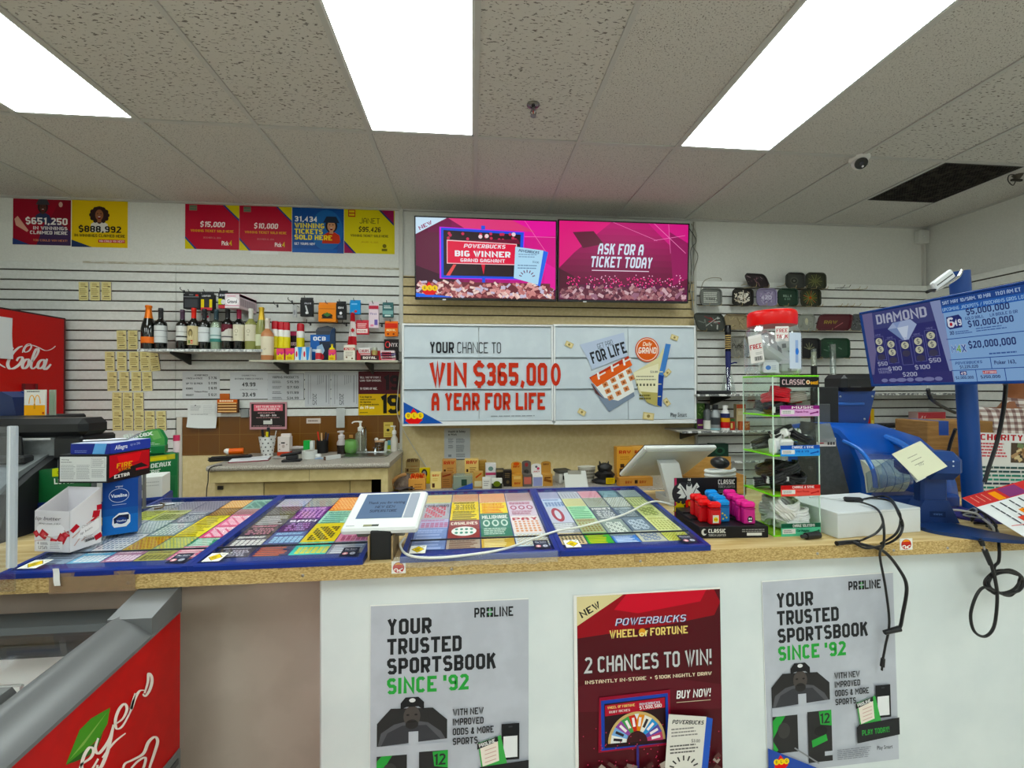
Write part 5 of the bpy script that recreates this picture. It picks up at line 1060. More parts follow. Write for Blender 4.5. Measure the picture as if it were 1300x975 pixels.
p=on(355,583);t=root('cable_tangle','tangle of thin clear wire on the sink counter before the spotted cup','wire',(p.x,p.y+.02,zk));rnd=random.Random(3)
B().tube(chain_smooth([(rnd.uniform(-.07,.07),rnd.uniform(-.03,.03),.003+rnd.random()*.012) for _ in range(14)],5),.0016,m('#b4b6b6',.3),5).make('wire_loop',t)
x0,x1,z0,z1=WR(386.4,559,394.6,570,3.36);t=root('green_carton','small bright green carton behind the tape roll','box',((x0+x1)/2,3.36,zk));b=B();b.box(-.025,.022,-.02,.02,0,z1-zk,'#2f9a48',.003);b.make('carton_body',t);b=B();b.box(.022,.046,-.018,.018,0,z1-zk-.004,'#d6d8d6',.002);b.make('white_side',t)
p=on(406.5,576);t=root('pen_cup','black pen cup with red, white and dark pens beside the green carton','cup',(p.x,p.y+.05,zk))
B().lathe(0,0,[(0,0),(.042,0),(.044,.1),(.041,.1),(.039,.004),(0,.004)],m('#161617',.5),6 if False else 20).make('cup_body',t)
for i,(dx,hh,c,lb) in enumerate(((-.03,.165,'#c03a30','red pen in the black pen cup'),(-.008,.155,'#d8b48c','wooden coffee stick in the black pen cup'),(.018,.16,'#1d1f28','dark capped pen in the black pen cup'),(.032,.15,'#2a3550','navy pen in the black pen cup'))):
 solo(B().cyl((t.location.x+dx*.5,t.location.y,zk+.006),(t.location.x+dx*1.3,t.location.y+.01,zk+hh),.0055,m(c,.4),n=8),'pen',lb,'pen')
p=on(419.5,573);t=root('glass_tumbler','clear glass tumbler between the pen cup and the dark soap bottle','glass',(p.x,p.y+.06,zk));B().lathe(0,0,[(0,0),(.032,0),(.036,.085),(.034,.085),(.030,.008),(0,.008)],clear('tumbler_glass','#e2e6e4',.1,.8),20).make('glass_wall',t)
p=on(432,577);t=root('foam_soap_bottle','foaming soap bottle with dark liquid and pale pump','bottle',(p.x,p.y+.03,zk))
B().lathe(0,0,[(0,0),(.032,.001),(.033,.062),(.0335,.07)],m('#221a16',.1),20).make('dark_liquid',t);B().lathe(0,0,[(.0335,.07),(.033,.09),(.02,.118),(.016,.125)],film('frosted','#c9c0c0',.7,.3),20,caps=False).make('clear_shoulder',t)
b=B();b.lathe(0,0,[(0,.118),(.024,.12),(.024,.145),(.012,.15),(.012,.165),(.02,.168),(.02,.178),(0,.18)],m('#cfc8c8',.4),18);b.box(-.03,.0,-.009,.009,.166,.177,m('#cfc8c8',.4),.003);b.make('pump_head',t)
p=on(446,575.5);t=root('green_mug','round glossy green mug with a handle before the sink','mug',(p.x,p.y+.0,zk));mg=m('#6d9a58',.18)
B().lathe(0,0,[(0,0),(.034,0),(.05,.02),(.056,.05),(.052,.085),(.046,.1),(.047,.106),(.043,.106),(.05,.06),(.04,.012),(0,.008)],mg,26).make('mug_body',t)
B().tube(chain_smooth([(-.05,0,.085),(-.078,0,.085),(-.09,0,.06),(-.08,0,.035),(-.05,0,.03)]),.0065,m('#8fa888',.2),8).make('mug_handle',t)
p=on(454.5,577);t=root('soap_dispenser','tall clear soap bottle with a white pump beside the green mug','bottle',(p.x,p.y+.07,zk))
B().lathe(0,0,[(0,0),(.04,.002),(.041,.12),(.036,.15),(.018,.172),(.016,.18),(0,.18)],film('soap_plastic','#9aa08e',.35,.08),22).make('bottle_body',t)
b=B();wp=m('#e6e5e1',.35);b.lathe(0,0,[(.0,.172),(.02,.174),(.021,.2),(.012,.206),(.008,.21),(.008,.236),(.014,.24),(.014,.25),(0,.252)],wp,18);b.tube(chain_smooth([(.0,0,.246),(-.04,0,.246),(-.058,0,.24),(-.062,0,.232)]),.0055,wp,8);b.cyl((0,0,.02),(0,0,.172),.004,wp,n=8);b.make('pump_head',t)
# sponge holder, card box, hand soap, yellow note
p=on(480,573.5);t=root('sponge_basket','silver wire basket with scrubbers beside the faucet','basket',(p.x,p.y+.04,zk))
b=B();bm=m('#9a9c9c',.25,1)
for k in range(4):b.tube([(.03*math.cos(a),.03*math.sin(a),.004+k*.02) for a in [2*math.pi*i/16 for i in range(16)]],.002,bm,5,True)
for i in range(12):a=2*math.pi*i/12;b.tube([(.03*math.cos(a),.03*math.sin(a),0),(.03*math.cos(a),.03*math.sin(a),.066)],.0016,bm,5)
b.make('wire_mesh',t)
b=B();b.box(-.035,.04,-.012,.012,.066,.088,'#cfa888',.008);b.make('brush_wood',t);b=B();b.sph((-.022,0,.094),(.016,.012,.014),m('#e2ddd6',.6),12,8);b.box(.0,.05,-.012,.012,.084,.096,'#dcd8d0',.005);b.make('brush_bristles',t)
p=on(489,574);o=root('hose_end','pale plastic tube standing beside the wire basket','tube',(p.x,p.y+.0,zk));B().cyl((0,0,0),(.01,0,.085),.012,m('#c4c9bc',.4),n=14).make('tube_body',o)
p=on(498,573);t=root('sponge_box','pack of green and blue sponges in a white tray at the counter end','sponge',(p.x,p.y+.05,zk));b=B();b.box(-.055,.055,-.035,.035,0,.012,'#dcdad2',.004);b.make('tray',t)
b=B();b.box(-.045,.02,-.028,.028,.012,.046,'#a8b82e',.004);b.make('green_sponge',t);b=B();b.box(-.045,.03,-.028,.028,.046,.085,'#5f929c',.004);b.make('blue_sponge',t);b=B();b.box(.022,.056,-.02,.02,.012,.06,'#cdcac2',.005);b.make('white_side',t)
p=on(502.4,571.5);t=root('hand_soap','white pump soap bottle standing behind the sponges','bottle',(p.x,min(p.y+.12,YW-.06),zk));B().lathe(0,0,[(0,0),(.028,.001),(.028,.1),(.014,.125),(.014,.14),(0,.14)],m('#c9c4ba',.35),18).make('bottle_body',t)
b=B();b.lathe(0,0,[(0,.138),(.018,.14),(.016,.165),(.007,.17),(.007,.195),(.012,.198),(.012,.206),(0,.207)],wp,16);b.box(-.03,.0,-.006,.006,.197,.206,wp,.002);b.make('pump_head',t)
A,F=wall_art((487,536,499,555),YW-.0135,12,19,'#c9b266',.0008);A.lines(2,3,8,1,2,1.4,'#8a7434');A.ell(5.6,10,2,1.8,'#2c2418',10);A.lines(2,14,8,2,2,.9,'#9a8444');solo(B().art(A,F),'paper_note','small mustard yellow note stuck on the tiles above the sponges','note')
x0,x1,z0,z1=WR(443.4,552,448.2,556,YW-.013);solo(B().box(x0,x1,YW-.02,YW-.012,z0,z1,'#b98a54',.002),'wall_hook','tiny tan adhesive hook on the brown tiles behind the soap bottle','hook')
p=on(413,582);t=root('paper_slips','loose blue and white paper slips lying before the sink','paper',(p.x,p.y+.02,zk),.15);B().box(-.07,.06,-.04,.04,0,.004,'#7d94b4',.0005).make('blue_slip',t);B().box(-.03,.09,-.025,.05,.004,.007,'#c9c9c6',.0005).make('white_slip',t)
p=on(422,583);t=root('foil_box','long slim white box with dark end lying towards the counter edge','box',(p.x,p.y+.0,zk),.9);b=B();b.box(-.06,.06,-.014,.014,0,.028,'#c9cbca',.002);b.make('box_body',t);b=B();b.box(-.0615,-.06,-.013,.013,.001,.027,'#5a4436');b.make('dark_end',t)
p=on(400,581.5);o=root('plastic_dome','small round white cap lying beside the tape roll','cap',(p.x+.02,p.y+.0,zk));B().lathe(0,0,[(0,0),(.024,0),(.026,.02),(.018,.03),(0,.031)],m('#dcdcd8',.4),18).make('cap_shell',o)
# thin black cable hanging off the counter end
q0=PY(267,596,YK-.02);q1=PY(263,626,YK-.015);solo(B().tube(chain_smooth([(q0.x+.05,YK+.02,zk+.003),(q0.x,YK-.026,zk-.01),(q0.x-.012,YK-.024,zk-.1),(q1.x,YK-.022,q1.z),(q1.x-.005,YK-.02,q1.z-.3)]),.003,m('#1b1b1c')),'power_cable','thin black cord hanging off the end of the sink counter','cord')
solo(B().tube(chain_smooth([PY(508,470,YW-.04),PY(505,500,YW-.05),PY(504,520,YW-.05),PY(508,537,YW-.05),PY(520,560,YW-.03),PY(545,598,YW-.02),PY(556,612,YW-.02)]),.0035,m('#c9c6bb',.4)),'power_cable','pale cord running down past the cabinet edge across the beige wall','cord')
# ================================================================ CIGARETTE CABINETS WITH FLAP DOORS
YCB=3.30;m_cab=m('#c9ced1',.4);m_cabw=m('#e4e6e6',.4);m_flap=speck('flap_print','#c2cbd2','#c8d1d7',6,.35)
def cabinet(box,name,label,seam,extra):
 x0,x1,z0,z1=WR(*box,YCB);t=root('cigarette_cabinet',label,'cabinet',((x0+x1)/2,YCB,z0));w,h=x1-x0,z1-z0
 b=B();b.box(-w/2,w/2,.012,YSL-YCB-.002,0,.02,m_cabw);b.box(-w/2,w/2,.012,YSL-YCB-.002,h-.02,h,m_cabw);b.box(-w/2,-w/2+.016,.012,YSL-YCB-.002,.02,h-.02,m_cabw);b.box(w/2-.016,w/2,.012,YSL-YCB-.002,.02,h-.02,m_cabw);b.box(-w/2,w/2,YSL-YCB-.012,YSL-YCB-.002,0,h,m_cabw)
 b.make('cabinet_body',t)
 b=B();f=.014;b.box(-w/2,w/2,0,.014,h-f,h,m_cabw,.002);b.box(-w/2,w/2,0,.014,0,f+.018,m_cabw,.002);b.box(-w/2,-w/2+f,0,.014,f,h-f,m_cabw,.002);b.box(w/2-f,w/2,0,.014,f,h-f,m_cabw,.002);b.make('door_surround',t)
 sx=seam*w-w/2;ys=[f+.02+(h-2*f-.02)*k/3 for k in range(4)]
 for k in range(3):
  for xa,xb in ((-w/2+f+.002,sx-.0015),(sx+.0015,w/2-f-.002)):
   b=B();a,c=ys[k]+.002,ys[k+1]-.003
   b.prism([(.001,a),(.012,a),(.014,c),(.0055,c)],'x',xa,xb,m_flap);b.make('flap_door',t)
   B().box(xa,xb,-.0025,.005,c-.004,c,'#8a959b',.001).make('flap_edge',t)
 A=Art(w,h,190,128,'#ffffff',.0001,step=.00004);A.geo=[];extra(A)
 B().art(A,frame((-w/2,-.0035,0),(1,0,0),(0,0,1))).make('printed_lettering',t)
 return t
rd='#b93a26'
def pl(A):
 A.text(34,37,'YOUR',14,'#1e2026',30,bold=.05);A.text(68,37,'CHANCE TO',14,'#2e3138',55,bold=-.004)
 A.text(34,78,'WIN',29,rd,46,bold=.07);A.text(88,78,'$',29,rd,15,bold=.05);A.text(104,78,'365,00',29,rd,78,bold=.07)
 A.text(36,109,'A YEAR FOR LIFE',22,rd,143,bold=.07);A.lines(110,116,56,1,3,1,'#7d858c',0);A.poly([(2,125),(2,98),(50,125)],'#2050a0');A.olg(15,115,4.2)
def bill(A,x,y,a,k=1):
 A.rot(x,y,13*k,8*k,a,'#c9b887');A.rot(x,y,10*k,5.4*k,a,'#dccfa4');A.ell(x,y,2*k,2*k,'#8d7c4e',8)
def pr(A):
 A.text(3,79,'O',30,rd,10,'c',.06) if False else (A.ell(2.5,64,6.5,14.5,rd,20),A.ell(2.5,64,2.4,9,'#bac3ca',16))
 A.poly([(34,26),(92,10),(96,40),(50,58),(44,44)],'#b4bfd4');A.text(58,32,'GET PAID',7,'#4a505c',21,rot=-17,bold=0);A.text(51,50.6,'FOR LIFE',15,'#20232a',48,rot=-18,bold=.06)
 A.poly([(48,76),(60,96),(72,112),(106,92),(100,70)],'#7d8a9c');A.poly([(50,74),(98,54),(106,86),(84,98),(66,94)],'#e6e6e2')
 A.poly([(46,68),(98,40),(100,46),(50,74)],'#b03c2a');A.poly([(50,74),(48,68),(100,46),(103,52),(56,80)],'#d8653a');A.poly([(48,74),(54,88),(66,96),(60,90)],'#5a3a3a')
 for cx,cy in ((58,66),(76,56),(92,48)):A.rot(cx,cy,2.6,9,-10,'#ece8e4');A.rot(cx+4,cy-2,12,2,-28,'#e2dcd6')
 for i in range(4):
  for j in range(3):
   x,y=67+i*10.5+j*3.4,77-i*5.6+j*8.4
   if x < 104 and y < 94:A.rot(x,y,7,6,-24,'#c98a62');A.ell(x,y,1.6,1.6,'#8d4a2c',8)
 A.poly([(104,62),(138,42),(146,28),(142,70),(140,104),(112,88)],'#d6cfa6');A.poly([(104,62),(138,50),(138,90),(114,86)],'#e4dfc0');A.poly([(114,86),(138,88),(138,106),(122,100)],'#b4a86c')
 A.text(132,62,'$3.00',2.6,'#4a4a4a',10,'c',.04);A.lines(108,66,28,2,4,1.4,'#8a8670');A.many([(108+i*4.6,76,110.4+i*4.6,79) for i in range(6)],'#55533f');A.lines(112,90,18,2,4,2.4,'#6a6434')
 A.poly([(148,24),(155,25),(145,68),(138,66)],'#4a7cbc');A.poly([(138,64),(145,66),(142,106),(136,104)],'#1f3f8c');A.many([(139,60,144,61.4),(137.4,76,142,77.2),(137,92,141,93.2)],'#d6d0a4')
 A.ell(123,32,16,16,'#c9551e',30);A.ell(123,32,14.6,14.6,'#e6d8c8',30);A.ell(123,32,13.6,13.6,'#cf6220',30);A.text(123,27,'Daily',5,'#f2e2c8',12,'c',.04,.2);A.text(123,37,'GRAND',8,'#f4ece0',24,'c',.04,.1)
 for x,y,a in ((20,26,25),(160,16,20),(150,62,-45),(36,112,30),(124,118,8),(149,100,55)):bill(A,x,y,a,1.15 if y > 115 else .8)
 A.text(154,119,'Play Smart',5.4,'#2a2c32',22,bold=.01)
cabinet((510.4,411.4,702.4,540),'','pale cigarette cabinet with flap doors lettered in red and black, first of the pair',.50,pl)
cabinet((703,412.4,884,538.4),'','pale cigarette cabinet with flap doors showing a calendar and an orange disc',.515,pr)
# ================================================================ WALL SCREENS
YTV=3.34
def screen(tl,br,label,fn):
 a,d=PY(*tl,YTV),PY(*br,YTV);w,h=d.x-a.x,a.z-d.z
 t=root('wall_screen',label,'screen',((a.x+d.x)/2,YTV,d.z),rx=math.radians(3.0));w2=w/2
 b=B();b.box(-w2,w2,.004,.03,0,h,'#0e0e10',.003);b.box(-w2*.7,w2*.7,.03,.06,h*.15,h*.8,'#131315',.01);b.make('screen_body',t)
 b=B();fr=.010;mk=m('#0b0b0d',.3)
 for q in ((-w2,w2,h-fr,h),(-w2,w2,0,fr+.006),(-w2,-w2+fr,fr,h-fr),(w2-fr,w2,fr,h-fr)):b.box(q[0],q[1],-.002,.006,q[2],q[3],mk,.001)
 b.make('bezel',t)
 A=Art(w-2*fr,h-2*fr-.006,176,100,'#5a0f3c',.0005,emit=.92,step=.00005);fn(A);B().art(A,frame((-w2+fr,.0015,fr+.006),(1,0,0),(0,0,1))).make('screen_picture',t)
 b=B();b.box(-.13,.13,.058,YSL-YTV-.002,h*.3,h*.7,'#1a1a1c',.004);b.make('wall_mount',t)
 b=B();b.box(-w2*.62,-w2*.57,-.004,.002,-.006,.004,'#d0d0d4',.001);b.make('indicator',t)
 return t
def heap(A,rnd,y0,cols,n=190,x0=0):
 for i in range(n):
  x=rnd.uniform(x0,176);y=y0+rnd.random()**.7*(100-y0);A.rot(min(max(x,x0+4),171),min(y,97),rnd.uniform(4,8),rnd.uniform(2.5,4.5),rnd.uniform(-60,60),rnd.choice(cols))
def s1(A):
 rnd=random.Random(5)
 for i in range(12):# magenta field brightening to one side
  c=(90+i*12,14+i*3,55+i*9);A.rect(i*14.7,0,(i+1)*14.7+.1,88,'#%02x%02x%02x' % tuple(min(255,v) for v in c))
 A.poly([(120,0),(176,0),(176,70),(150,40)],'#e0329c');A.poly([(132,22),(176,18),(176,60),(150,46)],'#cf2488');A.poly([(40,0),(120,0),(150,14),(60,12)],'#d84a7e');A.rect(134,20,176,20.5,'#f08ac4');A.rot(150,20,50,.6,55,'#ee7ab8')
 A.poly([(0,18),(30,18),(30,84),(0,88)],'#5c1a38');A.poly([(0,88),(0,60),(50,78),(50,96)],'#3a1226')
 A.poly([(29,11),(136,14),(134,76),(29,76)],'#c22ae0');A.poly([(31,12),(135,15),(133,75),(31,75)],'#2b52d8');A.poly([(34,15),(131,18),(129,72),(34,72)],'#231019')
 A.rect(81,8,86,13,'#2b52d8');A.rect(82,75,86,84,'#2b52d8');A.dots([(rnd.uniform(40,126),rnd.uniform(17,26)) for _ in range(16)],2,'#c23a5a',8);A.dots([(88,21),(80,22),(122,18)],2.6,'#f0d6dc',10)
 A.poly([(46,28),(128,24),(130,30),(60,32)],'#6a1232');A.poly([(37,72),(46,58),(50,58),(42,72)],'#e05a5a')
 A.poly([(38,27),(126,30),(128,57),(38,57)],'#f6c6cc');A.poly([(39,28.4),(125,31),(127,56),(39,56)],'#d81e4c')
 A.text(59,36.6,'POWERBUCKS',5,'#f2e6ee',52,bold=.05,it=.25);A.text(48,47.6,'BIG WINNER',7.4,'#f0f4f8',70,bold=.07);A.text(55,54.4,'GRAND GAGNANT',4.4,'#f0e6ee',56,bold=.06)
 A.poly([(81,57),(86,57),(84,70)],'#d03448')
 A.poly([(0,0),(38,0),(0,21)],'#cfe6f6');A.text(5,16,'NEW',4.6,'#8d2a5c',18,rot=-28,bold=.05)
 for i in range(11):A.rot(i*17+4,90,24,20,0,'#6a3038') if i not in (0,10) else None
 heap(A,rnd,80,['#c98a88','#e2bcb4','#9a5a5c','#d8a09c','#7a3c44','#f0d8d0','#b87474','#c9c0d4'],230)
 A.poly([(160,38),(166,40),(156,84),(150,82)],'#3a6ae0');A.poly([(124,34),(160,38),(153,82),(122,74)],'#b6dcf2');A.text(128,40.4,'POWERBUCKS',3.4,'#2a3a5c',26,rot=5,bold=.05,it=.2);A.lines(128,43,26,2,3,1.2,'#7f9cb8');A.text(146,54,'$3.00',2.4,'#3a5070',8,rot=5);A.lines(127,57,26,2,3.4,1.3,'#6a86a4')
 for i in range(7):q=math.radians(200+i*23.3);A.rot(139+9*math.cos(q),74+9*math.sin(q),3.6,1.2,math.degrees(q),'#6a3a5c')
 A.poly([(0,100),(0,95),(44,99),(44,100)],'#2f6ae0');A.olg(17,88.6,3.6)
def s2(A):
 rnd=random.Random(9)
 for i in range(10):
  c=(178-i*9,26-i*1,108-i*6);A.rect(0,i*8,176,i*8+8.1,'#%02x%02x%02x' % c)
 A.poly([(0,0),(70,0),(20,40),(0,60)],'#d6347c');A.poly([(120,0),(176,0),(176,50),(140,18)],'#c92a80');A.poly([(150,10),(176,24),(176,70),(156,80)],'#8d1a58');A.poly([(18,14),(46,12),(60,28),(32,34)],'#5c1c34');A.poly([(0,60),(20,70),(20,90),(0,92)],'#4a1028')
 for q in ((150,18,60,.7,40),(150,18,44,.6,-10),(150,18,40,.5,85),(100,10,70,.5,20)):A.rot(*q,'#e884bc')
 A.dots([(rnd.uniform(10,170),rnd.uniform(70,88)) for _ in range(160)],.9,'#ee4a8c',6);A.dots([(rnd.uniform(40,170),rnd.uniform(66,86)) for _ in range(50)],.8,'#f8c0dc',6)
 A.text(52,42,'ASK FOR A',14,'#7a1a54',62,bold=.05,it=.14);A.text(42,58.6,'TICKET TODAY',14,'#7a1a54',84,bold=.05,it=.14)
 A.text(51.4,41.4,'ASK FOR A',14,'#d8e4f2',62,bold=.05,it=.14);A.text(41.4,58,'TICKET TODAY',14,'#d8e4f2',84,bold=.05,it=.14);A.rect(44,61.6,122,62.6,'#e8d8e6')
 for i in range(1,10):A.rot(i*17.5,92,24,14,0,'#5a2638')
 heap(A,rnd,82,['#8d5c64','#b08a8c','#6a3c48','#a06a70','#53283a','#c9aab0','#93687c'],220)
screen((526.6,275.8),(706.6,382.6),'wall screen with a blue-framed winner board on magenta, first of the pair',s1)
screen((707.4,280.2),(873.6,385.0),'wall screen asking for a ticket in white letters on magenta',s2)
# loose cables beside the screens
rnd=random.Random(2)
for i,pts in enumerate(([(878,284),(884,300),(880,330),(876,360),(882,400)],[(881,282),(879,310),(886,325),(880,350),(879,395)],[(875,290),(884,306),(877,318),(878,352),(875,372)])):
 solo(B().tube(chain_smooth([PY(x,y,YW-.05-.01*i) for x,y in pts]),.005-.001*i,m(('#a9a79c','#8b897f','#3f3e3c')[i],.5)),'screen_cable',('thick pale cable hanging beside the second wall screen','thin grey cable looping beside the second wall screen','dark cable running behind the edge of the second wall screen')[i],'cable')
# notice on the low beige wall
A,F=wall_art((564,543.6,597,584),YW-.0065,33,40,'#c4c9cc',.001);A.text(5,5.4,'Health & Safety',2.6,'#2f3338',22,bold=.04);A.text(5,9,'at Work',2.6,'#2f3338',11,bold=.04)
A.lines(5,13,7,4,1.6,.8,'#7a8088');A.lines(15,13,12,4,1.6,.8,'#7a8088');A.lines(5,21,7,3,1.6,.8,'#7a8088');A.lines(15,21,12,6,1.6,.8,'#7a8088');A.rect(5,33,9,36,'#8a9098');A.lines(15,32,12,3,1.6,.8,'#7a8088');A.rect(0,39,33,40,'#3a3c40')
solo(B().art(A,F),'safety_notice','white safety notice with fine print on the beige wall below the cabinets','notice')
# ================================================================ LOW BENCH AND GOODS BELOW THE CABINETS
ZB=H-.735;YB_=3.02
xb0,xb1=XS+.06,PY(872,610,3.1).x
t=root('back_bench','low bench along the beige wall below the cabinets, crowded with paper boxes','bench',((xb0+xb1)/2,YB_,0))
b=W(t);b.box(xb0,xb1,YB_,YW-.008,ZB-.03,ZB,m_lam,.003);b.make('bench_top',t)
b=W(t);b.box(xb0+.02,xb1-.02,YB_+.03,YW-.01,.0,ZB-.03,m_crm);b.make('bench_cabinet',t)
kr,kr2,kr3='#b98a55','#d29a58','#d9b878'
def gbox(name,label,box,y,dep,body,fn=None,dw=20,dh=20,cat='box',rz=0,zb=None,header=None,base=None):
 """carton standing on the bench whose front fills a photo rectangle"""
 zb=ZB if zb is None else zb;x0,x1,_z,zt=WR(*box,y);t=root(name,label,cat,((x0+x1)/2,y+dep/2,zb),rz);w,h=x1-x0,zt-zb
 hb=h if header is None else h*header
 B().box(-w/2,w/2,-dep/2,dep/2,0,hb,body,.002).make('carton_body',t)
 if header is not None:
  b=B();n=9;pts=[(-w/2,hb*.6),(w/2,hb*.6)]+[(w/2*math.cos(a),h-w*.22+w*.22*math.sin(a)) for a in [math.pi*i/n for i in range(n+1)]]
  b.prism(pts,'y',dep/2,dep/2+.003,body);b.make('header_card',t)
 if fn:
  A=Art(w*.97,h*.96,dw,dh,body if isinstance(body,str) else '#888888',.0001);A.geo=[] if header is not None else A.geo;fn(A)
  yy=-dep/2-.0006
  b=B();b.art(A,frame((-w*.485,yy,h*.02),(1,0,0),(0,0,1)))
  if header is not None:# print above the low front belongs to the header card behind
   b.v=[Vector((p.x,p.y+(dep-.0008 if p.z > hb*.98 else 0),p.z)) for p in b.v]
  b.make('carton_print',t)
 return t
raw=lambda c='#b02a1c',y=6:(lambda A:(A.text(10,y,'RAW',4.4,c,16,'c',.08),A.rect(2,12,5,16,'#3a2014'),A.lines(7,10,11,3,2.6,1,'#8a5a34')))
gbox('paper_box','brown rolling paper box with dark lettering in the corner behind the cap',(514,583,532,612),3.42,.05,'#8f7a52',raw('#3a1c14',4.6),20,30,header=.62)
gbox('paper_box','orange rolling paper box with red lettering beside the tan cap',(518.5,602,540,618),3.16,.06,kr2,raw('#b83a18',5),20,16,header=.7)
p=PY(512,612,3.2);t=root('cap','tan and grey cap lying at the corner of the bench','cap',(p.x-.0,3.25,ZB),.3)
b=B();b.lathe(0,0,[(.085,0),(.088,.03),(.075,.075),(.04,.1),(0,.106)],speck('cap_cloth','#6b5d54','#7d6f64',60,.9),22,sx=.9);b.make('cap_crown',t)
b=B();b.tube(chain_smooth([(-.085,-.03,.01),(-.1,-.06,.05),(-.06,-.085,.1),(0,-.08,.115)]),.012,m('#a87f56',.8),8);b.make('cap_strap',t)
b=B();b.sheet(lambda u,v:((u-.5)*.15*(1-.35*v),-.06-.075*v,.012+.012*math.sin(u*3.14)),8,4,m('#5c5250',.9),.003);b.make('cap_peak',t)
gbox('emblem_card','yellow card with a black round emblem behind the orange box',(532.6,594,546,612),3.36,.02,'#c9b22c',lambda A:(A.ell(9,7,6,6,'#2a2420',16),A.ell(9,7,3.4,3.6,'#8a8684',12)),20,20)
gbox('paper_box','pale yellow rolling paper box standing between the emblem card and the kraft one',(546.4,600,560,618),3.18,.05,'#dfc88a',lambda A:(A.text(10,6,'RAW',3.6,'#c0502c',13,'c',.06),A.rect(3,17,8,24,'#4a2a1c'),A.lines(4,9,12,2,3,1.2,'#c9a458')),20,26)
gbox('paper_box','tall kraft rolling paper box with red lettering below the safety notice',(561.4,583.5,579,612),3.34,.06,kr,raw('#a83020',5.6),20,30)
gbox('paper_box','low kraft box with wavy print before the tall kraft one',(560,600,574,618),3.2,.05,'#9a6c42',lambda A:(A.rot(10,4,16,2.4,-12,'#7a2f20'),A.lines(3,10,14,4,3.4,1.2,'#6e4a2c')),20,24)
x0,x1,_a,zt=WR(575,603,600,619,3.16)
t=root('glass_case','greenish clear case with a dark label and a blue flap between kraft boxes','case',((x0+x1)/2,3.18,ZB));w=x1-x0;h=zt-ZB
b=B();b.box(-w/2,w/2,-.05,.05,0,h,film('green_case','#8fa094',.55,.1),.006);b.make('case_body',t);b=B();b.box(-.01,.03,-.052,-.05,h*.3,h*.75,'#1e3a30',.001);b.make('dark_label',t)
b=B();b.prism([(-w/2+.02,.005),(w/2,.005),(w/2,.05)],'y',-.056,-.053,m('#2b4aa0'));b.make('blue_flap',t)
gbox('paper_box','tall yellow rolling paper box with red lettering beside the safety notice',(590,583,607.6,612),3.34,.06,kr3,raw('#b83222',5.6),20,30)
gbox('paper_box','plain kraft box standing behind the yellow one',(607,584.5,617.6,612),3.42,.05,'#a5834a',lambda A:A.lines(3,6,14,3,6,1,'#8a6a3a'),20,40)
gbox('paper_box','small kraft box with slanted red print before the yellow one',(601,599,613,619),3.18,.05,'#b8935a',lambda A:(A.rot(11,6,15,3,-32,'#b04a2a'),A.rect(2,16,18,26,'#cfc6a6')),20,28)
gbox('herb_tin','white box with pink band and grey leaf emblem',(616.4,588.6,629.6,612),3.32,.06,'#d9d6d4',lambda A:(A.ell(10,9,5,4.4,'#6f8a80',14),A.rect(0,16,20,21,'#b04a6a')),20,36)
gbox('white_carton','white carton with faint print before the pink-banded one',(612.4,607,623,619.6),3.14,.05,'#d4d2cc',lambda A:A.lines(3,5,14,3,4,1.6,'#8a8a88'),20,20)
gbox('white_carton','small white carton with a black and green round mark',(624,608,637.6,619.6),3.14,.04,'#d9d8d0',lambda A:(A.rect(0,9,20,20,'#23261c'),A.ell(10,10,7,6,'#5c6a1f',14)),20,20)
gbox('black_carton','squat black carton behind the round-marked one',(630,596,640,614),3.3,.06,'#2b2622',lambda A:A.rect(0,0,20,5,'#8a7a5c'),20,30)
gbox('black_carton','black carton tied with a gold loop beside the kraft tray',(639.4,597.4,649.8,618),3.2,.06,'#211d1b',lambda A:(A.lines(3,6,14,3,4,1.2,'#8a7450'),A.ell(10,26,4,4,'#5a4a34',10)),20,36)
def roundtop(label,box,body,fn,y=3.18):gbox('paper_display',label,box,y,.07,body,fn,20,44,'box',header=.5)
roundtop('kraft paper display with orange rounded top',(650,588,663.6,619),'#c08c48',lambda A:(A.text(10,11,'RAW',4,'#a83a1c',13,'c',.06),A.ell(10,3.6,6,3,'#c8582c',12),A.rect(3,24,17,30,'#d8b070'),A.text(10,40,'RAW',4,'#9a2f1c',12,'c',.06)))
roundtop('grey paper display with rounded top and pink packets',(664,586.6,675.8,619),'#5a534e',lambda A:(A.ell(10,7,4,4,'#8a3a3a',12),A.ell(10,20,5,4,'#3a3634',12),A.rect(2,27,18,40,'#b8685c')))
roundtop('white paper display with rounded top, red print and blue packets',(676.2,590.6,689,619),'#dddad6',lambda A:(A.ell(10,6,2.6,2.6,'#5a5a60',10),A.ell(14,10,3,3,'#c0506a',10),A.text(10,18,'JUICY',3,'#b03a4a',14,'c',.05),A.rect(1,25,19,44,'#8f94bc')))
roundtop('kraft paper display with rounded top next to the white basket',(689,587.4,701.6,619),'#b28548',lambda A:(A.text(10,7,'RAW',3.4,'#5a2f1c',12,'c',.06),A.rot(10,34,16,5,14,'#7a4a24'),A.rect(3,27,16,30,'#6a3f20')))
x0,x1,_a,zt=WR(706,597,725,618,3.26);t=root('square_tub','white square tub with dark lid on the bench','tub',((x0+x1)/2,3.3,ZB),.2);w=x1-x0;h=zt-ZB
b=B();b.box(-w/2+.01,w/2-.01,-.05,.05,0,h-.02,'#c9c8c2',.006);b.make('tub_body',t);b=B();b.box(-w/2,w/2,-.06,.06,h-.022,h,'#3a3934',.008);b.make('tub_lid',t);B().box(-.02,.03,-.052,-.05,.03,h-.04,'#2a2a2c',.001).make('dark_label',t)
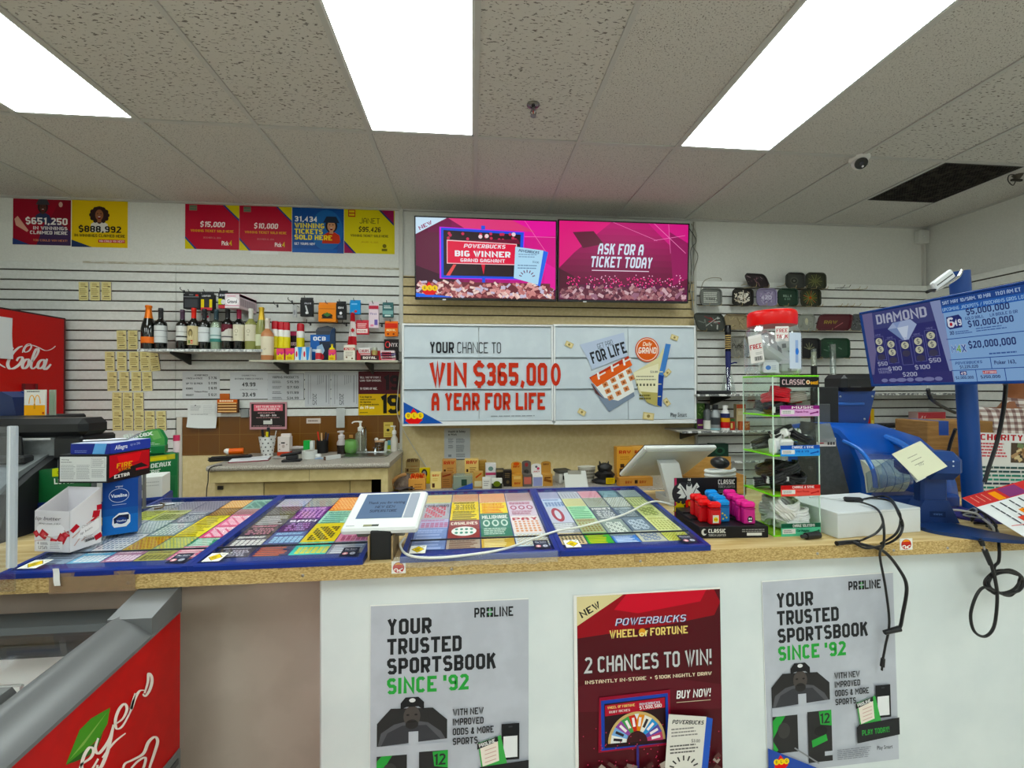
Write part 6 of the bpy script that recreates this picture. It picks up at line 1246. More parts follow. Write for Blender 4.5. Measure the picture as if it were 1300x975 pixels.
p=PZ(728,614,ZB);t=root('folder','tilted white folder leaning between the tub and the basket','folder',(p.x,3.2,ZB),-.15);b=B(Matrix.Rotation(math.radians(28),4,'X'));b.box(-.08,.09,-.11,.1,.05,.058,'#d2d3cd',.002);b.make('folder_sheet',t);b=B();b.box(-.09,.08,-.08,.11,0,.012,'#b9b6a8',.002);b.box(-.05,.05,.02,.06,.012,.1,'#9a978c',.002);b.make('folder_base',t)
x0,x1,_a,zt=WR(736,594,757,618,3.26);t=root('mesh_basket','pale woven plastic basket with slots near the black bag','basket',((x0+x1)/2,3.3,ZB));w=(x1-x0)/2;h=zt-ZB
b=B();n=28
rg=lambda r,z,o:[(o*r*math.cos(2*math.pi*i/n),.7*o*r*math.sin(2*math.pi*i/n),z) for i in range(n)]
b.loft([rg(w*.8,0,1),rg(w*1.05,h,1),rg(w*1.1,h+.004,1),rg(w*1.0,h,1),rg(w*.76,.006,1)],m('#cbc7bb',.5));b.make('basket_wall',t)
b=B()
for j in range(3):
 for i in range(n):
  a=2*math.pi*(i+.5)/n;z_=h*(.35+.22*j);r=w*(.8+.25*z_/h)+.001;q=Matrix.Translation((r*math.cos(a),.7*r*math.sin(a),z_)) @ Matrix.Rotation(a,4,'Z');b.m=q;b.box(-.001,.001,-.006,.006,-.009,.009,'#7d776a')
b.make('slot_pattern',t)
p=PY(770,606,3.2);t=root('black_bag','crumpled black bag with a yellow tag on the bench','bag',(p.x,3.24,ZB));rnd=random.Random(6)
b=B();n=18;rings=[]
for j in range(9):
 f=j/8;r0=.085*(1-.55*f**1.6)*(.9+.2*math.sin(j*2.1));rings.append([(r0*1.05*math.cos(2*math.pi*i/n)*(1+.16*rnd.uniform(-1,1)),r0*.7*math.sin(2*math.pi*i/n)*(1+.16*rnd.uniform(-1,1)),f*.15+rnd.uniform(-.006,.006)*(j > 0)) for i in range(n)])
b.loft(rings,m('#1b1a1a',.45));b.make('bag_body',t)
b=B();b.cyl((-.03,0,.12),(-.045,-.005,.172),.016,m('#1b1a1a',.5),r1=.003,n=7);b.make('bag_tie',t);b=B();b.cyl((.02,0,.12),(.03,0,.168),.015,m('#1b1a1a',.5),r1=.003,n=7);b.make('bag_tie',t)
A=Art(.07,.045,14,9,'#c9ac1e',.001);A.lines(2,2,10,3,2,.9,'#7a6410');B().art(A,frame((-.02,-.088,.012),(1,0,0),(0,0,1))).make('yellow_tag',t)
gbox('paper_box','tall orange kraft paper box with red lettering behind the white till screen',(783,567.6,804,612),3.3,.07,'#d29a50',lambda A:(A.text(10,8,'RAW',4.4,'#b83a1c',15,'c',.08),A.rect(4,22,9,27,'#3a2418'),A.rect(3,28,15,42,'#4a2c1e'),A.lines(4,12,12,2,3,1,'#a8702c')),20,44)
gbox('paper_box','orange kraft paper box with red lettering half hidden behind the white till screen',(803.6,566.6,820,612),3.36,.07,'#d6a25c',lambda A:A.text(10,9,'RAW',4.4,'#a83a24',15,'c',.08),20,44)
gbox('paper_box','wide kraft paper box with red lettering low under the till screen',(786,606.5,829,618),3.1,.06,'#b8844a',lambda A:(A.text(12,8,'RAW',4,'#8d3a22',9,'c',.08),A.text(31,8,'RAW',4,'#8d3a22',9,'c',.08),A.rect(20,3,24,8,'#2e1c12')),44,12)
# ================================================================ SLATWALL AND SHELVES ON THE OTHER SIDE
YT=3.46
m_wire=m('#b9a883',.35,.6)
def tray(box,label,base,fn,skew=0,group=None):
 x0,x1,z0,z1=WR(*box,YT);w,h=x1-x0,z1-z0;t=root('rolling_tray',label,'tray',((x0+x1)/2,YT,z0),group='metal trays hung on the slatwall')
 def rr(k,yy,r=.035):
  r=min(r,w*.3,h*.3);out=[]
  for cx,cz,a0 in ((w/2-r,h-r,0),(-w/2+r,h-r,90),(-w/2+r,r,180),(w/2-r,r,270)):
   for i in range(5):
    a=math.radians(a0+i*22.5);x,z_=cx+(r-k)*math.cos(a),cz+(r-k)*math.sin(a);out.append((x+skew*(h/2-z_)*.5,yy+skew*.02*(x/w),z_))
  return out
 b=B();b.loft([rr(0,0),rr(.002,-.012),rr(-.004,-.016),rr(.004,-.014),rr(.008,-.002)],m(base,.35));b.make('tray_body',t)
 A=Art(w*.86,h*.86,26,20,'#ffffff',.0001);A.geo=[];fn(A)
 b=B();b.art(A,frame((-w*.43,-.0026,h*.07),(1,0,0),(0,0,1)))
 if skew:b.v=[Vector((p.x+skew*(h/2-p.z)*.5,p.y+skew*.02*(p.x/w),p.z)) for p in b.v]
 b.make('tray_print',t)
 for sx in (-.28,.28):
  B().tube([(sx*w,YSL-YT+.003,.016),(sx*w,-.02,-.003),(sx*w,-.075,-.012),(sx*w,-.082,.006)],.0022,m_wire,6).make('wire_hook',t)
 return t
rnd=random.Random(12)
def rays(A,cols,n=18):
 for i in range(n):
  a=2*math.pi*i/n;A.rot(13+6*math.cos(a),10+5*math.sin(a),10,1.1,math.degrees(a),cols[i % len(cols)])
def scrib(A,cols,n=40):
 for i in range(n):A.rot(rnd.uniform(3,23),rnd.uniform(3,17),rnd.uniform(2,7),rnd.uniform(.8,1.8),rnd.uniform(0,180),rnd.choice(cols))
tray((946.5,348.4,974,365),'dark skewed tray with faint pinkish print on the top hooks','#2d2729',lambda A:scrib(A,['#8a6a70','#5c4a50','#a89a9c'],14),.9)
tray((997,347,1020.4,366),'dark grey tray with ring print on the top hooks','#3a3b38',lambda A:(A.ell(12,10,7,6,'#54564f',16),A.ell(12,10,4.4,3.6,'#2a2b29',14),A.ell(12,10,2.2,1.8,'#6a6c64',12)))
tray((1022,347,1047,367),'dark olive tray with radiating leaf print on the top hooks','#34362b',lambda A:rays(A,['#7a7c54','#55573c']))
tray((888.6,367,915,388),'grey tray covered with small lettering, first of the second row','#6a6c68',lambda A:(A.lines(3,3,20,6,2.6,1.5,'#c4c6be',.1),A.text(13,14,'WAKE',3,'#2a2c2a',14,'c',.05)))
tray((929.4,367,955,388.4),'black tray with white scattered strokes','#1f1c1a',lambda A:scrib(A,['#d8d2c4','#b4a898','#e8e4da'],46))
tray((960,367,984.6,388.4),'lavender tray with pale number 420','#8d84a0',lambda A:(scrib(A,['#a79cb8','#75698c','#b8b0c8'],40),A.text(13,13,'420',6,'#d6d2e0',16,'c',.05)))
tray((987,367,1011.4,388.4),'dark green tray with two lines of small white letters','#22382c',lambda A:(A.text(13,9.4,'ROLL A',3,'#9fb4a4',13,'c',.03),A.text(13,13.6,'& GO',3,'#7a9484',9,'c',.03)))
tray((1016,367.4,1040.4,389),'dark tray with orange, red and green rays','#2a2c22',lambda A:(rays(A,['#8a7a44','#5c6a3a','#a0704a','#6a7c54']),A.ell(13,10,2,1.8,'#c0502c',10)))
tray((882.4,398.4,920,420),'wide dark tray with red marks near the cabinet edge','#3b3e3a',lambda A:(scrib(A,['#6a706a','#8d3a3a','#b4b6b0','#7d2f34'],18),A.rot(14,10,18,.8,-38,'#a4a8a2')),.7)
tray((919.6,400,951,418.4),'wide tan tray behind the red jar lid','#8f8168',lambda A:scrib(A,['#a59878','#7d7058'],20),.5)
tray((1013,399.6,1033,420),'clear grey tray with a pale figure beside the red jar lid','#8f918a',lambda A:(A.ell(14,8,3,5,'#c4c0a6',10),scrib(A,['#a7a99f','#7c7e76'],12)))
tray((1038,399.6,1078.6,419.4),'wide maroon tray with gold lettering','#54242b',lambda A:(A.text(10,12,'RAW',5,'#9a8a4c',12,'c',.04),A.rot(18,14,10,1,-50,'#a8686c')),-.5)
tray((1079,399.6,1096,420),'narrow grey tray next to the blue screen frame','#5a5c5c',lambda A:scrib(A,['#7d7f80','#3f4142'],20))
tray((925.6,427,949,453.6),'tall grey marbled tray with black script left of the jar','#7d7b74',lambda A:(scrib(A,['#8f8d84','#6a6862'],24),A.text(13,11,'Puffco',4.6,'#26241f',22,'c',.02,.25)))
tray((1014,430,1040,455),'black tray with a pale leaf outline right of the jar','#1d1c1f',lambda A:[A.rot(13+4*math.cos(math.radians(a)),11+4*math.sin(math.radians(a)),8,.8,a,'#8a8a70') for a in (200,235,270,305,340)])
tray((1041,430,1077,454.4),'wide dark green glossy tray right of the jar','#23402f',lambda A:scrib(A,['#3f5f4a','#6a8070','#2f4c3a'],18))
# spare hook pairs
for i,(px,py) in enumerate(((1060,366),(1067,366),(1079,368),(1088,368),(1057,389),(1064,389),(1072,389),(1080,389),(941,362),(951,363),(986,364),(1104,391),(1113,393))):
 a=PY(px,py,YSL);solo(B().tube([(a.x,YSL+.003,a.z),(a.x+.0,YSL-.09,a.z-.012),(a.x+.0,YSL-.105,a.z+.006)],.0022,m('#4a4640',.4,.7) if i < 2 else m_wire,6),'wall_hook','thin empty wire hook on the slatwall above the red-lidded jar','hook','empty wire hooks on the slatwall')
o=PY(912,353,YSL-.02);solo(B().tube(chain_smooth([PY(889,372,YSL-.03),PY(893,358,YSL-.03),PY(902,353,YSL-.02),PY(914,353,YSL-.01),(PY(916,356,YSL).x,YSL+.002,PY(916,356,YSL).z)]),.003,m('#8f897a',.5)),'loose_wire','loose curved wire on the slatwall above the grey lettered tray','wire')
# shelves
YR=3.24;za=PY(905,500.5,YR).z;zb2=PY(905,547,YR).z;zc2=PY(950,585,YR).z
xa0,xa1=PY(886,500,YR).x,XR-.03
m_wavy=speck('wavy_foil_edge','#6f7071','#e2e2df',46,.35,.44,.56)
shelf('wall_shelf','upper foil-edged shelf beyond the cabinets with a black tray on it',xa0,xa1,za,YR,m_wavy,(PY(915,505,3.4).x,),.014)
shelf('wall_shelf','middle foil-edged shelf with bottles beside the cabinets',PY(866,548,YR).x,xa1,zb2,YR,m_wavy,(PY(875,552,3.4).x,),.014)
shelf('wall_shelf','lowest foil-edged shelf behind the cable tower',PY(925,584,YR).x,xa1,zc2,YR,m_wavy,(),.014)
def onr(name,label,px,top,z,y,prof,mats,parts,cat='bottle'):
 p=PY(px,top,y);h=p.z-z;t=root(name,label,cat,(p.x,y,z))
 for pr,mt,nm in zip(prof,mats,parts):B().lathe(0,0,[(r,zz*h) for r,zz in pr],mt,20).make(nm,t)
 return t
p=PY(905,494,3.32);t=root('flat_tray','flat black tray lying on the upper shelf beside the cabinets','tray',(p.x,3.36,za));b=B();b.box(-.13,.13,-.09,.09,0,.012,'#26272a',.006);b.make('tray_base',t)
b=B()
for q in ((-.13,.13,-.09,-.08),(-.13,.13,.08,.09),(-.13,-.12,-.08,.08),(.12,.13,-.08,.08)):b.box(q[0],q[1],q[2],q[3],.01,.028,'#303134',.004)
b.make('tray_rim',t)
gl2=clear('clear_tube_glass','#eef2f2',.12,.9)
def pipe(px,top,base_z,y,label,rings,r=.022):
 p=PY(px,top,y);t=root('glass_pipe',label,'glass pipe',(p.x,y,base_z),group=None);h=p.z-base_z
 for nm,pr,mt in rings:B().lathe(0,0,[(rr_*r,zz*h) for rr_,zz in pr],mt,22).make(nm,t)
 return t
t=pipe(924,413,za,3.36,'tall black and gold beaded glass pipe with a clear cone base beside the cabinets',[
 ('cone_base',[(0,0),(2.6,.0),(2.5,.03),(1.0,.36),(.6,.42)],gl2),('inner_stem',[(.6,.04),(.7,.3),(1.0,.45),(1.0,.65)],m('#23285c',.15)),('tube',[(1.0,.62),(1.0,.86),(1.1,.87),(1.1,.99),(.9,1.0),(.9,.9)],m('#141318',.15))])
h=PY(924,413,3.36).z-za
for j in range(7):
 b=B();b.lathe(0,0,[(.0225,h*(.655+j*.031)),(.0236,h*(.662+j*.031)),(.0225,h*(.669+j*.031))],m('#c9ac74',.3),20,caps=False);b.make('gold_band',t)
B().tube([(.02,-.005,h*.44),(.05,-.01,h*.455),(.07,-.01,h*.452)],.006,m('#23285c',.2),8).make('side_joint',t)
t=pipe(1033,441,za,3.36,'glass pipe with pale top and black lettered band right of the jar',[('glass_tube',[(0,0),(1.8,0),(1.8,.1),(1.0,.2),(1.0,.97),(.9,.97),(.9,.2)],gl2),('pale_liner',[(.85,.56),(.85,.9)],m('#cfc8ac',.4)),('black_band',[(1.05,.34),(1.05,.6)],m('#161616',.3))])
t=pipe(1057,437,za,3.36,'clear straight glass pipe with a pinkish foot beside the black hood',[('glass_tube',[(0,0),(1.6,0),(1.7,.1),(1.0,.25),(1.0,1),(.9,1),(.9,.25)],gl2),('pink_foot',[(0,.01),(1.5,.01),(1.5,.12),(.6,.18)],m('#b98088',.2))])
sil=m('#8d9192',.25,.3)
t=onr('tall_bottle','grey bottle with black cap and white label near the cabinet edge',898,512,zb2,3.34,[[(0,0),(.03,.01),(.032,.7),(.016,.8),(.014,.84),(0,.84)],[(.02,.8),(.02,1),(0,1)],[(.0325,.03),(.0325,.36)]],[m('#4c4f50',.2),m('#141416',.4),m('#d6d5cc',.5)],['bottle_body','black_cap','white_label'])
t=onr('pump_bottle','silver and dark bottle with black cap on the middle shelf',908,513.6,zb2,3.30,[[(0,0),(.036,.01),(.037,.66),(.02,.8),(.018,.86),(0,.86)],[(.022,.8),(.022,1),(0,1)],[(.0375,.22),(.0375,.5)],[(.0375,.01),(.0375,.09)]],[sil,m('#17171a',.4),m('#2e3236',.4),m('#8fb0b8',.4)],['bottle_body','black_cap','dark_label','blue_band'])
t=onr('cleaner_bottle','white bottle with red, yellow and navy label on the middle shelf',920.4,514.6,zb2,3.28,[[(0,0),(.034,.01),(.035,.68),(.022,.8),(.015,.84),(.015,.88),(0,.88)],[(.018,.86),(.018,1),(0,1)],[(.0356,.1),(.0356,.34)],[(.0356,.34),(.0356,.5)],[(.0356,.5),(.0356,.68)]],[m('#dcdad8',.35),m('#e6e4e2',.35),m('#b8242c',.4),m('#d8a02c',.4),m('#1e2352',.4)],['bottle_body','white_cap','red_band','yellow_band','navy_band'])
def gshelf(name,label,box,z,y,dep,body,fn=None,dw=20,dh=20,cat='pack'):return gbox(name,label,box,y,dep,body,fn,dw,dh,cat,zb=z)
gshelf('leaf_pack','green leafy pack with purple base beside the cabinet edge',(884.6,512,895.6,546),zb2,3.38,.03,'#4f6e3c',lambda A:(scrib(A,['#7d9a5c','#3a5228','#a4b480'],24),A.rect(0,24,26,40,'#5c2a58'),A.rect(2,33,14,35,'#c9c47a')),20,40)
gshelf('small_pack','small red and green pack next to the white bottle',(927,531,933,546),zb2,3.28,.02,'#a83a30',lambda A:(A.rect(2,12,10,26,'#c9c07a'),A.rect(0,0,20,8,'#3f5c34')),20,30)
gshelf('picture_box','small box with reddish picture at the end of the middle shelf',(939.4,535,952,546),zb2,3.26,.03,'#a85a3c',lambda A:scrib(A,['#c98a5c','#7d3a28','#d8b48c'],24),24,20)
gshelf('cream_carton','cream and red carton leaning on the slatwall behind the tower',(935,513,947,546),zb2,3.4,.04,'#cbb890',lambda A:(A.rect(0,0,20,8,'#b8553a'),A.rect(3,14,17,22,'#d8cba8')),20,50)
gshelf('green_box','dark green box under the middle shelf behind the till screen',(902.6,563.4,925,583),zc2,3.4,.06,'#1f3a2e',lambda A:(A.ell(10,9,6,5,'#2f5a44',14),A.ell(10,9,3.4,3,'#17291f',12)),20,18,'box')
shelf('wall_shelf','short shelf piece holding the dark green box beside the cabinet corner',PY(888,584,3.3).x,PY(924.4,584,YR).x-.01,zc2,3.3,m_wavy,(),.014)
# cardboard box behind the till screen, coil and mouse on the bench end
p=[PD(887,576,2.6),PD(942,592,2.35)]
t=root('cardboard_box','open cardboard box standing on the counter behind the till screen','box',(PY(915,640,2.12).x,1.90,ZT))
cb=speck('cardboard','#b08a54','#bd9762',14,.7,stretch=(1,1,6));zt=PY(915,574,2.0).z-ZT;wl=PY(880,600,1.9).x-t.location.x-.02;wr_=PY(942,600,1.9).x-t.location.x
b=B();b.box(wl,wr_,.085,.089,0,zt-.02,cb);b.box(wl,wl+.004,-.03,.085,0,zt-.1,cb);b.box(wr_-.004,wr_,-.03,.085,0,zt-.09,cb);b.box(wl,wr_,-.03,-.026,0,zt-.12,cb);b.box(wl,wr_,-.03,.085,0,.004,cb);b.make('box_shell',t)
b=B();b.add([(wl,.087,zt-.02),(wr_,.087,zt-.06),(wr_,.09,zt-.06),(wl,.09,zt-.02),(wl-.01,.087,zt),(wr_+.005,.087,zt-.052),(wr_+.005,.09,zt-.052),(wl-.01,.09,zt)],[(0,1,5,4),(3,7,6,2),(0,4,7,3),(1,2,6,5),(4,5,6,7),(0,3,2,1)],cb);b.make('box_flap',t)
A=Art(.02,.045,10,20,'#b08a54',.0002);A.text(5,14,'4',9,'#4a3418',6,'c',.03);B().art(A,frame((wr_-.05,.0845,zt-.12),(1,0,0),(0,0,1))).make('box_print',t)
# ================================================================ TILL SCREEN, LIGHTER STAND, CABLE TOWER
wh=m('#dcdedd',.35);whg=m('#c6c9c9',.35)
TL,TR_,BL,BR_=PD(808,572,1.73),PD(901,571,1.78),PD(787,606,1.98),PD(868,608,2.02)
u=(TR_-TL);v=(TL-BL);w,h=u.length,v.length;F=frame(BL,u,v)
cb_=(BL+BR_)/2;t=root('till_screen','white till screen seen from behind, leaning on its stand behind the lighter box','screen',(cb_.x,cb_.y,ZT));T0=Matrix.Translation(-t.location)
b=B(T0 @ F);b.box(0,w,0,h,-.024,-.004,wh,.006);b.box(.012,w-.012,.012,h-.012,-.006,0,speck('till_back','#bfc2c2','#c6c9c8',12,.4),.003);b.make('screen_housing',t)
b=B(T0 @ F);b.box(.004,w-.004,.004,h-.004,-.026,-.0235,'#101216');b.make('display_glass',t)
s1,s2,s3,s4=PD(838,588,1.80),PD(862,588,1.81),PD(851,637,1.78),PD(874,637,1.79)
b=B(T0);nrm=F.to_3x3() @ Vector((0,0,1));q=[s1,s2,s4,s3];bk=[p+Vector((.0,.035,.01)) for p in q]
b.add(q+bk,[(3,2,1,0),(4,5,6,7),(0,1,5,4),(1,2,6,5),(2,3,7,6),(3,0,4,7)],wh);b.make('stand_arm',t)
b=B(T0);c=(s3+s4)/2;b.prism([(c.x-.04,ZT),(c.x+.075,ZT),(c.x+.05,c.z+.01),(c.x-.042,c.z+.012)],'y',c.y-.0,c.y+.14,whg);b.make('stand_base',t)
# white customer screen
TL,TR_,BL,BR_=PD(448,626,1.40),PD(537,622,1.395),PD(431,673,1.235),PD(529,670,1.232)
t=root('customer_screen','white customer screen with a thank-you message on a dark stand between ticket displays','screen',(PD(490,690,1.25).x,1.33,ZT));T0=Matrix.Translation(-t.location);F=frame(BL,BR_-BL,TL-BL);w=(BR_-BL).length;h=(TL-BL).length
b=B(T0 @ F);b.box(0,w,0,h,-.022,0,wh,.006);b.make('screen_housing',t)
b=B(T0 @ F);b.box(w*.42-.03+.0,w*.42+.045-.03,.012,.02,-.001,.0006,'#3c3e38');b.box(w*.42-.03,w*.42+.025-.03,.0125,.0195,.0004,.0009,'#8a8a6c');b.make('card_slot',t)
A=Art(w*.62,h*.66,100,66,'#7f9fc4',.0004,emit=.55);A.rect(6,3,97,58,'#84a4c9');A.rect(6.6,3.6,96.4,57.4,'#7c9cc2');A.text(54,28,'Thank you for visiting',7,'#1f2f54',84,'c',.03);A.text(54,40,'NEW GEN',7,'#1f2f54',44,'c',.03);A.text(54,51,'SUPERSTORE',7,'#1f2f54',60,'c',.03)
B(T0 @ F).art(A,Matrix.Translation((w*.135,h*.26,.0012))).make('screen_picture',t)
A=Art(w*.13,h*.66,20,66,'#c4d4e2',.0004,emit=.65);A.rect(1,1,19,65,'#ccdae6');B(T0 @ F).art(A,Matrix.Translation((w*.775,h*.26,.0012))).make('side_panel',t)
A=Art(.03,.006,30,6,'#dcdedd',.0002);A.lines(1,1,26,1,3,3,'#8d9092');B(T0 @ F).art(A,Matrix.Translation((.012,.012,.0005))).make('maker_mark',t)
x0,x1=PZ(478,698,ZT).x,PZ(503,698,ZT).x
b=W(t);b.box(x0,x1,1.268,1.36,ZT,ZT+.085,'#17181a',.003);b.make('stand_box',t)
for xx in (x0-.0055,x1+.0005):W(t).box(xx,xx+.005,1.262,1.365,ZT,ZT+.07,speck('stand_wood','#8a7658','#9c8768',30,.6)).make('stand_cheek',t)
b=B(T0 @ F);b.box(w*.16,w*.8,h*.1,h*.75,-.046,-.02,'#77736b',.004);b.make('tilt_plate',t)
# torch lighter stand
t=root('lighter_stand','black torch lighter stand with a printed header card','display stand',(.855,1.335,ZT),-.06)
w=.232;dk=m('#17171a',.4)
b=B();b.box(-.115,.115,0,.19,0,.038,dk,.002);b.prism([(.072,.038),(.19,.038),(.19,.05),(.128,.05),(.128,.044),(.072,.044)],'x',-.115,.115,dk);b.make('tray_base',t)
b=B();b.box(-.118,.118,.19,.194,0,.158,dk);b.make('header_card',t)
A=Art(.236,.158,236,165,'#17171a',.0002)
A.rect(0,0,8,165,'#b03a5c');A.ell(30,60,40,44,'#2a2a2e',20)
wg='#dcdcd8'
A.poly([(52,60),(20,20),(10,36),(22,44),(8,58),(26,64),(14,78),(36,78)],wg);A.poly([(52,60),(84,18),(94,34),(82,42),(98,58),(80,62),(92,76),(68,78)],wg);A.poly([(44,30),(50,16),(60,16),(66,28),(62,92),(46,92)],wg);A.ell(55,24,8,9,'#3a3a3c',12);A.poly([(50,10),(52,0),(55,9),(60,0),(61,11)],wg)
for k in range(4):A.rot(28+k*4,40+k*8,2,22,-30,'#17171a');A.rot(80-k*4,40+k*8,2,22,30,'#17171a')
A.text(228,26,'CLASSIC',19,wg,64,'r',.07);A.text(228,40,'TORCH LIGHTER',10,'#9a9a98',64,'r',.04);A.lines(164,46,64,3,5,3,'#7a7a78',0);A.rect(180,62,228,70,'#dcdcd8')
A.ell(70,96,22,18,'#e0902a',18);A.ell(18,118,18,22,'#d9c02a',14)
for a in range(0,360,40):A.rot(18+20*math.cos(math.radians(a)),118+24*math.sin(math.radians(a)),12,4,a,'#c9b020')
A.text(40,122,'C',40,'#d83a34',30,bold=.08);A.text(72,120,'LASSIC',34,'#d9d6d2',126,bold=.09,it=.1)
A.ell(212,108,21,24,'#7a4a1c',16);A.ell(212,108,14,16,'#d8a03a',14);A.ell(212,108,6,7,'#4a2a14',12)
for a in range(0,360,30):A.rot(212+22*math.cos(math.radians(a)),108+25*math.sin(math.radians(a)),9,3,a,'#a8641f')
B().art(A,frame((-.118,.1894,0),(1,0,0),(0,0,1))).make('header_print',t)
A=Art(.228,.036,228,36,'#17171a',.0002);A.ell(14,16,9,11,'#cfcfcb',14);A.ell(18,15,6,7,'#17171a',12);A.text(28,19,'CLASSIC',13,wg,58,bold=.06);A.text(28,30,'TORCH LIGHTER',7,'#a8a8a4',58,bold=.03);A.lines(140,8,76,2,6,3,'#8a8a88',0);A.rect(156,20,206,29,'#d6d6d2')
B().art(A,frame((-.114,-.0004,.001),(1,0,0),(0,0,1))).make('tray_print',t)
MW=Matrix.Translation(t.location) @ Matrix.Rotation(-.06,4,'Z')
def lighter(lx,ly,lz,c1,c2,label,deco=None):
 p=MW @ Vector((lx,ly,lz));t=root('torch_lighter',label,'lighter',p,-.06,'torch lighters on the stand')
 B().box(-.0195,.0195,-.011,.011,0,.052,m(c1,.35),.004).make('lighter_body',t);B().box(-.0205,.0205,-.012,.012,.053,.074,m(c2,.35),.006).make('lighter_cap',t)
 b=B();b.box(-.018,.018,-.0125,.0115,.051,.0545,m('#8f1d22' if 'red' in label else '#1d5c94' if 'blue' in label else '#9a2a68',.4));b.make('cap_seam',t)
 A=Art(.026,.03,26,30,c1,.0001);A.geo=[]
 if deco =='y':A.rect(3,4,23,30,'#cfcfc4');A.ell(13,18,8,8,'#d8c01e',10);A.text(13,21,'HI',6,'#7a5a10',10,'c',.05)
 elif deco =='s':A.ell(13,19,9,11,'#17171a',14);A.ell(10,17,2.4,3.4,'#e8e8e4',8);A.ell(16,17,2.4,3.4,'#e8e8e4',8);A.rect(8,24,18,28,'#e8e8e4')
 elif deco =='d':A.dots([(6,6),(14,12),(20,20),(8,24)],3,'#d8c63a',8)
 if A.geo:B().art(A,frame((-.013,-.0115,.006),(1,0,0),(0,0,1))).make('lighter_print',t)
cols3=(('red','#b8242c','#d02430',-.072),('blue','#1f6aa8','#2a86cc',-.008),('pink','#b8327c','#d83c8c',.06))
RW=['front','second','third','rear','rearmost']
rowsxyz=[(.028,.0385),(.055,.0385),(.086,.0445),(.113,.0445),(.142,.0505)]
for nm,c1,c2,lx in cols3:
 for r in range(5):
  if nm =='blue' and r ==0:continue
  if nm =='red' and r ==4:continue
  y_,z_=rowsxyz[r]
  lighter(lx+(.0 if r % 2 else .004)-.016*(r ==0 and nm =='red')*-1,y_,z_,c1,c2,'%s torch lighter in the %s row of the lighter stand' % (nm,RW[r]),'y' if (nm,r) ==('red',0) else 's' if (nm,r) ==('pink',0) else 'd' if nm =='blue' else None)
# revolving acrylic tower with cable packs
tx0,tx1,ty0,ty1=.995,1.158,1.335,1.49;tz=H+.036-ZT;NT=4;th=tz/NT
acr=clear('acrylic','#f6faf7',.025,.3);gre=m('#7fd43a',.3)
t=root('cable_tower','clear acrylic tower with green shelves holding phone cables','display stand',((tx0+tx1)/2,(ty0+ty1)/2,ZT));hw,hd=(tx1-tx0)/2,(ty1-ty0)/2
for k in range(NT+1):
 z_=k*th;b=B();b.box(-hw,hw,-hd,hd,z_,z_+.004,film('green_acrylic','#a8dc5a',.85,.2));b.box(-hw-.002,hw+.002,-hd-.002,-hd,z_-.0005,z_+.0045,gre);b.box(-hw-.002,-hw,-hd,hd,z_-.0005,z_+.0045,gre);b.box(hw,hw+.002,-hd,hd,z_-.0005,z_+.0045,gre);b.make('shelf_plate',t)
b=B();b.box(-hw,hw,hd-.003,hd,0,tz,acr);b.make('clear_panel',t);b=B();b.box(hw-.003,hw,-hd,hd-.003,0,tz,acr);b.make('clear_panel',t);b=B();b.box(-hw,-hw+.003,-hd,hd-.003,0,tz,acr);b.make('clear_panel',t)
b=B();b.cyl((0,0,0),(0,0,tz),.006,acr,n=12);b.make('core_post',t)
edge=m('#cfe0d6',.1)
for sx,sy in ((-1,-1),(1,-1),(-1,1)):b=B();b.box(sx*hw-.0015,sx*hw+.0015,sy*hd-.0015,sy*hd+.0015,0,tz,edge);b.make('corner_edge',t)
def tlabel(k,h,base,fn,name='shelf_label',z0=.0):
 A=Art(2*hw*.86,h,140,h/(2*hw*.86)*140,base,.001);fn(A,A.dh);B().art(A,frame((-hw*.72+.0,-hd-.0035,k*th+z0),(1,0,0),(0,0,1))).make(name,t)
def lab(c1,c2,hd_,tx,ic):
 def f(A,dh):A.rect(0,0,140,dh*.34,c1);A.text(80,dh*.29,hd_,dh*.22,'#e8e4e4',78,'c',.04);A.rect(4,dh*.42,50,dh*.8,'#d9d9d6');A.lines(8,dh*.5,36,2,dh*.14,dh*.08,'#8a8a8a');A.text(54,dh*.66,tx,dh*.18,c1,46,bold=.05);A.rot(118,dh*.7,26,dh*.12,-12,c1);A.ell(132,dh*.62,4,4,c1,8)
 return f
tlabel(3,.036,'#cf9ccb',lab('#7d1f6c','','MUSIC','Hands Free',0));tlabel(2,.036,'#3f8fd8',lab('#1a4aa0','','CHARGE & SYNC','V8 & V9',0));tlabel(1,.036,'#d85a52',lab('#b01f26','','CHARGE & SYNC','Heart Phones',0));tlabel(0,.042,'#5fb894',lab('#17503a','','CHARGE SOLUTIONS','Car Adapter',0))
def fcl(A,dh):A.text(8,dh*.74,'CLASSIC',dh*.52,'#c9b0b4',82,bold=.03);A.ell(100,dh*.5,7,7,'#e8d8b0',12);A.ell(100,dh*.5,4,4,'#a85a2a',10);A.text(108,dh*.7,'eezi',dh*.4,'#d8a03a',28,bold=.06)
tlabel(3,.034,'#121214',fcl,'header_label',th-.036)
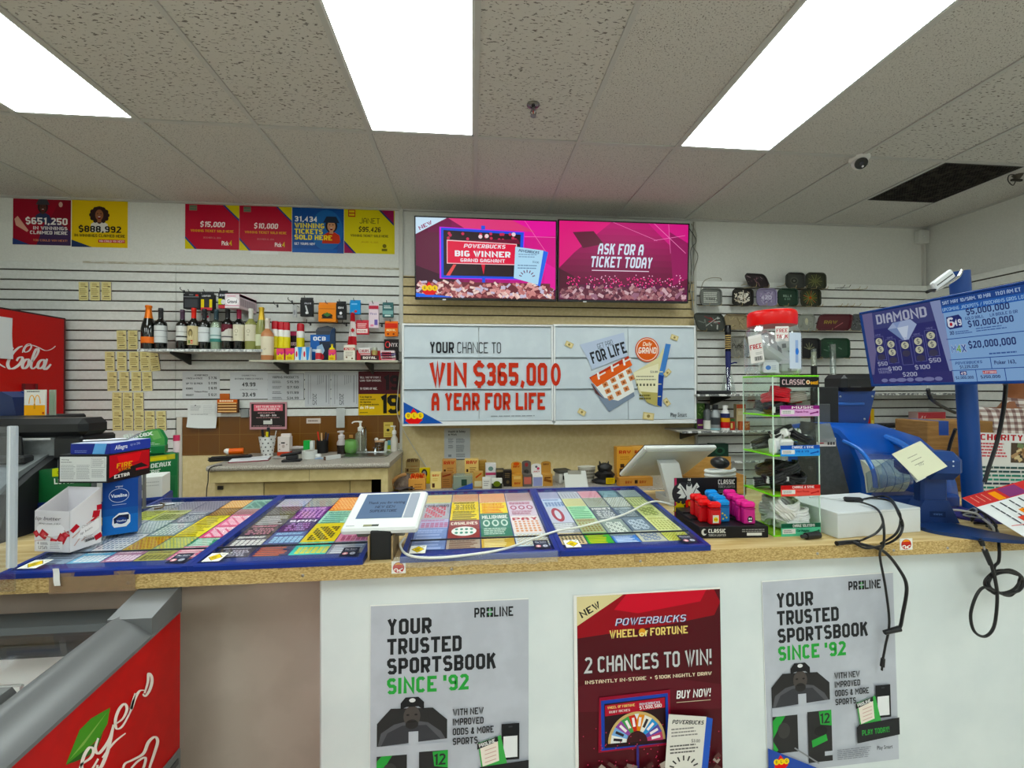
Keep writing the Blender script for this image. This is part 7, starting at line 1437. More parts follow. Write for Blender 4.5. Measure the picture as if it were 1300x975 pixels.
# contents: coiled cables and plugs
cx,cy=t.location.x,t.location.y
def coil(name,label,loc,r,wire,col,turns=4,tilt=(0,0),grp=None,tie='#d6d6d6',flat=.5):
 r *=1.27;wire *=1.35;lm=lambda v,h:max(-(h-r-.006),min(h-r-.006,v));loc=(cx+lm((loc[0]-cx)*1.2,hw),cy+lm((loc[1]-cy)*1.1,hd),loc[2])
 t=root(name,label,'cable',loc,random.uniform(0,6),grp);mt=m(col,.35);pts=[];rnd=random.Random(label)
 for i in range(turns*14):
  a=2*math.pi*i/14;k=i/(turns*14);pts.append((r*(1+.06*rnd.uniform(-1,1))*math.cos(a),r*.72*(1+.06*rnd.uniform(-1,1))*math.sin(a),wire+k*turns*wire*1.5))
 R_=Matrix.Rotation(tilt[0],4,'X') @ Matrix.Rotation(tilt[1],4,'Y')
 pts=[R_ @ Vector(p) for p in pts];zm=min(p.z for p in pts)-wire;pts=[p-Vector((0,0,zm)) for p in pts]
 B().tube(pts,wire,mt,6).make('cable_coil',t)
 q=pts[0];b=B();b.m=Matrix.Translation((r*.98,0,0)) @ Matrix.Identity(4);zz=max(p.z for p in pts);b.box(-wire*1.6,wire*1.6,-.005,.005,zz*.15,zz*.62,tie,.001);b.make('tie_band',t)
 b=B();p=pts[-1];b.box(p.x-.005,p.x+.005,p.y-.004,p.y+.016,p.z-.003,p.z+.004,col if col !='#1a1a1c' else '#2a2a2c',.0015);b.make('plug',t)
 return t
cx,cy=t.location.x,t.location.y
def tier(k):return ZT+k*th+.0042
for i,(dx,dy,z_,r,c,lb) in enumerate((( -.035,-.02,.030,.034,'#c8343c','bright red coiled cable in the top tier of the cable tower'),(-.025,-.045,.052,.03,'#b82a34','second red coiled cable lying higher in the top tier of the cable tower'),
  (-.04,-.035,0,.034,'#1a1a1c','black coiled cable on the floor of the top tier of the cable tower'),(.02,.02,0,.034,'#232325','black coiled cable behind the music label of the cable tower'),(.035,-.03,.034,.03,'#8f8a80','grey coiled cable near the classic label of the cable tower'),(.05,-.0,.03,.022,'#b8303a','small red cable at the far side of the top tier of the cable tower'),(-.03,.03,.0,.03,'#2b2b2d','dark coiled cable at the back of the top tier of the cable tower'))):
 coil('cable_pack',lb,(cx+dx,cy+dy,tier(3)+z_),r,.0032,c,5,(.25,.1),'cable packs in the tower')
def brick(label,loc,c,rz,rx,s=1,dark='#77777a'):
 t=root('charger_plug',label,'charger',loc,rz,'chargers in the tower',rx=rx)
 B().box(-.019*s,.019*s,-.012*s,.012*s,0,.045*s,m(c,.3),.006).make('plug_body',t);b=B();b.box(-.01*s,-.007*s,-.003,.003,.045*s,.058*s,m('#b8b8b8',.2,1));b.box(.007*s,.01*s,-.003,.003,.045*s,.058*s,m('#b8b8b8',.2,1));b.make('prongs',t);b=B();b.box(-.006*s,.006*s,-.0125*s,-.0118*s,.008*s,.013*s,dark);b.make('port',t)
for i,(dx,dy,z_,c,rz,rx,lb) in enumerate(((-.05,-.05,0,'#e2e2e0',.3,-.1,'white charger plug at the front edge of the second tier of the tower'),(-.022,-.052,0,'#dcdcda',-.2,.15,'white charger plug with visible port beside the first in the second tier'),(-.035,-.02,.05,'#e4e4e2',.7,1.0,'white charger plug lying on top of the heap in the second tier'),(.045,-.0,.044,'#dededc',-.5,.9,'white charger plug near the far corner of the second tier'),(.02,.03,.03,'#d6d6d4',.2,.8,'white charger plug at the back of the second tier'))):brick(lb,(cx+dx,cy+dy,tier(2)+z_),c,rz,rx,1.15)
for i,(dx,dy,z_,lb) in enumerate(((-.005,-.045,.045,'black coiled cable across the middle of the second tier'),(.03,-.04,.03,'black coiled cable behind the blue label in the second tier'),(-.045,.02,0,'dark coiled cable at the back of the second tier'),(.04,.03,0,'thick black coiled cable at the floor of the second tier'))):coil('cable_pack',lb,(cx+dx,cy+dy,tier(2)+z_),.03,.0042,'#1a1a1c',3,(.5,.3),'cable packs in the tower')
for i in range(12):
 a=i*2.4;r=.048*math.sqrt((i % 4+.5)/4);lv=i//4
 coil('cable_pack','black coiled cable with a pale band in the third tier of the tower',(cx+r*math.cos(a)-.006,cy+r*math.sin(a)-.01,tier(1)+lv*.024),.034,.0036,'#1b1b1d',4,(.35*math.sin(i),.3*math.cos(i)),'black cables in the third tier')
for i in range(14):
 st=((-.05,-.03),(.0,-.045),(.052,.02),(.0,.03),(.045,-.045))[i % 5];lv=i//5
 coil('cable_pack','white coiled cable in the bottom tier of the tower',(cx+st[0],cy+st[1],tier(0)+lv*.027),.031,.0046,'#d9d9d8',4,((.1,.15*math.sin(i)) if i % 5 !=0 else (.8,.2)),'white cables in the bottom tier')
# big jar on top
jb=H+.042;pj=PY(980,440,(ty0+ty1)/2);jz=PY(980,391,(ty0+ty1)/2-.01).z-jb-.012
t=root('plastic_jar','large clear plastic jar with a red screw lid standing on the cable tower','jar',(pj.x,(ty0+ty1)/2,jb));R_=.088
pet=clear('jar_plastic','#f2f5f7',.08,.8)
lz=jz*.80
B().lathe(0,0,[(0,.001),(R_*.88,0),(R_*.97,.01),(R_,.03),(R_,lz*.72),(R_*.93,lz*.88),(R_*.8,lz*.97),(R_*.78,lz)],pet,30,caps=False).make('jar_wall',t)
n=60;b=B();rg=lambda z_,r:[((r+.0016*(i % 2))*math.cos(2*math.pi*i/n),(r+.0016*(i % 2))*math.sin(2*math.pi*i/n),z_) for i in range(n)]
rm=m('#d8202c',.3);b.loft([rg(lz-.006,R_*.84),rg(lz-.002,R_*.86),rg(jz-.012,R_*.86),rg(jz-.004,R_*.83),rg(jz,R_*.78)],rm);b.m=Matrix.Rotation(0,4,'X');b.make('red_lid',t)
A=Art(.046,.095,46,95,'#dedbd8',.0006);A.rect(0,0,46,10,'#e6e4e2');A.text(23,48,'FREE',17,'#b0303a',40,'c',.05);A.lines(20,60,22,2,5,2,'#9a9a98');A.many([(14+i*2.4,74,15+i*2.4+(i % 3)*.5,88) for i in range(11)],'#4a4a4a')
q=Matrix.Rotation(-1.12,4,'Z');B().art(A,q @ frame((-.023,-R_-.0012,.04),(1,0,.12),(-.12,0,1))).make('price_tag',t)
A=Art(.05,.12,40,96,'#c4cede',.0004);A.rect(20,20,30,80,'#8fa4cc');A.ell(26,50,6,9,'#2f6ac0',12);q=Matrix.Rotation(.2,4,'Z');B().art(A,q @ frame((-.025,-R_-.001,.02),(1,0,0),(0,0,1))).make('side_label',t)
A=Art(.04,.05,40,50,'#e2dedc',.0004);A.text(20,20,'FREE',12,'#b0404a',34,'c',.04);A.text(20,40,'TALK',12,'#b0404a',34,'c',.04);B().art(A,Matrix.Rotation(-.3,4,'Z') @ frame((-.02,-R_*.99,lz*.62),(1,0,0),(0,0,1))).make('red_print',t)
def case(label,loc,rz,rx,ry,s=1):
 o=root('earbud_case',label,'case',loc,rz,'white cases inside the jar',rx,ry);c=m('#dedfdf',.3)
 B().box(-.032*s,.032*s,-.012*s,.012*s,0,.046*s,c,.010).make('case_shell',o);B().box(-.0325*s,.0325*s,-.0125*s,.0125*s,.031*s,.0325*s,m('#a9abad',.4)).make('case_seam',o);B().box(-.005*s,.005*s,-.0126*s,-.0118*s,.008*s,.02*s,m('#8a8c8e',.4)).make('case_mark',o)
jx,jy=t.location.x,t.location.y
case('white earbud case lying at the bottom of the jar',(jx-.03,jy-.03,jb+.006),.2,0,0);case('white earbud case standing at the bottom of the jar on the far side',(jx+.035,jy-.035,jb+.006),-.5,.1,0);case('white earbud case at the back of the jar',(jx+.005,jy+.035,jb+.006),.1,0,0)
case('white earbud case tilted across the middle of the jar',(jx-.012,jy-.025,jb+.058),.25,-.5,.5,2.0);case('white earbud case under the tilted one in the jar',(jx+.01,jy-.0,jb+.052),.15,-.9,.4,1.6);case('white earbud case near the red print of the jar',(jx+.035,jy-.01,jb+.085),-.4,.0,-.1,1.25)
o=root('paper_slip','white box card with blue print low in the jar','card',(jx-.045,jy-.055,jb+.008),-.5);A=Art(.045,.035,45,35,'#dfe2e4',.002);A.ell(14,18,8,8,'#3a78c8',14);A.lines(24,12,16,3,6,2,'#8a9ab0');B().art(A,frame((-.022,0,0),(1,0,0),(0,0,1))).make('card_print',o)
# white box with cables
p0=PZ(1064,684,ZT);p1=PZ(1169,675,ZT);rz=math.atan2(p1.y-p0.y,p1.x-p0.x);wl=(p1-p0).length
t=root('white_box','plain white cardboard box beside the cable tower','box',p0,rz);b=B();b.box(0,wl,0,.21,0,.083,m('#d6d9da',.4),.0015);b.make('box_body',t)
b=B();b.box(.0,wl,-.0006,.0004,.076,.0768,'#a9adae');b.make('lid_edge',t)
o=root('glue_tube','short black plug lying on the counter at the foot of the cable tower','plug',tuple(PZ(1032,684,ZT)),.15);B().cyl((-.028,0,.011),(.025,0,.011),.011,m('#1c1c1e',.4),n=12).make('plug_body',o);B().cyl((-.045,0,.011),(-.028,0,.011),.006,m('#303032',.4),n=10).make('plug_tip',o)
# white power lead along the ticket displays
sl_=(ZR-ZF)/DL
def PC(px,py,dz=.004):
 d=ray(px,py);n=Vector((0,-sl_,1));o=Vector((0,YC-.004,ZT+ZF+dz));t_=(o-Vector((0,0,H))).dot(n)/d.dot(n);return Vector((d.x*t_,d.y*t_,H+d.z*t_))
pts=[PC(514,683),PC(508,692),PC(517,704),PC(545,708.4),PC(590,705),PC(640,697),PC(680,683),PC(708,674),PC(740,668),PC(790,654),PC(820,639.5),PC(834,636.5,.006),PC(850,640,.004),PC(862,645,-.02)]
solo(B().tube(chain_smooth(pts),.0036,m('#d9d9d2',.35),8),'power_lead','white lead lying across the two ticket displays beside the lighter stand','cord')
o=root('cable_roll','coil of white cable standing behind the lighter box header','cable',(PD(914,605,1.72).x,PD(914,605,1.72).y,ZT));b=B()
b.tube([(.055*math.cos(2*math.pi*i/22),.04*math.sin(2*math.pi*i/22),.12+.0007*i) for i in range(22*3)],.0075,m('#d2d3d0',.4),7);b.make('cable_coil',o);B().lathe(0,0,[(0,0),(.05,0),(.05,.12),(0,.12)],m('#8d8576',.6),20).make('spool',o)
o=root('mouse','black computer mouse on top of the white cable coil','mouse',(o.location.x-.0,o.location.y-.0,ZT+.172));b=B();b.sph((0,0,.02),(.034,.04,.024),m('#1b1b1d',.35),18,10);b.make('mouse_shell',o);b=B();b.box(-.001,.001,-.035,-.01,.03,.042,'#4a4a4c',.0005);b.make('button_split',o)
# ================================================================ LOTTERY TERMINAL SIDE OF THE COUNTER
m_blue=m('#1c4a9a',.3);m_blue2=m('#183b80',.35)
# dark slanted ticket checker
P4=[PY(1036,560,1.62),PY(1040,537,1.62),PY(1057,545,1.62),PY(1078,624,1.62),PY(1080,640,1.62),PY(1050,640,1.62)]
t=root('ticket_checker','dark grey slanted ticket checker with a small white sticker behind the white box','machine',(P4[4].x-.05,1.66,ZT));T0=Matrix.Translation(-t.location)
b=B(T0);b.prism([(p.x,p.z) for p in P4[:4]]+[(P4[3].x+.005,ZT+.02),(P4[3].x+.005,ZT),(P4[0].x+.0,ZT)],'y',1.62,1.72,speck('dark_grey_plastic','#3f4244','#46494b',60,.5));b.make('checker_body',t)
b=B(T0);q=[PY(1037,539,1.612),PY(1052,537,1.612),PY(1060,561,1.612),PY(1038,561,1.612)];b.prism([(p.x,p.z) for p in q],'y',1.605,1.619,film('smoky_cover','#8f9698',.6,.08));b.make('scanner_window',t)
A=Art(.085,.034,85,34,'#d8d2d2',.0005);A.text(6,14,'CHECK YOUR',8,'#a83040',44,bold=.04);A.lines(6,18,34,1,5,5,'#a83040');A.many([(48+i*12,16,56+i*12,28) for i in range(3)],'#4a4448')
s0=PY(1037,567,1.617);B(T0).art(A,frame((s0.x,1.6185,s0.z),(1,0,0),(0,0,1))).make('white_sticker',t)
# black monitor standing behind it
x0,x1,z0,z1=WR(1034,491,1066,558,1.86);t=root('black_monitor','black monitor seen edge on behind the dark grey ticket checker','monitor',((x0+x1)/2,1.9,ZT))
W(t).box(x0,x1,1.86,1.89,z0-.1,z1,'#141517',.006).make('monitor_housing',t);W(t).box(x0+.0,x1-.05,1.855,1.861,z0-.1,z1-.08,'#4a4c4e',.003).make('grey_panel',t);W(t).box((x0+x1)/2-.02,(x0+x1)/2+.02,1.88,1.91,ZT,z0-.09,'#1c1c1e',.004).make('monitor_stand',t)
# blue lottery terminal
xa,xb=1.575,2.03;y0=1.62
t=root('lottery_terminal','bright blue lottery terminal with a clear paper window and rounded shell','terminal',((xa+xb)/2,1.8,ZT));lx=(xb-xa)/2
prof=[(-.20,0),(-.215,.05),(-.205,.13),(-.185,.2),(-.15,.265),(-.09,.315),(0,.335),(.1,.33),(.2,.31),(.22,.25),(.22,0)]
rings=[]
for f,sc,dz in ((-1,.93,.0),(-.975,.985,.0),(-.9,1,0),(.2,1,-.01),(.7,.97,-.035),(.93,.92,-.07),(1,.84,-.09)):
 rings.append([(f*lx,y*sc,max(0,z*sc+dz*(z/.335))) for y,z in prof])
b=B();b.loft(rings,m_blue);b.make('terminal_shell',t)
n=14
b=B();b.cyl((-lx-.012+.02,-.165,.125),(-lx+.17,-.165,.125),.074,m('#d3d6c6',.6),n=28);b.make('paper_roll',t)
b=B()
for k in range(4):b.cyl((-lx+.035+k*.035,-.165,.125),(-lx+.0365+k*.035,-.165,.125),.0755,m('#6f7f93',.5),n=28)
b.make('roll_rib',t)
b=B();cl=clear('terminal_window','#dfe8f0',.1,.8)
rg=[[(x,-.165-.092*math.cos(a),.125+.1*math.sin(a)) for a in [math.pi*(-.35+1.0*i/n) for i in range(n+1)]] for x in (-lx+.0,-lx+.19)]
b.loft(rg,cl,True,False,False);b.make('clear_window',t)
b=B();b.tube(chain_smooth([(-lx-.004,-.262,.10),(-lx-.004,-.25,.17),(-lx-.004,-.2,.235),(-lx-.004,-.12,.265)]),.008,m('#2f66b8',.25),8);b.make('window_rim',t);b=B();b.tube(chain_smooth([(-lx+.2,-.27,.08),(-lx+.2,-.255,.17),(-lx+.2,-.2,.245),(-lx+.19,-.12,.28)]),.014,m('#2f66b8',.25),8);b.make('window_rim',t)
b=B();b.box(-lx+.02,lx-.05,-.235,-.2,0,.055,m_blue2,.01);b.make('front_foot',t)
# clear flap with notes
A0=PD(1100,600,1.56);B0=PD(1141,575,1.60);C0=PD(1166,608,1.45);D0=PD(1103,624,1.45)
b=W(t);b.add([A0,B0,C0,D0]+[p+Vector((0,.004,-.003)) for p in (A0,B0,C0,D0)],[(0,3,2,1),(4,5,6,7),(0,1,5,4),(1,2,6,5),(2,3,7,6),(3,0,4,7)],cl);b.make('clear_flap',t)
q=[PD(1141,574,1.505),PD(1177,566,1.52),PD(1203,592,1.47),PD(1166,610,1.445)]
F=frame(q[3],q[2]-q[3],q[0]-q[3]);A=Art((q[2]-q[3]).length,(q[0]-q[3]).length,60,60,'#cfcfb6',.0012);A.lines(16,18,22,3,8,1.4,'#8a8a7c');A.text(22,40,'no',8,'#8d8d80',9,bold=0)
solo(B().art(A,F),'note_paper','pale yellow handwritten note on the clear flap of the blue terminal','note')
q=[PD(1140,577,1.515),PD(1150,573,1.52),PD(1176,606,1.455),PD(1164,612,1.45)]
b=B();b.add(q+[p+Vector((.002,.004,-.003)) for p in q],[(0,3,2,1),(4,5,6,7),(0,1,5,4),(1,2,6,5),(2,3,7,6),(3,0,4,7)],m('#d0d3d6',.5));solo(b,'note_paper','white paper slips under the yellow note on the blue terminal','note')
# blue back panel of the upright terminal screen and black hood
x0,x1,z0,z1=WR(1060,496,1112,547,2.02);t=root('terminal_screen','navy back of an upright terminal screen with silver screws','screen',((x0+x1)/2,2.05,z0-.0));
b=W(t);b.prism([(x0,z0),(x1-.055,z0),(x1,z1),(x0,z1)],'y',2.02,2.06,m('#1b3f82',.35));b.make('screen_back',t)
W(t).box(x0+.0,x1-.07,2.008,2.021,z1-.075,z1-.06,'#3a66b0',.004).make('vent_ridge',t)
for sx,sz in ((x0+.03,z1-.03),(x1-.02,z1-.03),(x1-.065,z0+.06)):W(t).sph((sx,2.019,sz),(.006,.003,.006),m('#b9bec8',.3,1),8,6).make('screw',t)
W(t).box(x0+.02,x1-.06,2.0,2.08,ZT-.0,z0+.005,'#17305e',.004).make('screen_foot',t)
x0,x1,z0,z1=WR(1063,475.6,1106,497,2.02);t=root('black_hood','rounded black printer hood sitting on top of the navy screen back','printer',((x0+x1)/2,2.04,z0));b=W(t);b.box(x0,x1,1.98,2.12,z0+.001,z1,'#17181a',.02);b.make('hood_shell',t);W(t).box(x0+.03,x1-.1,1.976,1.981,z0+.02,z0+.028,'#3a3b3d').make('hood_slot',t)
gshelf('yellow_box','slim yellow and red box behind the blue terminal',(1102,519,1110,545),zb2,3.30,.03,'#c9a81e',lambda A:(A.rect(0,0,8,40,'#a8342a'),A.rect(10,24,18,34,'#e0cf6a')),20,40)
p=PY(1140,540,3.30);t=root('flat_bag','flat black bag lying on the middle shelf behind the blue terminal','bag',(p.x,3.36,zb2));b=B();b.box(-.14,.14,-.08,.08,0,.03,'#1c1d20',.014);b.make('bag_body',t);B().tube(chain_smooth([(-.06,-.07,.02),(-.03,-.09,.034),(.03,-.09,.034),(.06,-.07,.02)]),.005,m('#2a2b2e')).make('bag_strap',t)
gshelf('red_carton','red and white carton on the middle shelf behind the cardboard box',(1165,523,1201,546),zb2,3.34,.08,'#c9a9a4',lambda A:(A.poly([(0,0),(40,0),(40,16),(24,22),(8,14),(0,20)],'#b84a50'),scrib(A,['#c04048','#d8c0bc'],12)),40,24)
# brown box with blue tape on the counter behind the pole
t=root('cardboard_box','tall closed cardboard box with blue tape behind the blue pole','box',(2.30,1.90,ZT),-.12);zt=PY(1195,533,1.9).z-ZT
cb2=speck('brown_cardboard','#876540','#94714a',14,.75,stretch=(1,1,6))
b=B();b.box(-.15,.15,-.09,.09,0,zt,cb2,.003);b.make('box_shell',t);B().box(-.10,-.055,-.0905,.0905,zt*.8,zt+.0006,m('#1f3f86',.35)).make('blue_tape',t);B().box(-.151,.151,-.0908,-.0898,zt*.62,zt*.625,'#5f4528').make('flap_joint',t)
# dark blue stand at the counter edge
px_=PZ(1205,655,ZT);t=root('scanner_stand','dark blue scanner stand with a wide curved foot at the counter edge','stand',(1.63,1.36,ZT),-.22)
b=B();pts=[(-.055,.10),(.05,.11),(.075,.0),(.16,-.125),(.13,-.145),(.03,-.13),(-.07,-.075),(-.085,.0)]
b.prism([tuple(p[:2]) for p in chain_smooth([(x,y,0) for x,y in pts],5,True)],'z',0,.011,m('#1b3566',.35));b.make('foot_plate',t)
b=B();b.box(-.03,.055,.03,.075,.01,.19,m('#1a3264',.4),.008);b.prism([(-.07,.01),(.085,.01),(.05,.09),(-.025,.09)],'y',.025,.08,m('#1a3264',.4));b.make('stand_column',t)
b=B();b.box(-.045,.085,-.015,.09,.165,.265,m('#1d3a70',.4),.028);b.box(-.1,-.03,.0,.08,.18,.245,m('#1d3a70',.4),.02);b.make('scanner_head',t)
for k in range(2):B().sph((.035,-.0155,.235-.016*k),(.003,.0015,.003),m('#c9ced6',.3),8,6).make('head_screw',t)
A=Art(.05,.02,50,20,'#14264c',.001);A.text(25,13,'VERIFONE',6,'#5a74a8',30,'c',.02);B().art(A,frame((-.01,.024,.03),(1,0,0),(0,0,1))).make('small_plate',t)
# ---- pole screen
pt=PD(1218,345,1.63);pbm=PZ(1236,655,ZT);t=root('jackpot_screen','large jackpot screen on a thick blue pole at the counter end','screen',(pbm.x,pbm.y,ZT));T0=Matrix.Translation(-t.location);bp=m('#1a3f7e',.4)
b=B(T0);b.cyl((pbm.x,pbm.y,ZT+.01),(pt.x,pt.y,pt.z),.03,bp,n=28);b.make('pole',t)
b=B(T0);b.lathe(pbm.x,pbm.y,[(0,0),(.1,0),(.1,.008),(.05,.016),(.038,.03),(0,.03)],m('#2c2a66',.35),30,ZT);b.make('pole_base',t)
L0=PD(1090.5,397,1.83);L1=PD(1107,490.5,1.83);R_0=PD(1300,356.5,1.36);R_1=PD(1301,486.5,1.36)
u=(R_1-L1).normalized();v=(L0-L1);hh=v.length;ww=hh*1.7;F=frame(L1,u,v)
b=B(T0 @ F);b.box(0,ww,0,hh,-.05,-.004,m('#16336e',.35),.006);fr=.010
for q in ((0,ww,0,fr),(0,ww,hh-fr*.8,hh),(0,fr,fr,hh-fr),(ww-fr,ww,fr,hh-fr)):b.box(q[0],q[1],q[2],q[3],-.006,.004,m('#1c3f86',.3),.001)
b.make('screen_housing',t)
A=Art(ww-2*fr,hh-2*fr,329,185,'#8fb4e0',.0005,emit=.62,step=.00006)
A.rect(0,0,180,185,'#2a2c6c');A.rect(0,0,180,44,'#3d4278');A.poly([(0,0),(26,0),(20,100),(0,185)],'#6f6a94');A.poly([(158,0),(180,0),(180,185),(176,185)],'#8f9cc4');A.rect(0,160,178,185,'#30306e')
A.text(34,32,'DIAMOND',24,'#b4b8cc',114,bold=.05)
A.poly([(58,48),(72,34),(112,32),(124,46),(96,88)],'#a9b8d8');A.poly([(58,48),(80,48),(94,86)],'#7d92bc');A.poly([(80,48),(106,46),(95,86)],'#d0dcee');A.poly([(72,34),(90,33),(80,48)],'#8ea2cc')
for i,(cx,y0,nn,s_,py_) in enumerate(((32,76,2,'$50',138),(60,86,2,'$100',152),(92,92,1,'$200',168),(122,86,2,'$100',152),(150,76,2,'$50',138))):
 A.rect(cx-12,y0-13,cx+12,y0+48,'#6a6ca0');A.rect(cx-11,y0-12,cx+11,y0+47,'#252862');A.text(cx,y0-15,'GAME',4,'#8a8cb8',14,'c',0)
 for j in range(nn):A.ell(cx,y0+j*20,8.6,9,'#c9cbb4',16);A.text(cx,y0+j*20+5,'$',10,'#2a2c50',None,'c',.03)
 A.ell(cx,y0+nn*20,9,8,'#3c3a54',12);A.text(cx,py_,s_,10,'#b4b8d0',8*len(s_),'c',.03)
A.text(20,150,'MEDORA',6,'#9a9cc4',28,bold=.02);A.text(20,158,'TRUSTEES',6,'#9a9cc4',32,bold=.02)
for i in range(7):A.ell(32+i*20,176,8+i % 3*2,5,'#7d80ac',10)
A.wx=lambda x:180+(x-104)*.765
A.poly([(104,0),(300,0),(300,30),(105,30)],'#20488e');A.text(108,12,'SAT MAY 10/SAM. 10 MAI   11:01 AM ET',7.4,'#c4d8f4',170,bold=.03);A.rect(104,16,300,30,'#2e62b0');A.text(106,27,'UPCOMING JACKPOTS / PROCHAINS GROS LOTS',7.4,'#a9cdf4',185,bold=.03)
A.poly([(112,40),(142,38),(148,46),(146,66),(116,68),(110,60)],'#1d2a6e');A.text(113,64,'6',22,'#e2e8f4',16,bold=.08);A.ell(121,57,3.6,4,'#b02a3c',12);A.text(129,62,'49',14,'#e2e8f4',17,bold=.07)
A.text(160,42,'$5,000,000',13,'#1b2c66',92,bold=.05);A.text(156,52,'GOLD BALL     LA BOULE D OR',6,'#24407e',110,bold=.03);A.text(160,68,'$10,000,000',13,'#1b2c66',96,bold=.05);A.text(114,80,'30',8,'#1b2c66',11,bold=.05);A.lines(128,74,40,2,4,2,'#3f5f9c');A.lines(176,72,70,2,5,2,'#3f5f9c')
A.rect(104,88,300,89.6,'#234a94')
for i,(ch,c) in enumerate(zip('M4X',('#2a6ab8','#6aa84a','#1f4f9e'))):A.text(112+i*12,120,ch,17,'#e8eef6',13,bold=.09);A.text(112.6+i*12,119.6,ch,16,c,11.6,bold=.03)
A.text(154,113,'$20,000,000',15,'#1b2c66',100,bold=.05);A.lines(196,126,60,1,4,3,'#3f5f9c');A.rect(104,134,300,135.6,'#234a94');A.rect(104,158,300,159.6,'#234a94');A.rect(196,134,197.6,158,'#234a94');A.rect(160,158,161.6,185,'#234a94');A.rect(222,158,223.6,185,'#234a94')
A.text(116,146,'POWERBUCKS',6,'#3a5a94',62,bold=.05,it=.2);A.text(126,155,'$1,225,020',6.4,'#1b2c66',42,bold=.05);A.text(204,150,'Poker 163,',8,'#1b2c66',44,bold=.04)
A.rect(124,161,140,170,'#2a3a7c');A.text(132,169,'49',6.6,'#e8e0ea',12,'c',.06);A.text(112,178,'$2,000,000',6,'#1b2c66',42,bold=.05);A.rect(176,162,206,169,'#b03a4a');A.text(191,168,'LOTTARIO',4.6,'#f0e2e6',28,'c',.05);A.text(170,178,'$250,000',6,'#1b2c66',42,bold=.05)
B(T0 @ F).art(A,Matrix.Translation((fr,fr,.0012))).make('screen_picture',t)
md=F @ Vector((ww*.62,hh*.5,-.05));b=B(T0);q=Vector((pbm.x*.5+pt.x*.5,pbm.y*.5+pt.y*.5,md.z));b.cyl(md,(q.x,q.y,md.z),.03,m('#1b1c1f',.4),n=14);b.make('screen_mount',t)
# white and chrome bracket clipped to the pole top, not a lamp
a=PD(1221,343,1.60);e=PD(1186,369,1.58);t2=root('clip_bracket','white and chrome clip-on bracket at the top of the blue pole','lamp',(a.x,a.y,e.z));d_=(e-a);L_=d_.length;F2=frame(a,d_,Vector((0,-1,0)).cross(d_))
b=W(t2);b.m=b.m @ F2;b.tube(chain_smooth([(0,0,0),(L_*.2,.012,0),(L_*.6,.010,0),(L_,.002,0)]),.0055,m('#d9d9da',.15,.9),8);b.make('chrome_arm',t2)
b=W(t2);b.m=b.m @ F2;b.box(L_*.28,L_*.98,-.03,.004,-.008,.006,m('#dfe1e3',.25),.004);b.make('clip_head',t2)
b=W(t2);b.m=b.m @ F2;b.box(L_*.34,L_*.9,-.014,-.010,-.0085,.0065,m('#3a3b3d',.4));b.make('head_groove',t2)
b=W(t2);b.m=b.m @ F2;b.tube([(L_*.98,0,0),(L_*1.08,-.008,0),(L_*1.2,-.012,0)],.006,m('#1d1d1f'),7);b.make('black_tip',t2)
# ================================================================ PERSON BEHIND THE COUNTER
def skinned(name,verts,edges,radii,mt,parent=None,sub=2):
 me=bpy.data.meshes.new(name);me.from_pydata(verts,edges,[]);o=bpy.data.objects.new(name,me);COL.objects.link(o)
 md_=o.modifiers.new('skin','SKIN');md_.use_smooth_shade=True
 for i,r in enumerate(radii):me.skin_vertices[0].data[i].radius=r if isinstance(r,tuple) else (r,r)
 me.skin_vertices[0].data[0].use_root=True
 s2_=o.modifiers.new('sub','SUBSURF');s2_.levels=sub;s2_.render_levels=sub
 dg=bpy.context.evaluated_depsgraph_get();dg.update();nm=bpy.data.meshes.new_from_object(o.evaluated_get(dg));o.modifiers.clear();o.data=nm;nm.name=name
 nm.materials.clear();nm.materials.append(mt)
 for p_ in nm.polygons:p_.use_smooth=True
 if parent:o.parent=parent
 return o
pp=Vector((3.37,2.36,0));t=root('person','person in a brown and white checked shirt standing behind the jackpot screen','person',pp,-.3)
skin_=m('#8a5a40',.5)
V=[(0,0,.93)];E_=[];Rr=[(.15,.11)]
def add(par,p,r):V.append(p);Rr.append(r);E_.append((par,len(V)-1));return len(V)-1
ch_=add(0,(0,0,1.12),(.145,.105));c2=add(ch_,(0,0,1.30),(.165,.11));c3=add(c2,(0,0,1.40),(.12,.085));nk=add(c3,(0,-.01,1.49),.055);n2=add(nk,(0,-.018,1.55),.055);h1=add(n2,(0,-.035,1.61),(.07,.085));h2=add(h1,(0,-.025,1.70),(.076,.095));add(h2,(0,-.02,1.765),(.05,.06))
nose=add(h1,(0,-.118,1.645),.014)
for s in (-1,1):
 sh=add(c2,(s*.175,.0,1.395),.062);el=add(sh,(s*.235,-.0,1.11),.043);wr2=add(el,(s*.2,-.16,.93),.03);pm=add(wr2,(s*.185,-.22,.895),(.038,.018))
 for k2,(dx,ln) in enumerate(((-.03,.065),(-.01,.078),(.01,.074),(.03,.058))):
  f1_=add(pm,(s*.185+dx,-.26,.885),.0095);f2_=add(f1_,(s*.185+dx,-.26-ln*.55,.872),.009);add(f2_,(s*.185+dx*.95,-.26-ln*.8,.85),.008)
 tb=add(wr2,(s*.185-s*.05,-.21,.9),.0115);add(tb,(s*.185-s*.062,-.25,.888),.0095)
 ear=add(h1,(s*.083,-.02,1.655),.013)
 hp=add(0,(s*.09,0,.86),.09);kn=add(hp,(s*.1,-.01,.48),.062);an=add(kn,(s*.1,.01,.09),.042);add(an,(s*.105,-.12,.05),(.042,.035))
skinned('body',V,E_,Rr,skin_,t)
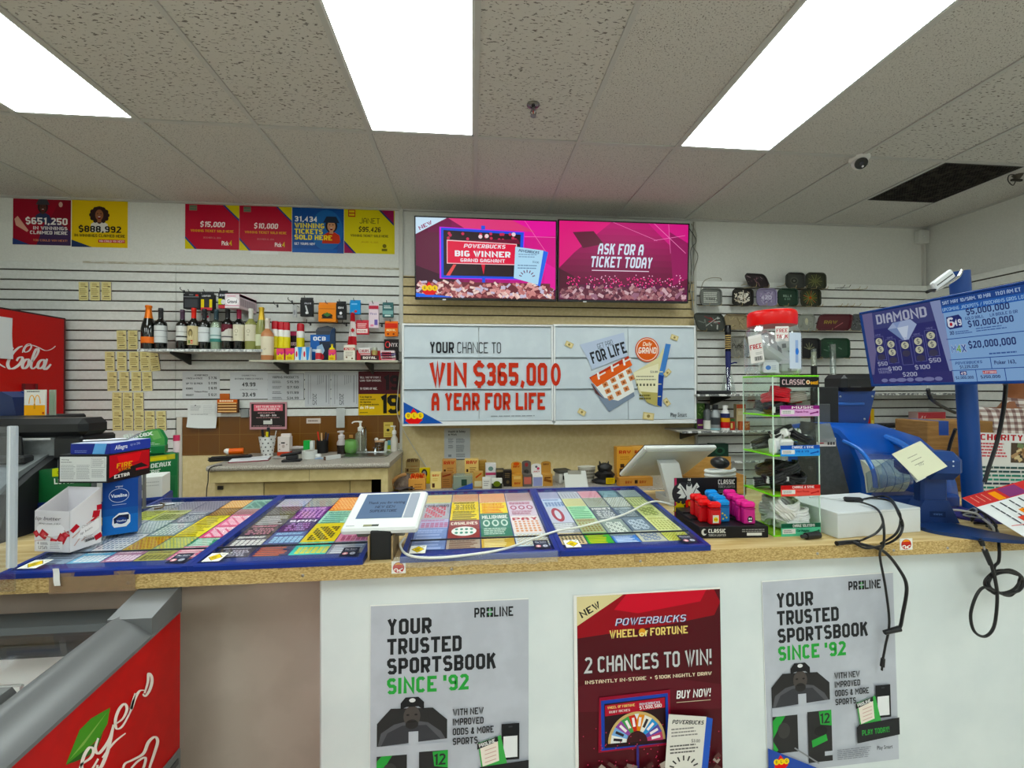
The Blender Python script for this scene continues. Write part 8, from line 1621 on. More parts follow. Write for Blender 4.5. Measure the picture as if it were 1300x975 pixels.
# face details and hair
b=B();
for s in (-1,1):b.sph((s*.032,-.108,1.665),(.013,.008,.009),m('#e8e2dc',.3),10,8)
b.make('eye_whites',t);b=B()
for s in (-1,1):b.sph((s*.032,-.114,1.665),(.006,.004,.006),m('#24160f',.2),8,6);b.box(s*.032-.018,s*.032+.018,-.116,-.104,1.684,1.69,'#1f1713',.002)
b.make('eye_irises',t);b=B();b.sph((0,-.112,1.605),(.026,.010,.008),m('#7a4438',.5),12,6);b.make('mouth',t)
b=B();b.sph((0,.0,1.715),(.088,.105,.082),m('#1a1412',.8),22,14);b.v=[p if p.y > -.075 or p.z > 1.73 else Vector((p.x,-.06,p.z)) for p in b.v];b.make('hair',t)
# checked shirt
mt,nt,bs,N,L=nodes('checked_cloth');tc=N('ShaderNodeTexCoord');sp=N('ShaderNodeSeparateXYZ');L(tc.outputs['Object'],sp.inputs[0])
fs_=[]
for ax in (0,2):
 ml=N('ShaderNodeMath');ml.operation='MULTIPLY';ml.inputs[1].default_value=28;L(sp.outputs[ax],ml.inputs[0]);fr_=N('ShaderNodeMath');fr_.operation='FRACT';L(ml.outputs[0],fr_.inputs[0]);g_=N('ShaderNodeMath');g_.operation='GREATER_THAN';g_.inputs[1].default_value=.52;L(fr_.outputs[0],g_.inputs[0]);fs_.append(g_)
ad=N('ShaderNodeMath');L(fs_[0].outputs[0],ad.inputs[0]);L(fs_[1].outputs[0],ad.inputs[1]);dv=N('ShaderNodeMath');dv.operation='MULTIPLY';dv.inputs[1].default_value=.5;L(ad.outputs[0],dv.inputs[0])
cr2=N('ShaderNodeValToRGB');cr2.color_ramp.interpolation='CONSTANT';cr2.color_ramp.elements[0].color=rgb('#d6d0cb')+(1,);e1=cr2.color_ramp.elements[1];e1.position=.75;e1.color=rgb('#6f5754')+(1,);e2=cr2.color_ramp.elements.new(.3);e2.color=rgb('#a08d88')+(1,)
L(dv.outputs[0],cr2.inputs[0]);L(cr2.outputs[0],bs.inputs['Base Color']);bs.inputs['Roughness'].default_value=.85;plaid=mt
Vs=[(0,0,.93),(0,0,1.12),(0,0,1.30),(0,0,1.405),(0,-.004,1.455)];Es=[(0,1),(1,2),(2,3),(3,4)];Rs=[(.168,.13),(.162,.124),(.182,.128),(.14,.10),(.07,.07)]
for s in (-1,1):
 k0=len(Vs);Vs +=[(s*.178,0,1.39),(s*.235,0,1.12),(s*.215,-.1,1.0)];Es +=[(2,k0),(k0,k0+1),(k0+1,k0+2)];Rs +=[.079,.06,.052]
skinned('shirt',Vs,Es,Rs,plaid,t)
b=B()
for s in (-1,1):b.sheet(lambda u,v:(s*(.012+.062*u),-.085+.075*u-.02*v*(1-u),1.492-.052*v+.012*u),5,4,plaid,.004)
b.make('collar',t)
Vt=[(0,0,.95),(.09,0,.84),(.1,-.01,.48),(.1,.01,.1),(-.09,0,.84),(-.1,-.01,.48),(-.1,.01,.1)]
skinned('trousers',Vt,[(0,1),(1,2),(2,3),(0,4),(4,5),(5,6)],[(.16,.12),.105,.08,.07,.105,.08,.07],m('#26282e',.8),t)
b=B()
for s in (-1,1):b.box(s*.1-.045,s*.1+.045,-.19,.06,0,.075,'#1c1a19',.025)
b.make('shoe',t)
# ================================================================ PAPERS AND CABLES AT THE COUNTER END
Yq=1.70;q0=PY(1240,549,Yq);q1=PY(1330,566,Yq);zlo=ZT
F=frame((q0.x,Yq,zlo),(1,0,-.04),(.04,0,1));w=q1.x-q0.x;h=q0.z-zlo-.0
t=root('charity_sign','white charity notice with a red heading standing behind the red striped flyer','sign',(q0.x+w/2,Yq,ZT))
A=Art(w,h,120,120*h/w,'#d6d7d8',.002);A.text(2,11,'CHARITY FOR',9,'#a8202c',112,bold=.06);A.lines(2,15,46,5,4.6,2.4,'#b8505a');A.rect(54,14,114,44,'#4a3c30');scr=random.Random(8)
for i in range(26):A.rot(scr.uniform(58,110),scr.uniform(18,40),scr.uniform(6,14),scr.uniform(3,7),scr.uniform(-40,40),scr.choice(['#8a6a48','#c9b894','#2c2620','#6a7a5a','#a88a6a']))
for i in range(9):A.lines(2,50+i*6,114,1,5,3,('#2a4a4c','#2a4a4c','#2f7a6a','#3a8a7a','#2a3a4c','#2f7a6a','#8a3a44','#8a3a44','#4a4a50')[i],.08)
W(t).art(A,F).make('sign_sheet',t);W(t).box(q0.x,q0.x+w,Yq-.03,Yq+.06,ZT,ZT+.004,acr).make('sign_foot',t)
bl=PD(1221,632,1.46);tl=PD(1263,583,1.55);brr=PD(1330,700,1.24)
u=brr-bl;v=tl-bl;v=v-u*(v.dot(u)/u.dot(u));F=frame(bl,u,v);A=Art(u.length,v.length*1.25,200,200*v.length*1.25/u.length,'#d6d8d8',.0015);dh=A.dh
A.rect(0,0,40,dh,'#b83c3c');A.lines(6,dh*.08,30,4,dh*.07,2.6,'#d89a8a');A.rect(4,dh*.42,38,dh*.62,'#7a3a6a');A.rect(8,dh*.66,38,dh*.74,'#e0922a');A.lines(6,dh*.8,30,3,dh*.06,2.6,'#d89a8a')
for i in range(9):A.lines(46,dh*(.06+i*.1),150,1,4,4,('#4a4c54','#4a4c54','#2f8a8a','#2f4a8c','#4a4c54','#3a3c44','#4a4c54','#3a3c44','#4a4c54')[i],.1)
A.poly([(86,dh*.42),(104,dh*.34),(124,dh*.44),(196,dh*.40),(196,dh*.7),(86,dh*.72)],'#7a3060');A.rect(78,dh*.62,196,dh*.72,'#d8862a');A.lines(82,dh*.64,108,2,dh*.04,3,'#8a2c1c');A.rect(98,dh*.74,180,dh*.82,'#c04a3a');A.rot(120,dh*.9,2,dh*.14,10,'#b84a4a')
solo(B().art(A,F),'charity_flyer','white flyer with a red side band and purple rows leaning at the pole foot','flyer')
# tangle of leads behind the scanner stand
rnd=random.Random(21)
for i,(c,r) in enumerate((('#c9c9c4',.004),('#1b1b1d',.004),('#8d8f90',.003),('#1b1b1d',.0035))):
 a=PZ(1212+i*4,655,ZT);e=PZ(1262-i*3,676-i*2,ZT);pts=[a]+[a.lerp(e,k/5)+Vector((rnd.uniform(-.03,.03),rnd.uniform(-.03,.03),.006+rnd.uniform(0,.04))) for k in range(1,5)]+[e]
 for p in pts:p.z=max(p.z,ZT+r)
 solo(B().tube(chain_smooth(pts),r,m(c,.4)),'tangled_lead',('pale grey lead in the tangle behind the scanner stand','black lead in the tangle behind the scanner stand nearest the pole','thin grey lead in the tangle behind the scanner stand','second black lead in the tangle behind the scanner stand')[i],'cable')
bk=m('#161618',.4)
YE=YC-.012
def hang(name,label,pts,r,ends=()):
 t=root(name,label,'cable',tuple(pts[0]));b=W(t);b.tube(chain_smooth(pts,8),r,bk,8);b.make('cable_cord',t)
 for a,e,r1,r2 in ends:W(t).cyl(a,e,r1,bk,r1=r2,n=12).make('cable_plug',t)
 return t
zW=ZT+.083
o1=PZ(1090,640,zW+.006);e1=PD(1100,690,1.335)
hang('hanging_cable','black cable hanging from the white box with a small plug at its end',[PZ(1092,637,zW+.012),PZ(1112,645,zW+.006),PD(1121,662,1.30),PD(1122,690,1.285),(PY(1117,705,YE).x,YE,PY(1117,705,YE).z),PY(1124,745,YE),PY(1129,790,YE+.02),PY(1124,820,YE+.03),PY(1121,836,YE+.03)],.0034,[(PY(1121,836,YE+.03),PY(1120,846,YE+.03),.006,.0065),(PY(1120,846,YE+.03),PY(1119.6,851,YE+.03),.003,.003)])
hang('hanging_cable','black cable bending down to a thick connector over the edge of the sports poster',[PZ(1080,688,ZT+.006),PZ(1098,692,ZT+.006),PY(1122,700,YE),PY(1141,722,YE),PY(1151,745,YE),PY(1146,780,YE+.01),PY(1142,797,YE+.02),PY(1132,801,YE+.02)],.0048,[(PY(1142,798,YE+.02),PY(1123,803,YE+.02),.009,.007)])
hang('loop_cable','black cable looping from the adapter over the front of the white box',[PZ(1104,632,zW+.006),PZ(1130,636,zW+.005),PD(1142,655,1.285),PD(1146,668,1.285),PD(1140,682,1.28),PZ(1124,691,ZT+.005),PZ(1100,696,ZT+.005),PZ(1084,689,ZT+.005)],.0034)
hang('loop_cable','second black cable looping over the white box lid',[PZ(1084,636,zW+.006),PZ(1124,630,zW+.005),PD(1140,647,1.292),PD(1143,664,1.29),PD(1136,679,1.285),PZ(1118,690,ZT+.005)],.0032)
hang('short_lead','short black lead with a thick end lying against the front of the white box',[PD(1118,652,1.30),PD(1121,664,1.29),PD(1113,676,1.285),PD(1098,684,1.285),PZ(1090,687,ZT+.007)],.0032,[(PZ(1090,687,ZT+.007),PZ(1062,690,ZT+.008),.0055,.007)])
p=PZ(1083,637,zW);t=root('power_adapter','small black inline adapter lying on top of the white box','adapter',(p.x,p.y,zW),-.3);B().box(-.03,.03,-.012,.012,0,.016,'#161618',.006).make('adapter_body',t);B().tube(chain_smooth([(-.03,0,.008),(-.06,.01,.006),(-.1,.03,.006),(-.13,.02,.005)]),.003,m('#c9cbcc',.4)).make('adapter_lead',t)
# coil at the far edge
c=PY(1272,738,YE-.004);pts=[]
t0=PZ(1258,683,ZT+.006)
pts=[PZ(1236,664,ZT+.006),PZ(1262,668,ZT+.006),PY(1268,690,YE-.0),PY(1268,712,YE-.006),PY(1262,722,YE-.01)]
for k in range(40):
 a=math.radians(250-k*27);ex=1+.12*math.sin(k*.37);pts.append(Vector((c.x+.062*ex*math.cos(a),YE-.006-.0009*(k % 9),c.z+.036*ex*math.sin(a)-.001*(k % 5))))
pts +=[PY(1248,746,YE-.02),PY(1233,775,YE-.016),PY(1236,800,YE-.014),PY(1250,808,YE-.014),PY(1262,795,YE-.014),PY(1266,760,YE-.016),PY(1263,735,YE-.02),PY(1258,716,YE-.02)]
t=hang('coiled_cable','black cable wound in a coil hanging off the counter edge at the far end',[Vector(p) for p in pts],.0042,[(PY(1258,717,YE-.02),PY(1250,698,YE-.02),.0065,.0075)])
W(t).cyl(PY(1250,698,YE-.02),PY(1248,692,YE-.018),.0032,m('#b8b8ba',.25,1),n=8).make('metal_tip',t)
hang('short_lead','black socket end hanging under the foot of the scanner stand',[PZ(1236,672,ZT+.006),PZ(1243,682,ZT+.006),PY(1247,690,YE-.016)],.004,[(PY(1245,686,YE-.014),PY(1248,693,YE-.018),.0075,.006)])
# leads on the pole screen
def lead(pts,label):solo(B().tube(chain_smooth(pts,8),.006,bk,8),'screen_lead',label,'cable')
lead([PD(1178,494,1.6),PD(1182,506,1.62),PD(1196,516,1.68),PD(1213,524,1.70)],'black lead running from the screen underside to the pole')
lead([PD(1277,488,1.52),PD(1274,520,1.56),PD(1266,560,1.58),PD(1256,592,1.56),PD(1250,612,1.55)],'thick black lead hanging from the screen across the charity notice')
lead([PD(1213,545,1.75),PD(1206,565,1.8),PD(1202,590,1.8),PD(1202,640,1.78),PD(1210,655,1.74)],'black lead running down beside the pole in front of the cardboard box')
# ================================================================ NEAR END OF THE COUNTER: CARTONS, TERMINAL, FRIDGE, SCREEN PANEL
zcov=lambda y:ZT+zc(y-YC+.004)
# lip balm carton
t=root('lip_balm_carton','white open lip balm display carton with red printed packs on the ticket display','carton',(-1.2,1.40,zcov(1.36)+.0015),-.2);w,d=.115,.085;c1='#dcd8da'
b=B();th_=.0015;hf,hr=.117,.168;cm=m(c1,.5)
b.box(-w/2,w/2,-d/2,-d/2+th_,0,hf,cm);b.box(-w/2,w/2,d/2-th_,d/2,0,hr,m('#e2dee2',.5));b.box(-w/2,w/2,-d/2,d/2,0,th_,cm)
for sx in (-1,1):b.prism([(-d/2,0),(d/2,0),(d/2,hr),(-d/2,hf)],'x',sx*w/2-(th_ if sx > 0 else 0),sx*w/2+(0 if sx > 0 else th_),cm)
b.make('carton_shell',t)
A=Art(w,hf,115,117,c1,.0002);A.ell(52,52,46,20,'#eceaec',24)
for q in ((6,66,14,18,-35),(30,68,26,22,35),(90,78,26,24,30),(104,66,22,16,-20),(64,84,22,10,10)):A.rot(*q,'#b02a34');A.rot(q[0],q[1],q[2]*.5,q[3]*.5,q[4],'#c85058')
for q in ((48,74,30,3,12),(108,60,24,3,30),(20,84,40,2,-10)):A.rot(*q,'#c9a8a0')
A.text(4,26,'lip butter',11,'#4a4248',82,bold=-.012,it=.3);A.text(16,38,'PREMIUM NATURAL LIP BALM',4.4,'#5a5258',70,bold=.01);A.rect(8,86,94,112,'#e6e4e4');A.text(12,96,'4',8,'#3a3238',None,bold=.03);A.lines(22,90,26,2,4,2,'#7a7278');A.text(16,109,'USA',9,'#5a5258',28,bold=0);A.lines(54,90,36,4,5,1.6,'#9a9298')
B().art(A,frame((-w/2,-d/2-.0005,0),(1,0,0),(0,0,1))).make('front_print',t)
A=Art(d,hf,85,117,c1,.0002);
for q in ((70,26,20,20,10),(76,96,20,16,-20),(60,44,34,10,-30),(12,52,22,14,-40),(78,8,14,16,0)):A.rot(*q,'#b02a34')
for q in ((30,60,60,4,-35),(50,80,50,3,-35),(20,90,30,3,-50),(60,50,44,4,-40)):A.rot(*q,'#c4a49c')
A.poly([(16,84),(30,52),(76,40),(78,70),(50,88)],'#e8e4e4');A.text(30,58,'Cheyenne',7,'#5a4a50',36,rot=-18,bold=-.01,it=.3);A.text(26,76,'lip balm',7,'#5a4a50',34,rot=-18,bold=-.01,it=.3);A.lines(34,84,30,3,4,1.4,'#7a7278');A.many([(38+i*2,94,39+i*2+(i % 3)*.4,101) for i in range(14)],'#3a3438')
B().art(A,frame((w/2+.0005,-d/2,0),(0,1,0),(0,0,1))).make('side_print',t)
# blue petroleum jelly carton
t=root('jelly_carton','tall blue petroleum jelly carton behind the lip balm carton','carton',(-1.13,1.505,zcov(1.49)+.0015),.5);w,d,h=.084,.076,.172
B().box(-w/2,w/2,-d/2,d/2,0,h,m('#1f3f86',.35),.001).make('carton_body',t)
A=Art(w,h,105,172,'#1f4690',.0002);A.rect(0,110,105,172,'#2a68b4');A.rect(0,90,105,112,'#235499')
A.text(48,24,'original',6,'#d8e0ee',22,'c',.02);A.ell(48,50,30,22,'#d2dcec',24);A.ell(48,50,28.6,20.6,'#1d3c80',24);A.text(48,55,'Vaseline',11,'#e8ecf4',48,'c',.05);A.rect(28,78,70,79.4,'#b8c6de')
A.poly([(30,120),(48,106),(74,106),(82,116),(82,138),(70,150),(34,150),(28,140)],'#e2e6ec');A.poly([(32,122),(48,112),(78,112),(78,128),(34,138)],'#141c3c');A.ell(56,130,17,11,'#1c3474',18);A.text(56,133,'Vaseline',6,'#d8e0ee',28,'c',.03)
B().art(A,frame((-w/2,-d/2-.0005,0),(1,0,0),(0,0,1))).make('front_print',t)
A=Art(d,h,85,172,'#1a2f66',.0002);A.ell(30,120,16,20,'#14244e',16);A.lines(10,30,50,4,8,3,'#3f5a96');B().art(A,frame((-w/2-.0005,d/2,0),(0,-1,0),(0,0,1))).make('side_print',t)
# red and black carton with the white text panel, blue carton on top
zt_=zcov(1.47)+.176;c=Vector((-1.105,1.415,zt_))
t=root('cigar_carton','black carton with white text panel and red side on the blue carton','carton',c,-.1);w,d,h=.152,.15,.086
B().box(-w,0,0,d,0,h,m('#17171a',.4),.001).make('carton_body',t)
A=Art(w,h,162,88,'#17171a',.0002);A.rect(5,6,157,83,'#d6d7d4');A.text(9,17,'Warning:',4,'#4a4a4c',26,bold=.03);A.lines(9,22,46,1,4,2,'#6a6a6c');A.lines(9,32,48,10,4.6,1.4,'#8a8a8c',.15);A.lines(60,32,44,10,4.6,1.4,'#8a8a8c',.15);A.rect(108,10,153,40,'#9a9a9a');A.rect(109,11,152,39,'#d6d7d4');A.lines(112,14,38,6,4,1.4,'#8a8a8c');A.lines(110,46,42,6,4.4,1.4,'#8a8a8c')
B().art(A,frame((-w,-.0004,0),(1,0,0),(0,0,1))).make('text_panel',t)
A=Art(d,h,155,88,'#1d1416',.0002);A.poly([(4,4),(151,4),(151,62),(120,44),(70,52),(4,74)],'#b0202c');A.poly([(30,10),(120,8),(110,36),(40,44)],'#d03034');A.text(28,48,'FIRE',15,'#d8a02c',56,bold=.05,it=.1);A.text(34,58,'STICK',8,'#c98a24',44,bold=.05,it=.1);A.text(20,79,'EXTRA',11,'#e6e2de',54,bold=.06);A.rect(98,60,148,67,'#b8303a')
B().art(A,frame((.0004,0,0),(0,1,0),(0,0,1))).make('red_side',t)
t=root('allergy_carton','long flat blue carton with pale blue stripe lying on top of the black carton','carton',c+Vector((-.002,.01,h+.0005)),-.1);w,d,h2=.122,.145,.032
B().box(-w,0,0,d,0,h2,m('#26368c',.4),.001).make('carton_body',t);B().box(-w+.001,-.001,.001,d-.001,h2,h2+.0005,m('#c4cbe0',.4)).make('pale_top',t)
A=Art(w,h2,135,34,'#232f80',.0002);A.poly([(84,0),(124,0),(116,34),(74,34)],'#6aa4d8');A.lines(14,22,50,2,5,2,'#7a88c0');B().art(A,frame((-w,-.0004,0),(1,0,0),(0,0,1))).make('front_print',t)
A=Art(d,h2,200,34,'#2a3a94',.0002);A.text(20,22,'Allegra',14,'#d8dcee',60,bold=.05,it=.15);A.text(94,16,'up to 24h',9,'#9aa4d4',50,bold=.03);B().art(A,frame((.0004,0,0),(0,1,0),(0,0,1))).make('side_print',t)
t=root('wire_clip','thin silver wire clip lying on the flat blue carton','clip',(c.x-.05,c.y+.06,c.z+h+h2+.001));B().tube([(-.07,0,.003),(.03,.04,.003),(.06,.05,.02)],.003,m('#9a9c9e',.3,.9)).make('clip_wire',t)
# stand of green cartons behind
base=PD(196,645,1.765);base.z=ZT
t=root('navy_bin','navy ticket bin on the counter behind the leftmost display','bin',(-1.345,1.89,ZT),.35);b=B();b.box(-.12,.085,-.06,.07,0,.06,m('#1c2f72',.4),.004);b.make('bin_body',t);b=B();b.box(-.115,.08,-.062,-.055,.05,.062,m('#2a4290',.4),.002);b.make('bin_lip',t)
t=root('white_carton','white carton with a yellow end on the navy bin','carton',(-1.345,1.885,ZT+.0605),.35);w,h=.2,.082
B().box(-.12,.08,-.055,.06,0,h,m('#d6d8d6',.45),.002).make('carton_body',t);A=Art(.2,h,200,98,'#d8d9d6',.0002);A.rect(78,0,128,98,'#b4c030');A.rect(30,0,76,98,'#a9c48a');A.ell(132,46,9,16,'#6a6c6a',14);A.ell(110,84,8,8,'#e8ecc0',12);A.lines(142,22,50,2,16,4,'#b4b6b4');B().art(A,frame((-.12,-.0556,0),(1,0,0),(0,0,1))).make('carton_print',t)
t=root('gift_card_sign','green gift card sign with yellow strip and white capitals above the white carton','sign',(-1.345,2.015,ZT+.0),.42);
b=B();b.box(-.14,.045,0,.05,0,.215,m('#2a6a40',.4),.008);b.make('sign_body',t)
A=Art(.19,.095,220,95,'#2a6a40',.0002);A.poly([(60,8),(214,0),(214,22),(60,32)],'#b8b04a');A.poly([(90,14),(180,9),(180,22),(90,28)],'#d8cc1e');A.text(40,62,'ES-CADEAUX',19,'#dfe8e0',158,bold=.06,it=.1,rot=-4);A.text(56,88,'LOTERIE',19,'#dfe8e0',100,bold=.06,it=.1,rot=-4);B().art(A,frame((-.148,-.0005,.115),(1,0,0),(0,0,1))).make('sign_print',t)
t=root('balm_carton','green lip balm carton with white lettering topping the pile behind the boxes','carton',(-1.40,1.995,ZT+.2155),.42)
T1=Matrix.Rotation(.0,4,'X');b=B();b.box(-.10,.06,-.01,.06,0,.034,m('#246a3c',.4),.002);b.make('carton_body',t)
b=B();b.prism([(-.1,.03),(.062,.03),(.066,.06),(.048,.10),(.034,.107),(.0,.103),(-.1,.062)],'y',.02,.026,m('#2a7a46',.4));b.make('header_card',t)
A=Art(.16,.085,210,112,'#2a7a46',.0001);A.geo=[];A.poly([(120,10),(176,8),(200,60),(202,108),(150,108)],'#5a9c58');A.poly([(130,20),(168,16),(186,60),(150,70)],'#7ab06c');A.text(22,62,'Blistex',30,'#e8f0e8',130,bold=.06,rot=-10);A.lines(60,84,120,3,9,4,'#b8ccb8');B().art(A,frame((-.098,.0194,.026),(1,0,0),(0,0,1))).make('header_print',t)
A=Art(.156,.03,210,42,'#246a3c',.0002);A.lines(20,10,170,2,14,6,'#cfdccf');B().art(A,frame((-.098,-.0106,.001),(1,0,0),(0,0,1))).make('carton_print',t)
t=root('lip_balm_stick','small pink and white lip balm sticking out beside the green carton','lip balm',(-1.315,2.045,ZT+.2155),.3);b=B();b.cyl((0,0,0),(0,0,.05),.012,m('#d8c8cc',.4),n=12);b.make('stick_body',t);b=B();b.cyl((0,0,.05),(0,0,.075),.0125,m('#b83a5a',.4),n=12);b.make('pink_cap',t)
# metal rod prop on the display glass
q=PC(183,645,.003);qt=PD(182,590,(q-Vector((0,0,H))).dot(F0));t=root('metal_rod','thin metal rod with a hook foot standing on the leftmost display glass','rod',q);b=W(t);b.tube([q,(q.x,q.y,qt.z)],.0055,m('#8d8f91',.3,.9),10);b.make('upright',t);b=W(t);b.tube(chain_smooth([PC(155,651,.004),q+Vector((0,0,.002)),PC(212,641,.004),PC(222,640,.004)]),.0035,m('#8d8f91',.3,.9));b.tube(chain_smooth([PC(196,646,.004),PC(206,644,.008),PC(208,640,.01),PC(204,639,.006)]),.003,m('#6a5a48',.4,.6));b.make('hook_foot',t)
# grey lottery terminal
def xy(px,py,dep):p=PD(px,py,dep);return p
t=root('grey_terminal','grey lottery terminal with a black top behind the stacked cartons','terminal',(-1.62,1.72,ZT));gm_=speck('terminal_grey','#6f7374','#777b7c',50,.5)
b=B();b.box(-.34,.15,.0,.14,0,.32,gm_,.006);b.make('terminal_body',t)
b=B();b.prism([(-.19,0),(0.02,0),(.02,.27),(-.10,.215),(-.17,.16)],'x',-.34,.075,gm_);b.make('printer_housing',t)
b=B();b.prism([(-.2,.0),(.0,.0),(.01,.26),(-.09,.2),(-.16,.15)],'x',.075,.105,m('#1a1b1d',.5));b.make('black_cheek',t)
b=B();F3=frame((-.28,-.165,.145),(1,0,0),(0,.07,.055));b.m=F3;b.box(0,.17,.0,.07,.012,.018,film('smoked_cover','#4a4e50',.85,.1),.003);b.make('paper_window',t)
b=B();b.m=F3;
for q in ((-.008,.178,-.01,0),(-.008,.178,.07,.08),(-.008,0,0,.07),(.17,.178,0,.07)):b.box(q[0],q[1],q[2],q[3],.006,.021,m('#b4b8b8',.35),.003)
b.make('window_rim',t)
b=B();b.prism([(-.13,.262),(.035,.262),(.03,.33),(-.145,.33)],'y',-.05,-.044,m('#151618',.4));b.box(-.16,.06,-.075,-.03,.236,.264,m('#202123',.5),.006);b.make('receipt_slot',t)
b=B();b.box(-.4,.21,-.02,.1,.322,.39,m('#131416',.35),.02);b.box(.10,.2,-.015,.14,.24,.325,m('#17181a',.4),.008);b.make('black_hood',t);B().box(-.4,-.09,.1,.36,.33,.3895,'#131416',.008).make('rear_cover',t)
b=B();b.box(-.38,.1,-.022,-.019,.314,.321,m('#b9bcbc',.4));b.make('silver_line',t)
zt2=ZT+.3905
t=root('gift_card_holder','white and yellow gift card with golden arches propped on the black terminal top','gift card',(-1.825,1.93,zt2));w=.078;h=.105
B().box(0,w,0,.008,0,h,'#d8d4cc',.001).make('card_stack',t);A=Art(w,h,60,80,'#dcd8d0',.0004);A.rect(0,48,60,80,'#e8a81e');
for cx in (22,38):
 A.ell(cx,44,9.5,28,'#dca028',22,180,360);A.ell(cx,44,6.6,25,'#dcd8d0',22,180,360)
A.rect(0,44,60,47.9,'#dcd8d0');A.rect(52,70,58,76,'#a84a1c');A.lines(8,4,40,1,4,3,'#4a4a4c');A.rot(30,52,5,16,0,'#c4902a');B().art(A,frame((0,-.0004,0),(1,0,0),(0,0,1))).make('card_print',t)
t=root('clear_card','narrow greenish clear card holder beside the golden arches card','card holder',(-1.738,1.935,zt2));B().box(0,.024,0,.006,0,.105,film('card_plastic','#9fb0a0',.6,.2),.001).make('holder_sleeve',t);B().box(.004,.02,-.0006,.0002,.02,.09,'#7a8a78').make('holder_print',t)
t=root('navy_printer','navy printer corner on top of the black terminal at the photo edge','printer',(-1.955,1.96,zt2));b=B();b.prism([(-.16,0),(.11,0),(.095,.075),(.055,.098),(-.16,.092)],'y',-.04,.05,m('#16264e',.35));b.make('printer_shell',t);B().sph((.02,-.041,.06),(.005,.002,.005),m('#b9bec8',.3),8,6).make('screw',t)
b=B();b.prism([(.04,0),(.125,0),(.12,.07),(.06,.1)],'y',.03,.045,m('#1c3568',.3));b.make('side_shell',t)
# green lottery plate and navy foot
q=PD(28,650,1.50);t=root('lottery_plate','green plate with white capitals and yellow tab behind the lip balm carton','sign',(q.x+.02,q.y,ZT),-.12)
b=B();pts=[(0,.10),(.22,.10),(.22,.235),(.05,.215),(.018,.205),(0,.185)];b.prism(pts,'y',0,.006,m('#1f5a34',.4));b.make('plate',t)
A=Art(.2,.12,200,120,'#1f5a34',.0001);A.geo=[];A.poly([(86,2),(180,-8),(180,26),(86,30)],'#b8c42a');A.text(104,20,'GIFT',10,'#6a7414',34,bold=.04);A.text(94,56,'LOTTERY',20,'#dfe8e0',100,bold=.06,rot=-3);B().art(A,frame((0,-.0005,.1),(1,0,0),(0,0,1))).make('plate_print',t)
b=B();b.box(0,.16,-.004,.04,0,.1,m('#182a66',.4),.003);b.make('navy_foot',t)
# clear acrylic guard panel
xg=PY(18,640,1.195).x;zg0,zg1=PY(12,752,1.195).z,PY(12,541,1.195).z
t=root('guard_panel','clear acrylic guard panel with frosted edge at the near end of the counter','panel',(xg-.2,1.215,zg0))
b=W(t);b.box(xg-.42,xg,1.198,1.203,zg0,zg1,clear('guard_acrylic','#f2f5fa',.06,.6),.002);b.make('clear_sheet',t)
b=W(t);b.box(xg-.02,xg,1.195,1.206,zg0+.06,zg1,film('frosted_edge','#cfd5da',.62,.3),.002);b.box(xg-.012,xg-.009,1.193,1.2,zg0+.06,zg1,film('frosted_edge2','#eef1f4',.7,.3));b.make('edge_trim',t)
W(t).box(xg-.3,xg-.1,1.203,YC-.0015,ZT-.03,ZT-.01,'#8d8f90',.002).make('fixing_block',t)
# drinks fridge
XC=-3.03;YFr=PX(83,430,XC).y;
t=root('drinks_fridge','tall red drinks fridge with white script lettering on its side','fridge',(XC-.35,YFr-.4,0));HF=PX(83,405,XC).z
fr_red=speck('fridge_red','#a8141e','#b01a24',160,.45,bump=.05);b=W(t);b.box(XC-.7,XC,YFr-.75,YFr,.08,HF,fr_red,.006);b.make('fridge_body',t)
W(t).box(XC-.68,XC-.02,YFr-.73,YFr-.02,0,.08,'#1c1c1c').make('plinth',t)
b=W(t);b.box(XC-.7,XC+.001,YFr-.75,YFr+.001,HF-.006,HF+.006,'#2a1416',.002);b.box(XC-.012,XC+.002,YFr-.012,YFr+.002,.08,HF,'#4a1418',.002);b.make('edge_trim',t)
b=W(t);b.box(XC-.66,XC-.04,YFr-.78,YFr-.75,.2,HF-.25,'#2a2c2e',.004);b.make('glass_door',t);b=W(t);b.box(XC-.1,XC-.07,YFr-.81,YFr-.78,.9,1.4,'#17181a',.006);b.make('door_handle',t)
LT.geo=[];LT.z=0
def fstroke(pts,wd,k=9,tp=1):px_stroke([(x/5.909,y/5.909+380) for x,y in pts],wd,'#dcd6d6',XC,k,tp,.35)
WD=2.3
def loop(cx,cy,rx,ry,sl,wd):fstroke([(cx+rx*math.cos(a)-sl*ry*math.sin(a),cy+ry*math.sin(a)) for a in [math.pi*2*i/12-.6 for i in range(13)]],wd,5,0)
fstroke([(168,352),(140,362),(100,400),(68,450),(58,490),(72,518),(105,516),(145,488),(168,452),(160,434),(138,440),(124,462)],WD)
fstroke([(168,400),(176,370),(200,340),(226,336),(234,358),(216,386),(190,396),(180,380),(200,352),(240,344),(290,362),(340,384),(385,374),(416,350)],WD*.5)
loop(192,484,22,34,.35,WD*.9);fstroke([(210,456),(228,462),(250,444)],WD*.5)
fstroke([(240,470),(268,430),(286,392),(284,372),(268,378),(250,420),(236,470),(232,506),(246,520),(268,506),(284,484)],WD*.8)
loop(308,486,24,32,.35,WD*.9);fstroke([(352,446),(340,480),(328,512),(340,524),(360,510),(380,486)],WD*.95)
fstroke([(-30,462),(0,490),(38,512)],WD*.6);fstroke([(60,376),(80,374),(100,366)],WD*.9)
b=W(t);M_=Matrix(((0,0,1,XC+.0004),(1,0,0,0),(0,1,0,0),(0,0,0,1)))
for vs,fs,mt in LT.geo:b.add([M_ @ Vector(p) for p in vs],fs,mt)
b.make('painted_lettering',t)
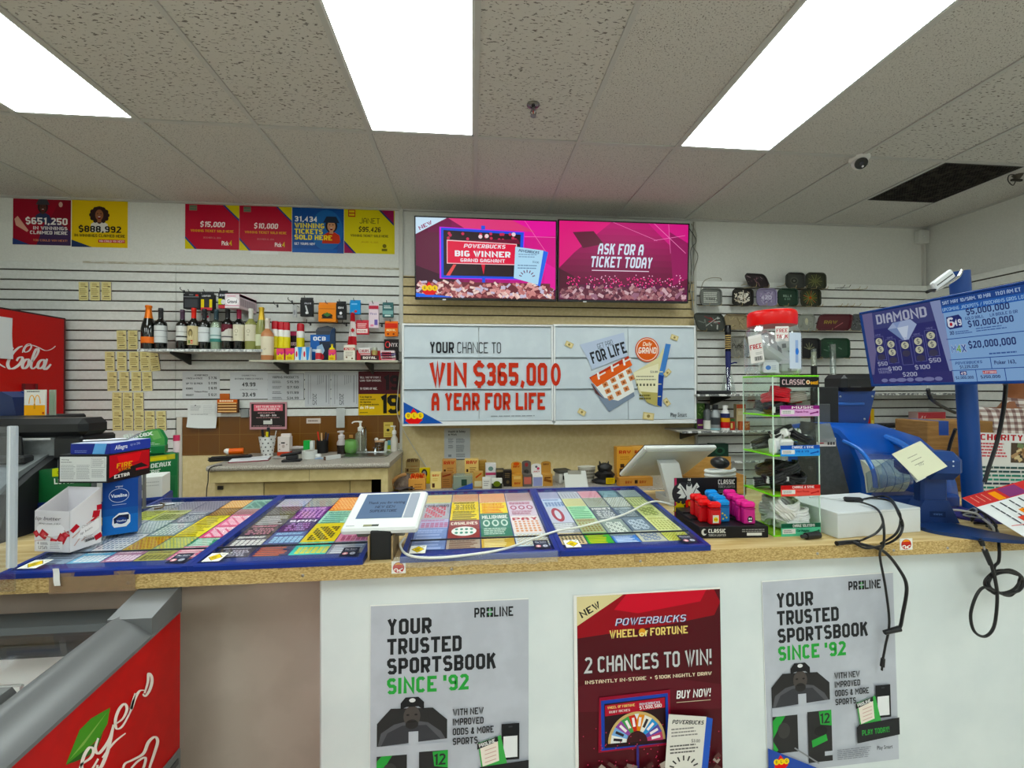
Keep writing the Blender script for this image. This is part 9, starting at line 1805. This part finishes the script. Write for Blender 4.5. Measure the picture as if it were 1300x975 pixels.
b=W(t);a0,a1=PX(27,487,XC),PX(46,495,XC);b.box(XC,XC+.003,a0.y,a1.y,a1.z-.05,a0.z,'#7a1820',.001);b.box(XC+.003,XC+.012,a0.y,a0.y+.015,a1.z-.05,a0.z,'#5a1218',.001);b.box(XC+.003,XC+.012,a1.y-.015,a1.y,a1.z-.05,a0.z,'#5a1218',.001);b.make('side_bracket',t)
p0,p1=PX(-12,400,XC),PX(14,456,XC);b=B();b.sheet(lambda u,v:(XC+.003+.012*math.sin(v*5+u)*(1-v)*.6+.004,p0.y+(p1.y-p0.y)*u,p1.z+(p0.z-p1.z)*v),6,8,m('#cfd1d3',.6),.0008);solo(b,'taped_paper','white sheet of paper taped to the side of the red fridge','paper')
# ================================================================ PRINTS AND FITTINGS BELONG TO THE PART THEY SIT ON
SUB={'carton_print':('header_card','carton_body'),'pack_print':('pack_body',),'hang_tab':('pack_body',),'tray_print':('tray_body','tray_base'),'label_picture':('wine_label',),'warning_sticker':('lower_cover',),'information_sticker':('lower_cover',),
 'header_print':('header_card',),'screen_picture':('screen_housing','screen_body'),'card_slot':('screen_housing',),'maker_mark':('screen_housing',),'side_panel':('screen_housing',),'indicator':('bezel',),'lid_handle':('glass_lid',),'front_print':('carton_shell','carton_body'),'side_print':('carton_shell','carton_body','box_body'),
 'box_print':('box_body','box_shell'),'card_print':('card_board','card_stack'),'sign_print':('sign_body',),'spot_print':('cup_body',),'cap_seam':('lighter_cap',),'lighter_print':('lighter_body',),'sprayer':('bottle_body',),'port':('plug_body',),'prongs':('plug_body',),'case_seam':('case_shell',),'case_mark':('case_shell',),
 'lens':('lens_window',),'sensor_lens':('sensor_box',),'edge_screw':('edge_strip',),'flap_edge':('door_surround',),'window_rim':('clear_window','paper_window'),'roll_rib':('paper_roll',),'white_sticker':('checker_body',),'scanner_window':('checker_body',),'head_screw':('scanner_head',),'small_plate':('stand_column',),
 'door_handle':('glass_door',),'side_bracket':('fridge_body',),'plate_print':('plate',),'holder_print':('holder_sleeve',),'paper_window':('printer_housing',),'silver_line':('black_hood',),'fascia_joint':('fascia',),'dark_end':('box_body',),'eye_irises':('eye_whites',),'collar':('shirt',),'slot_pattern':('basket_wall',),'hood_slot':('hood_shell',)}
for o in list(SC.objects):
 if o.parent is not None and o.parent.parent is None:
  for nm in SUB.get(o.name.split('.')[0],()):
   sib=[c for c in o.parent.children if c.name.split('.')[0] ==nm]
   if sib and len(sib[0].children_recursive) < 90 and not (o.children and sib[0].parent !=o.parent):o.parent=sib[0];break
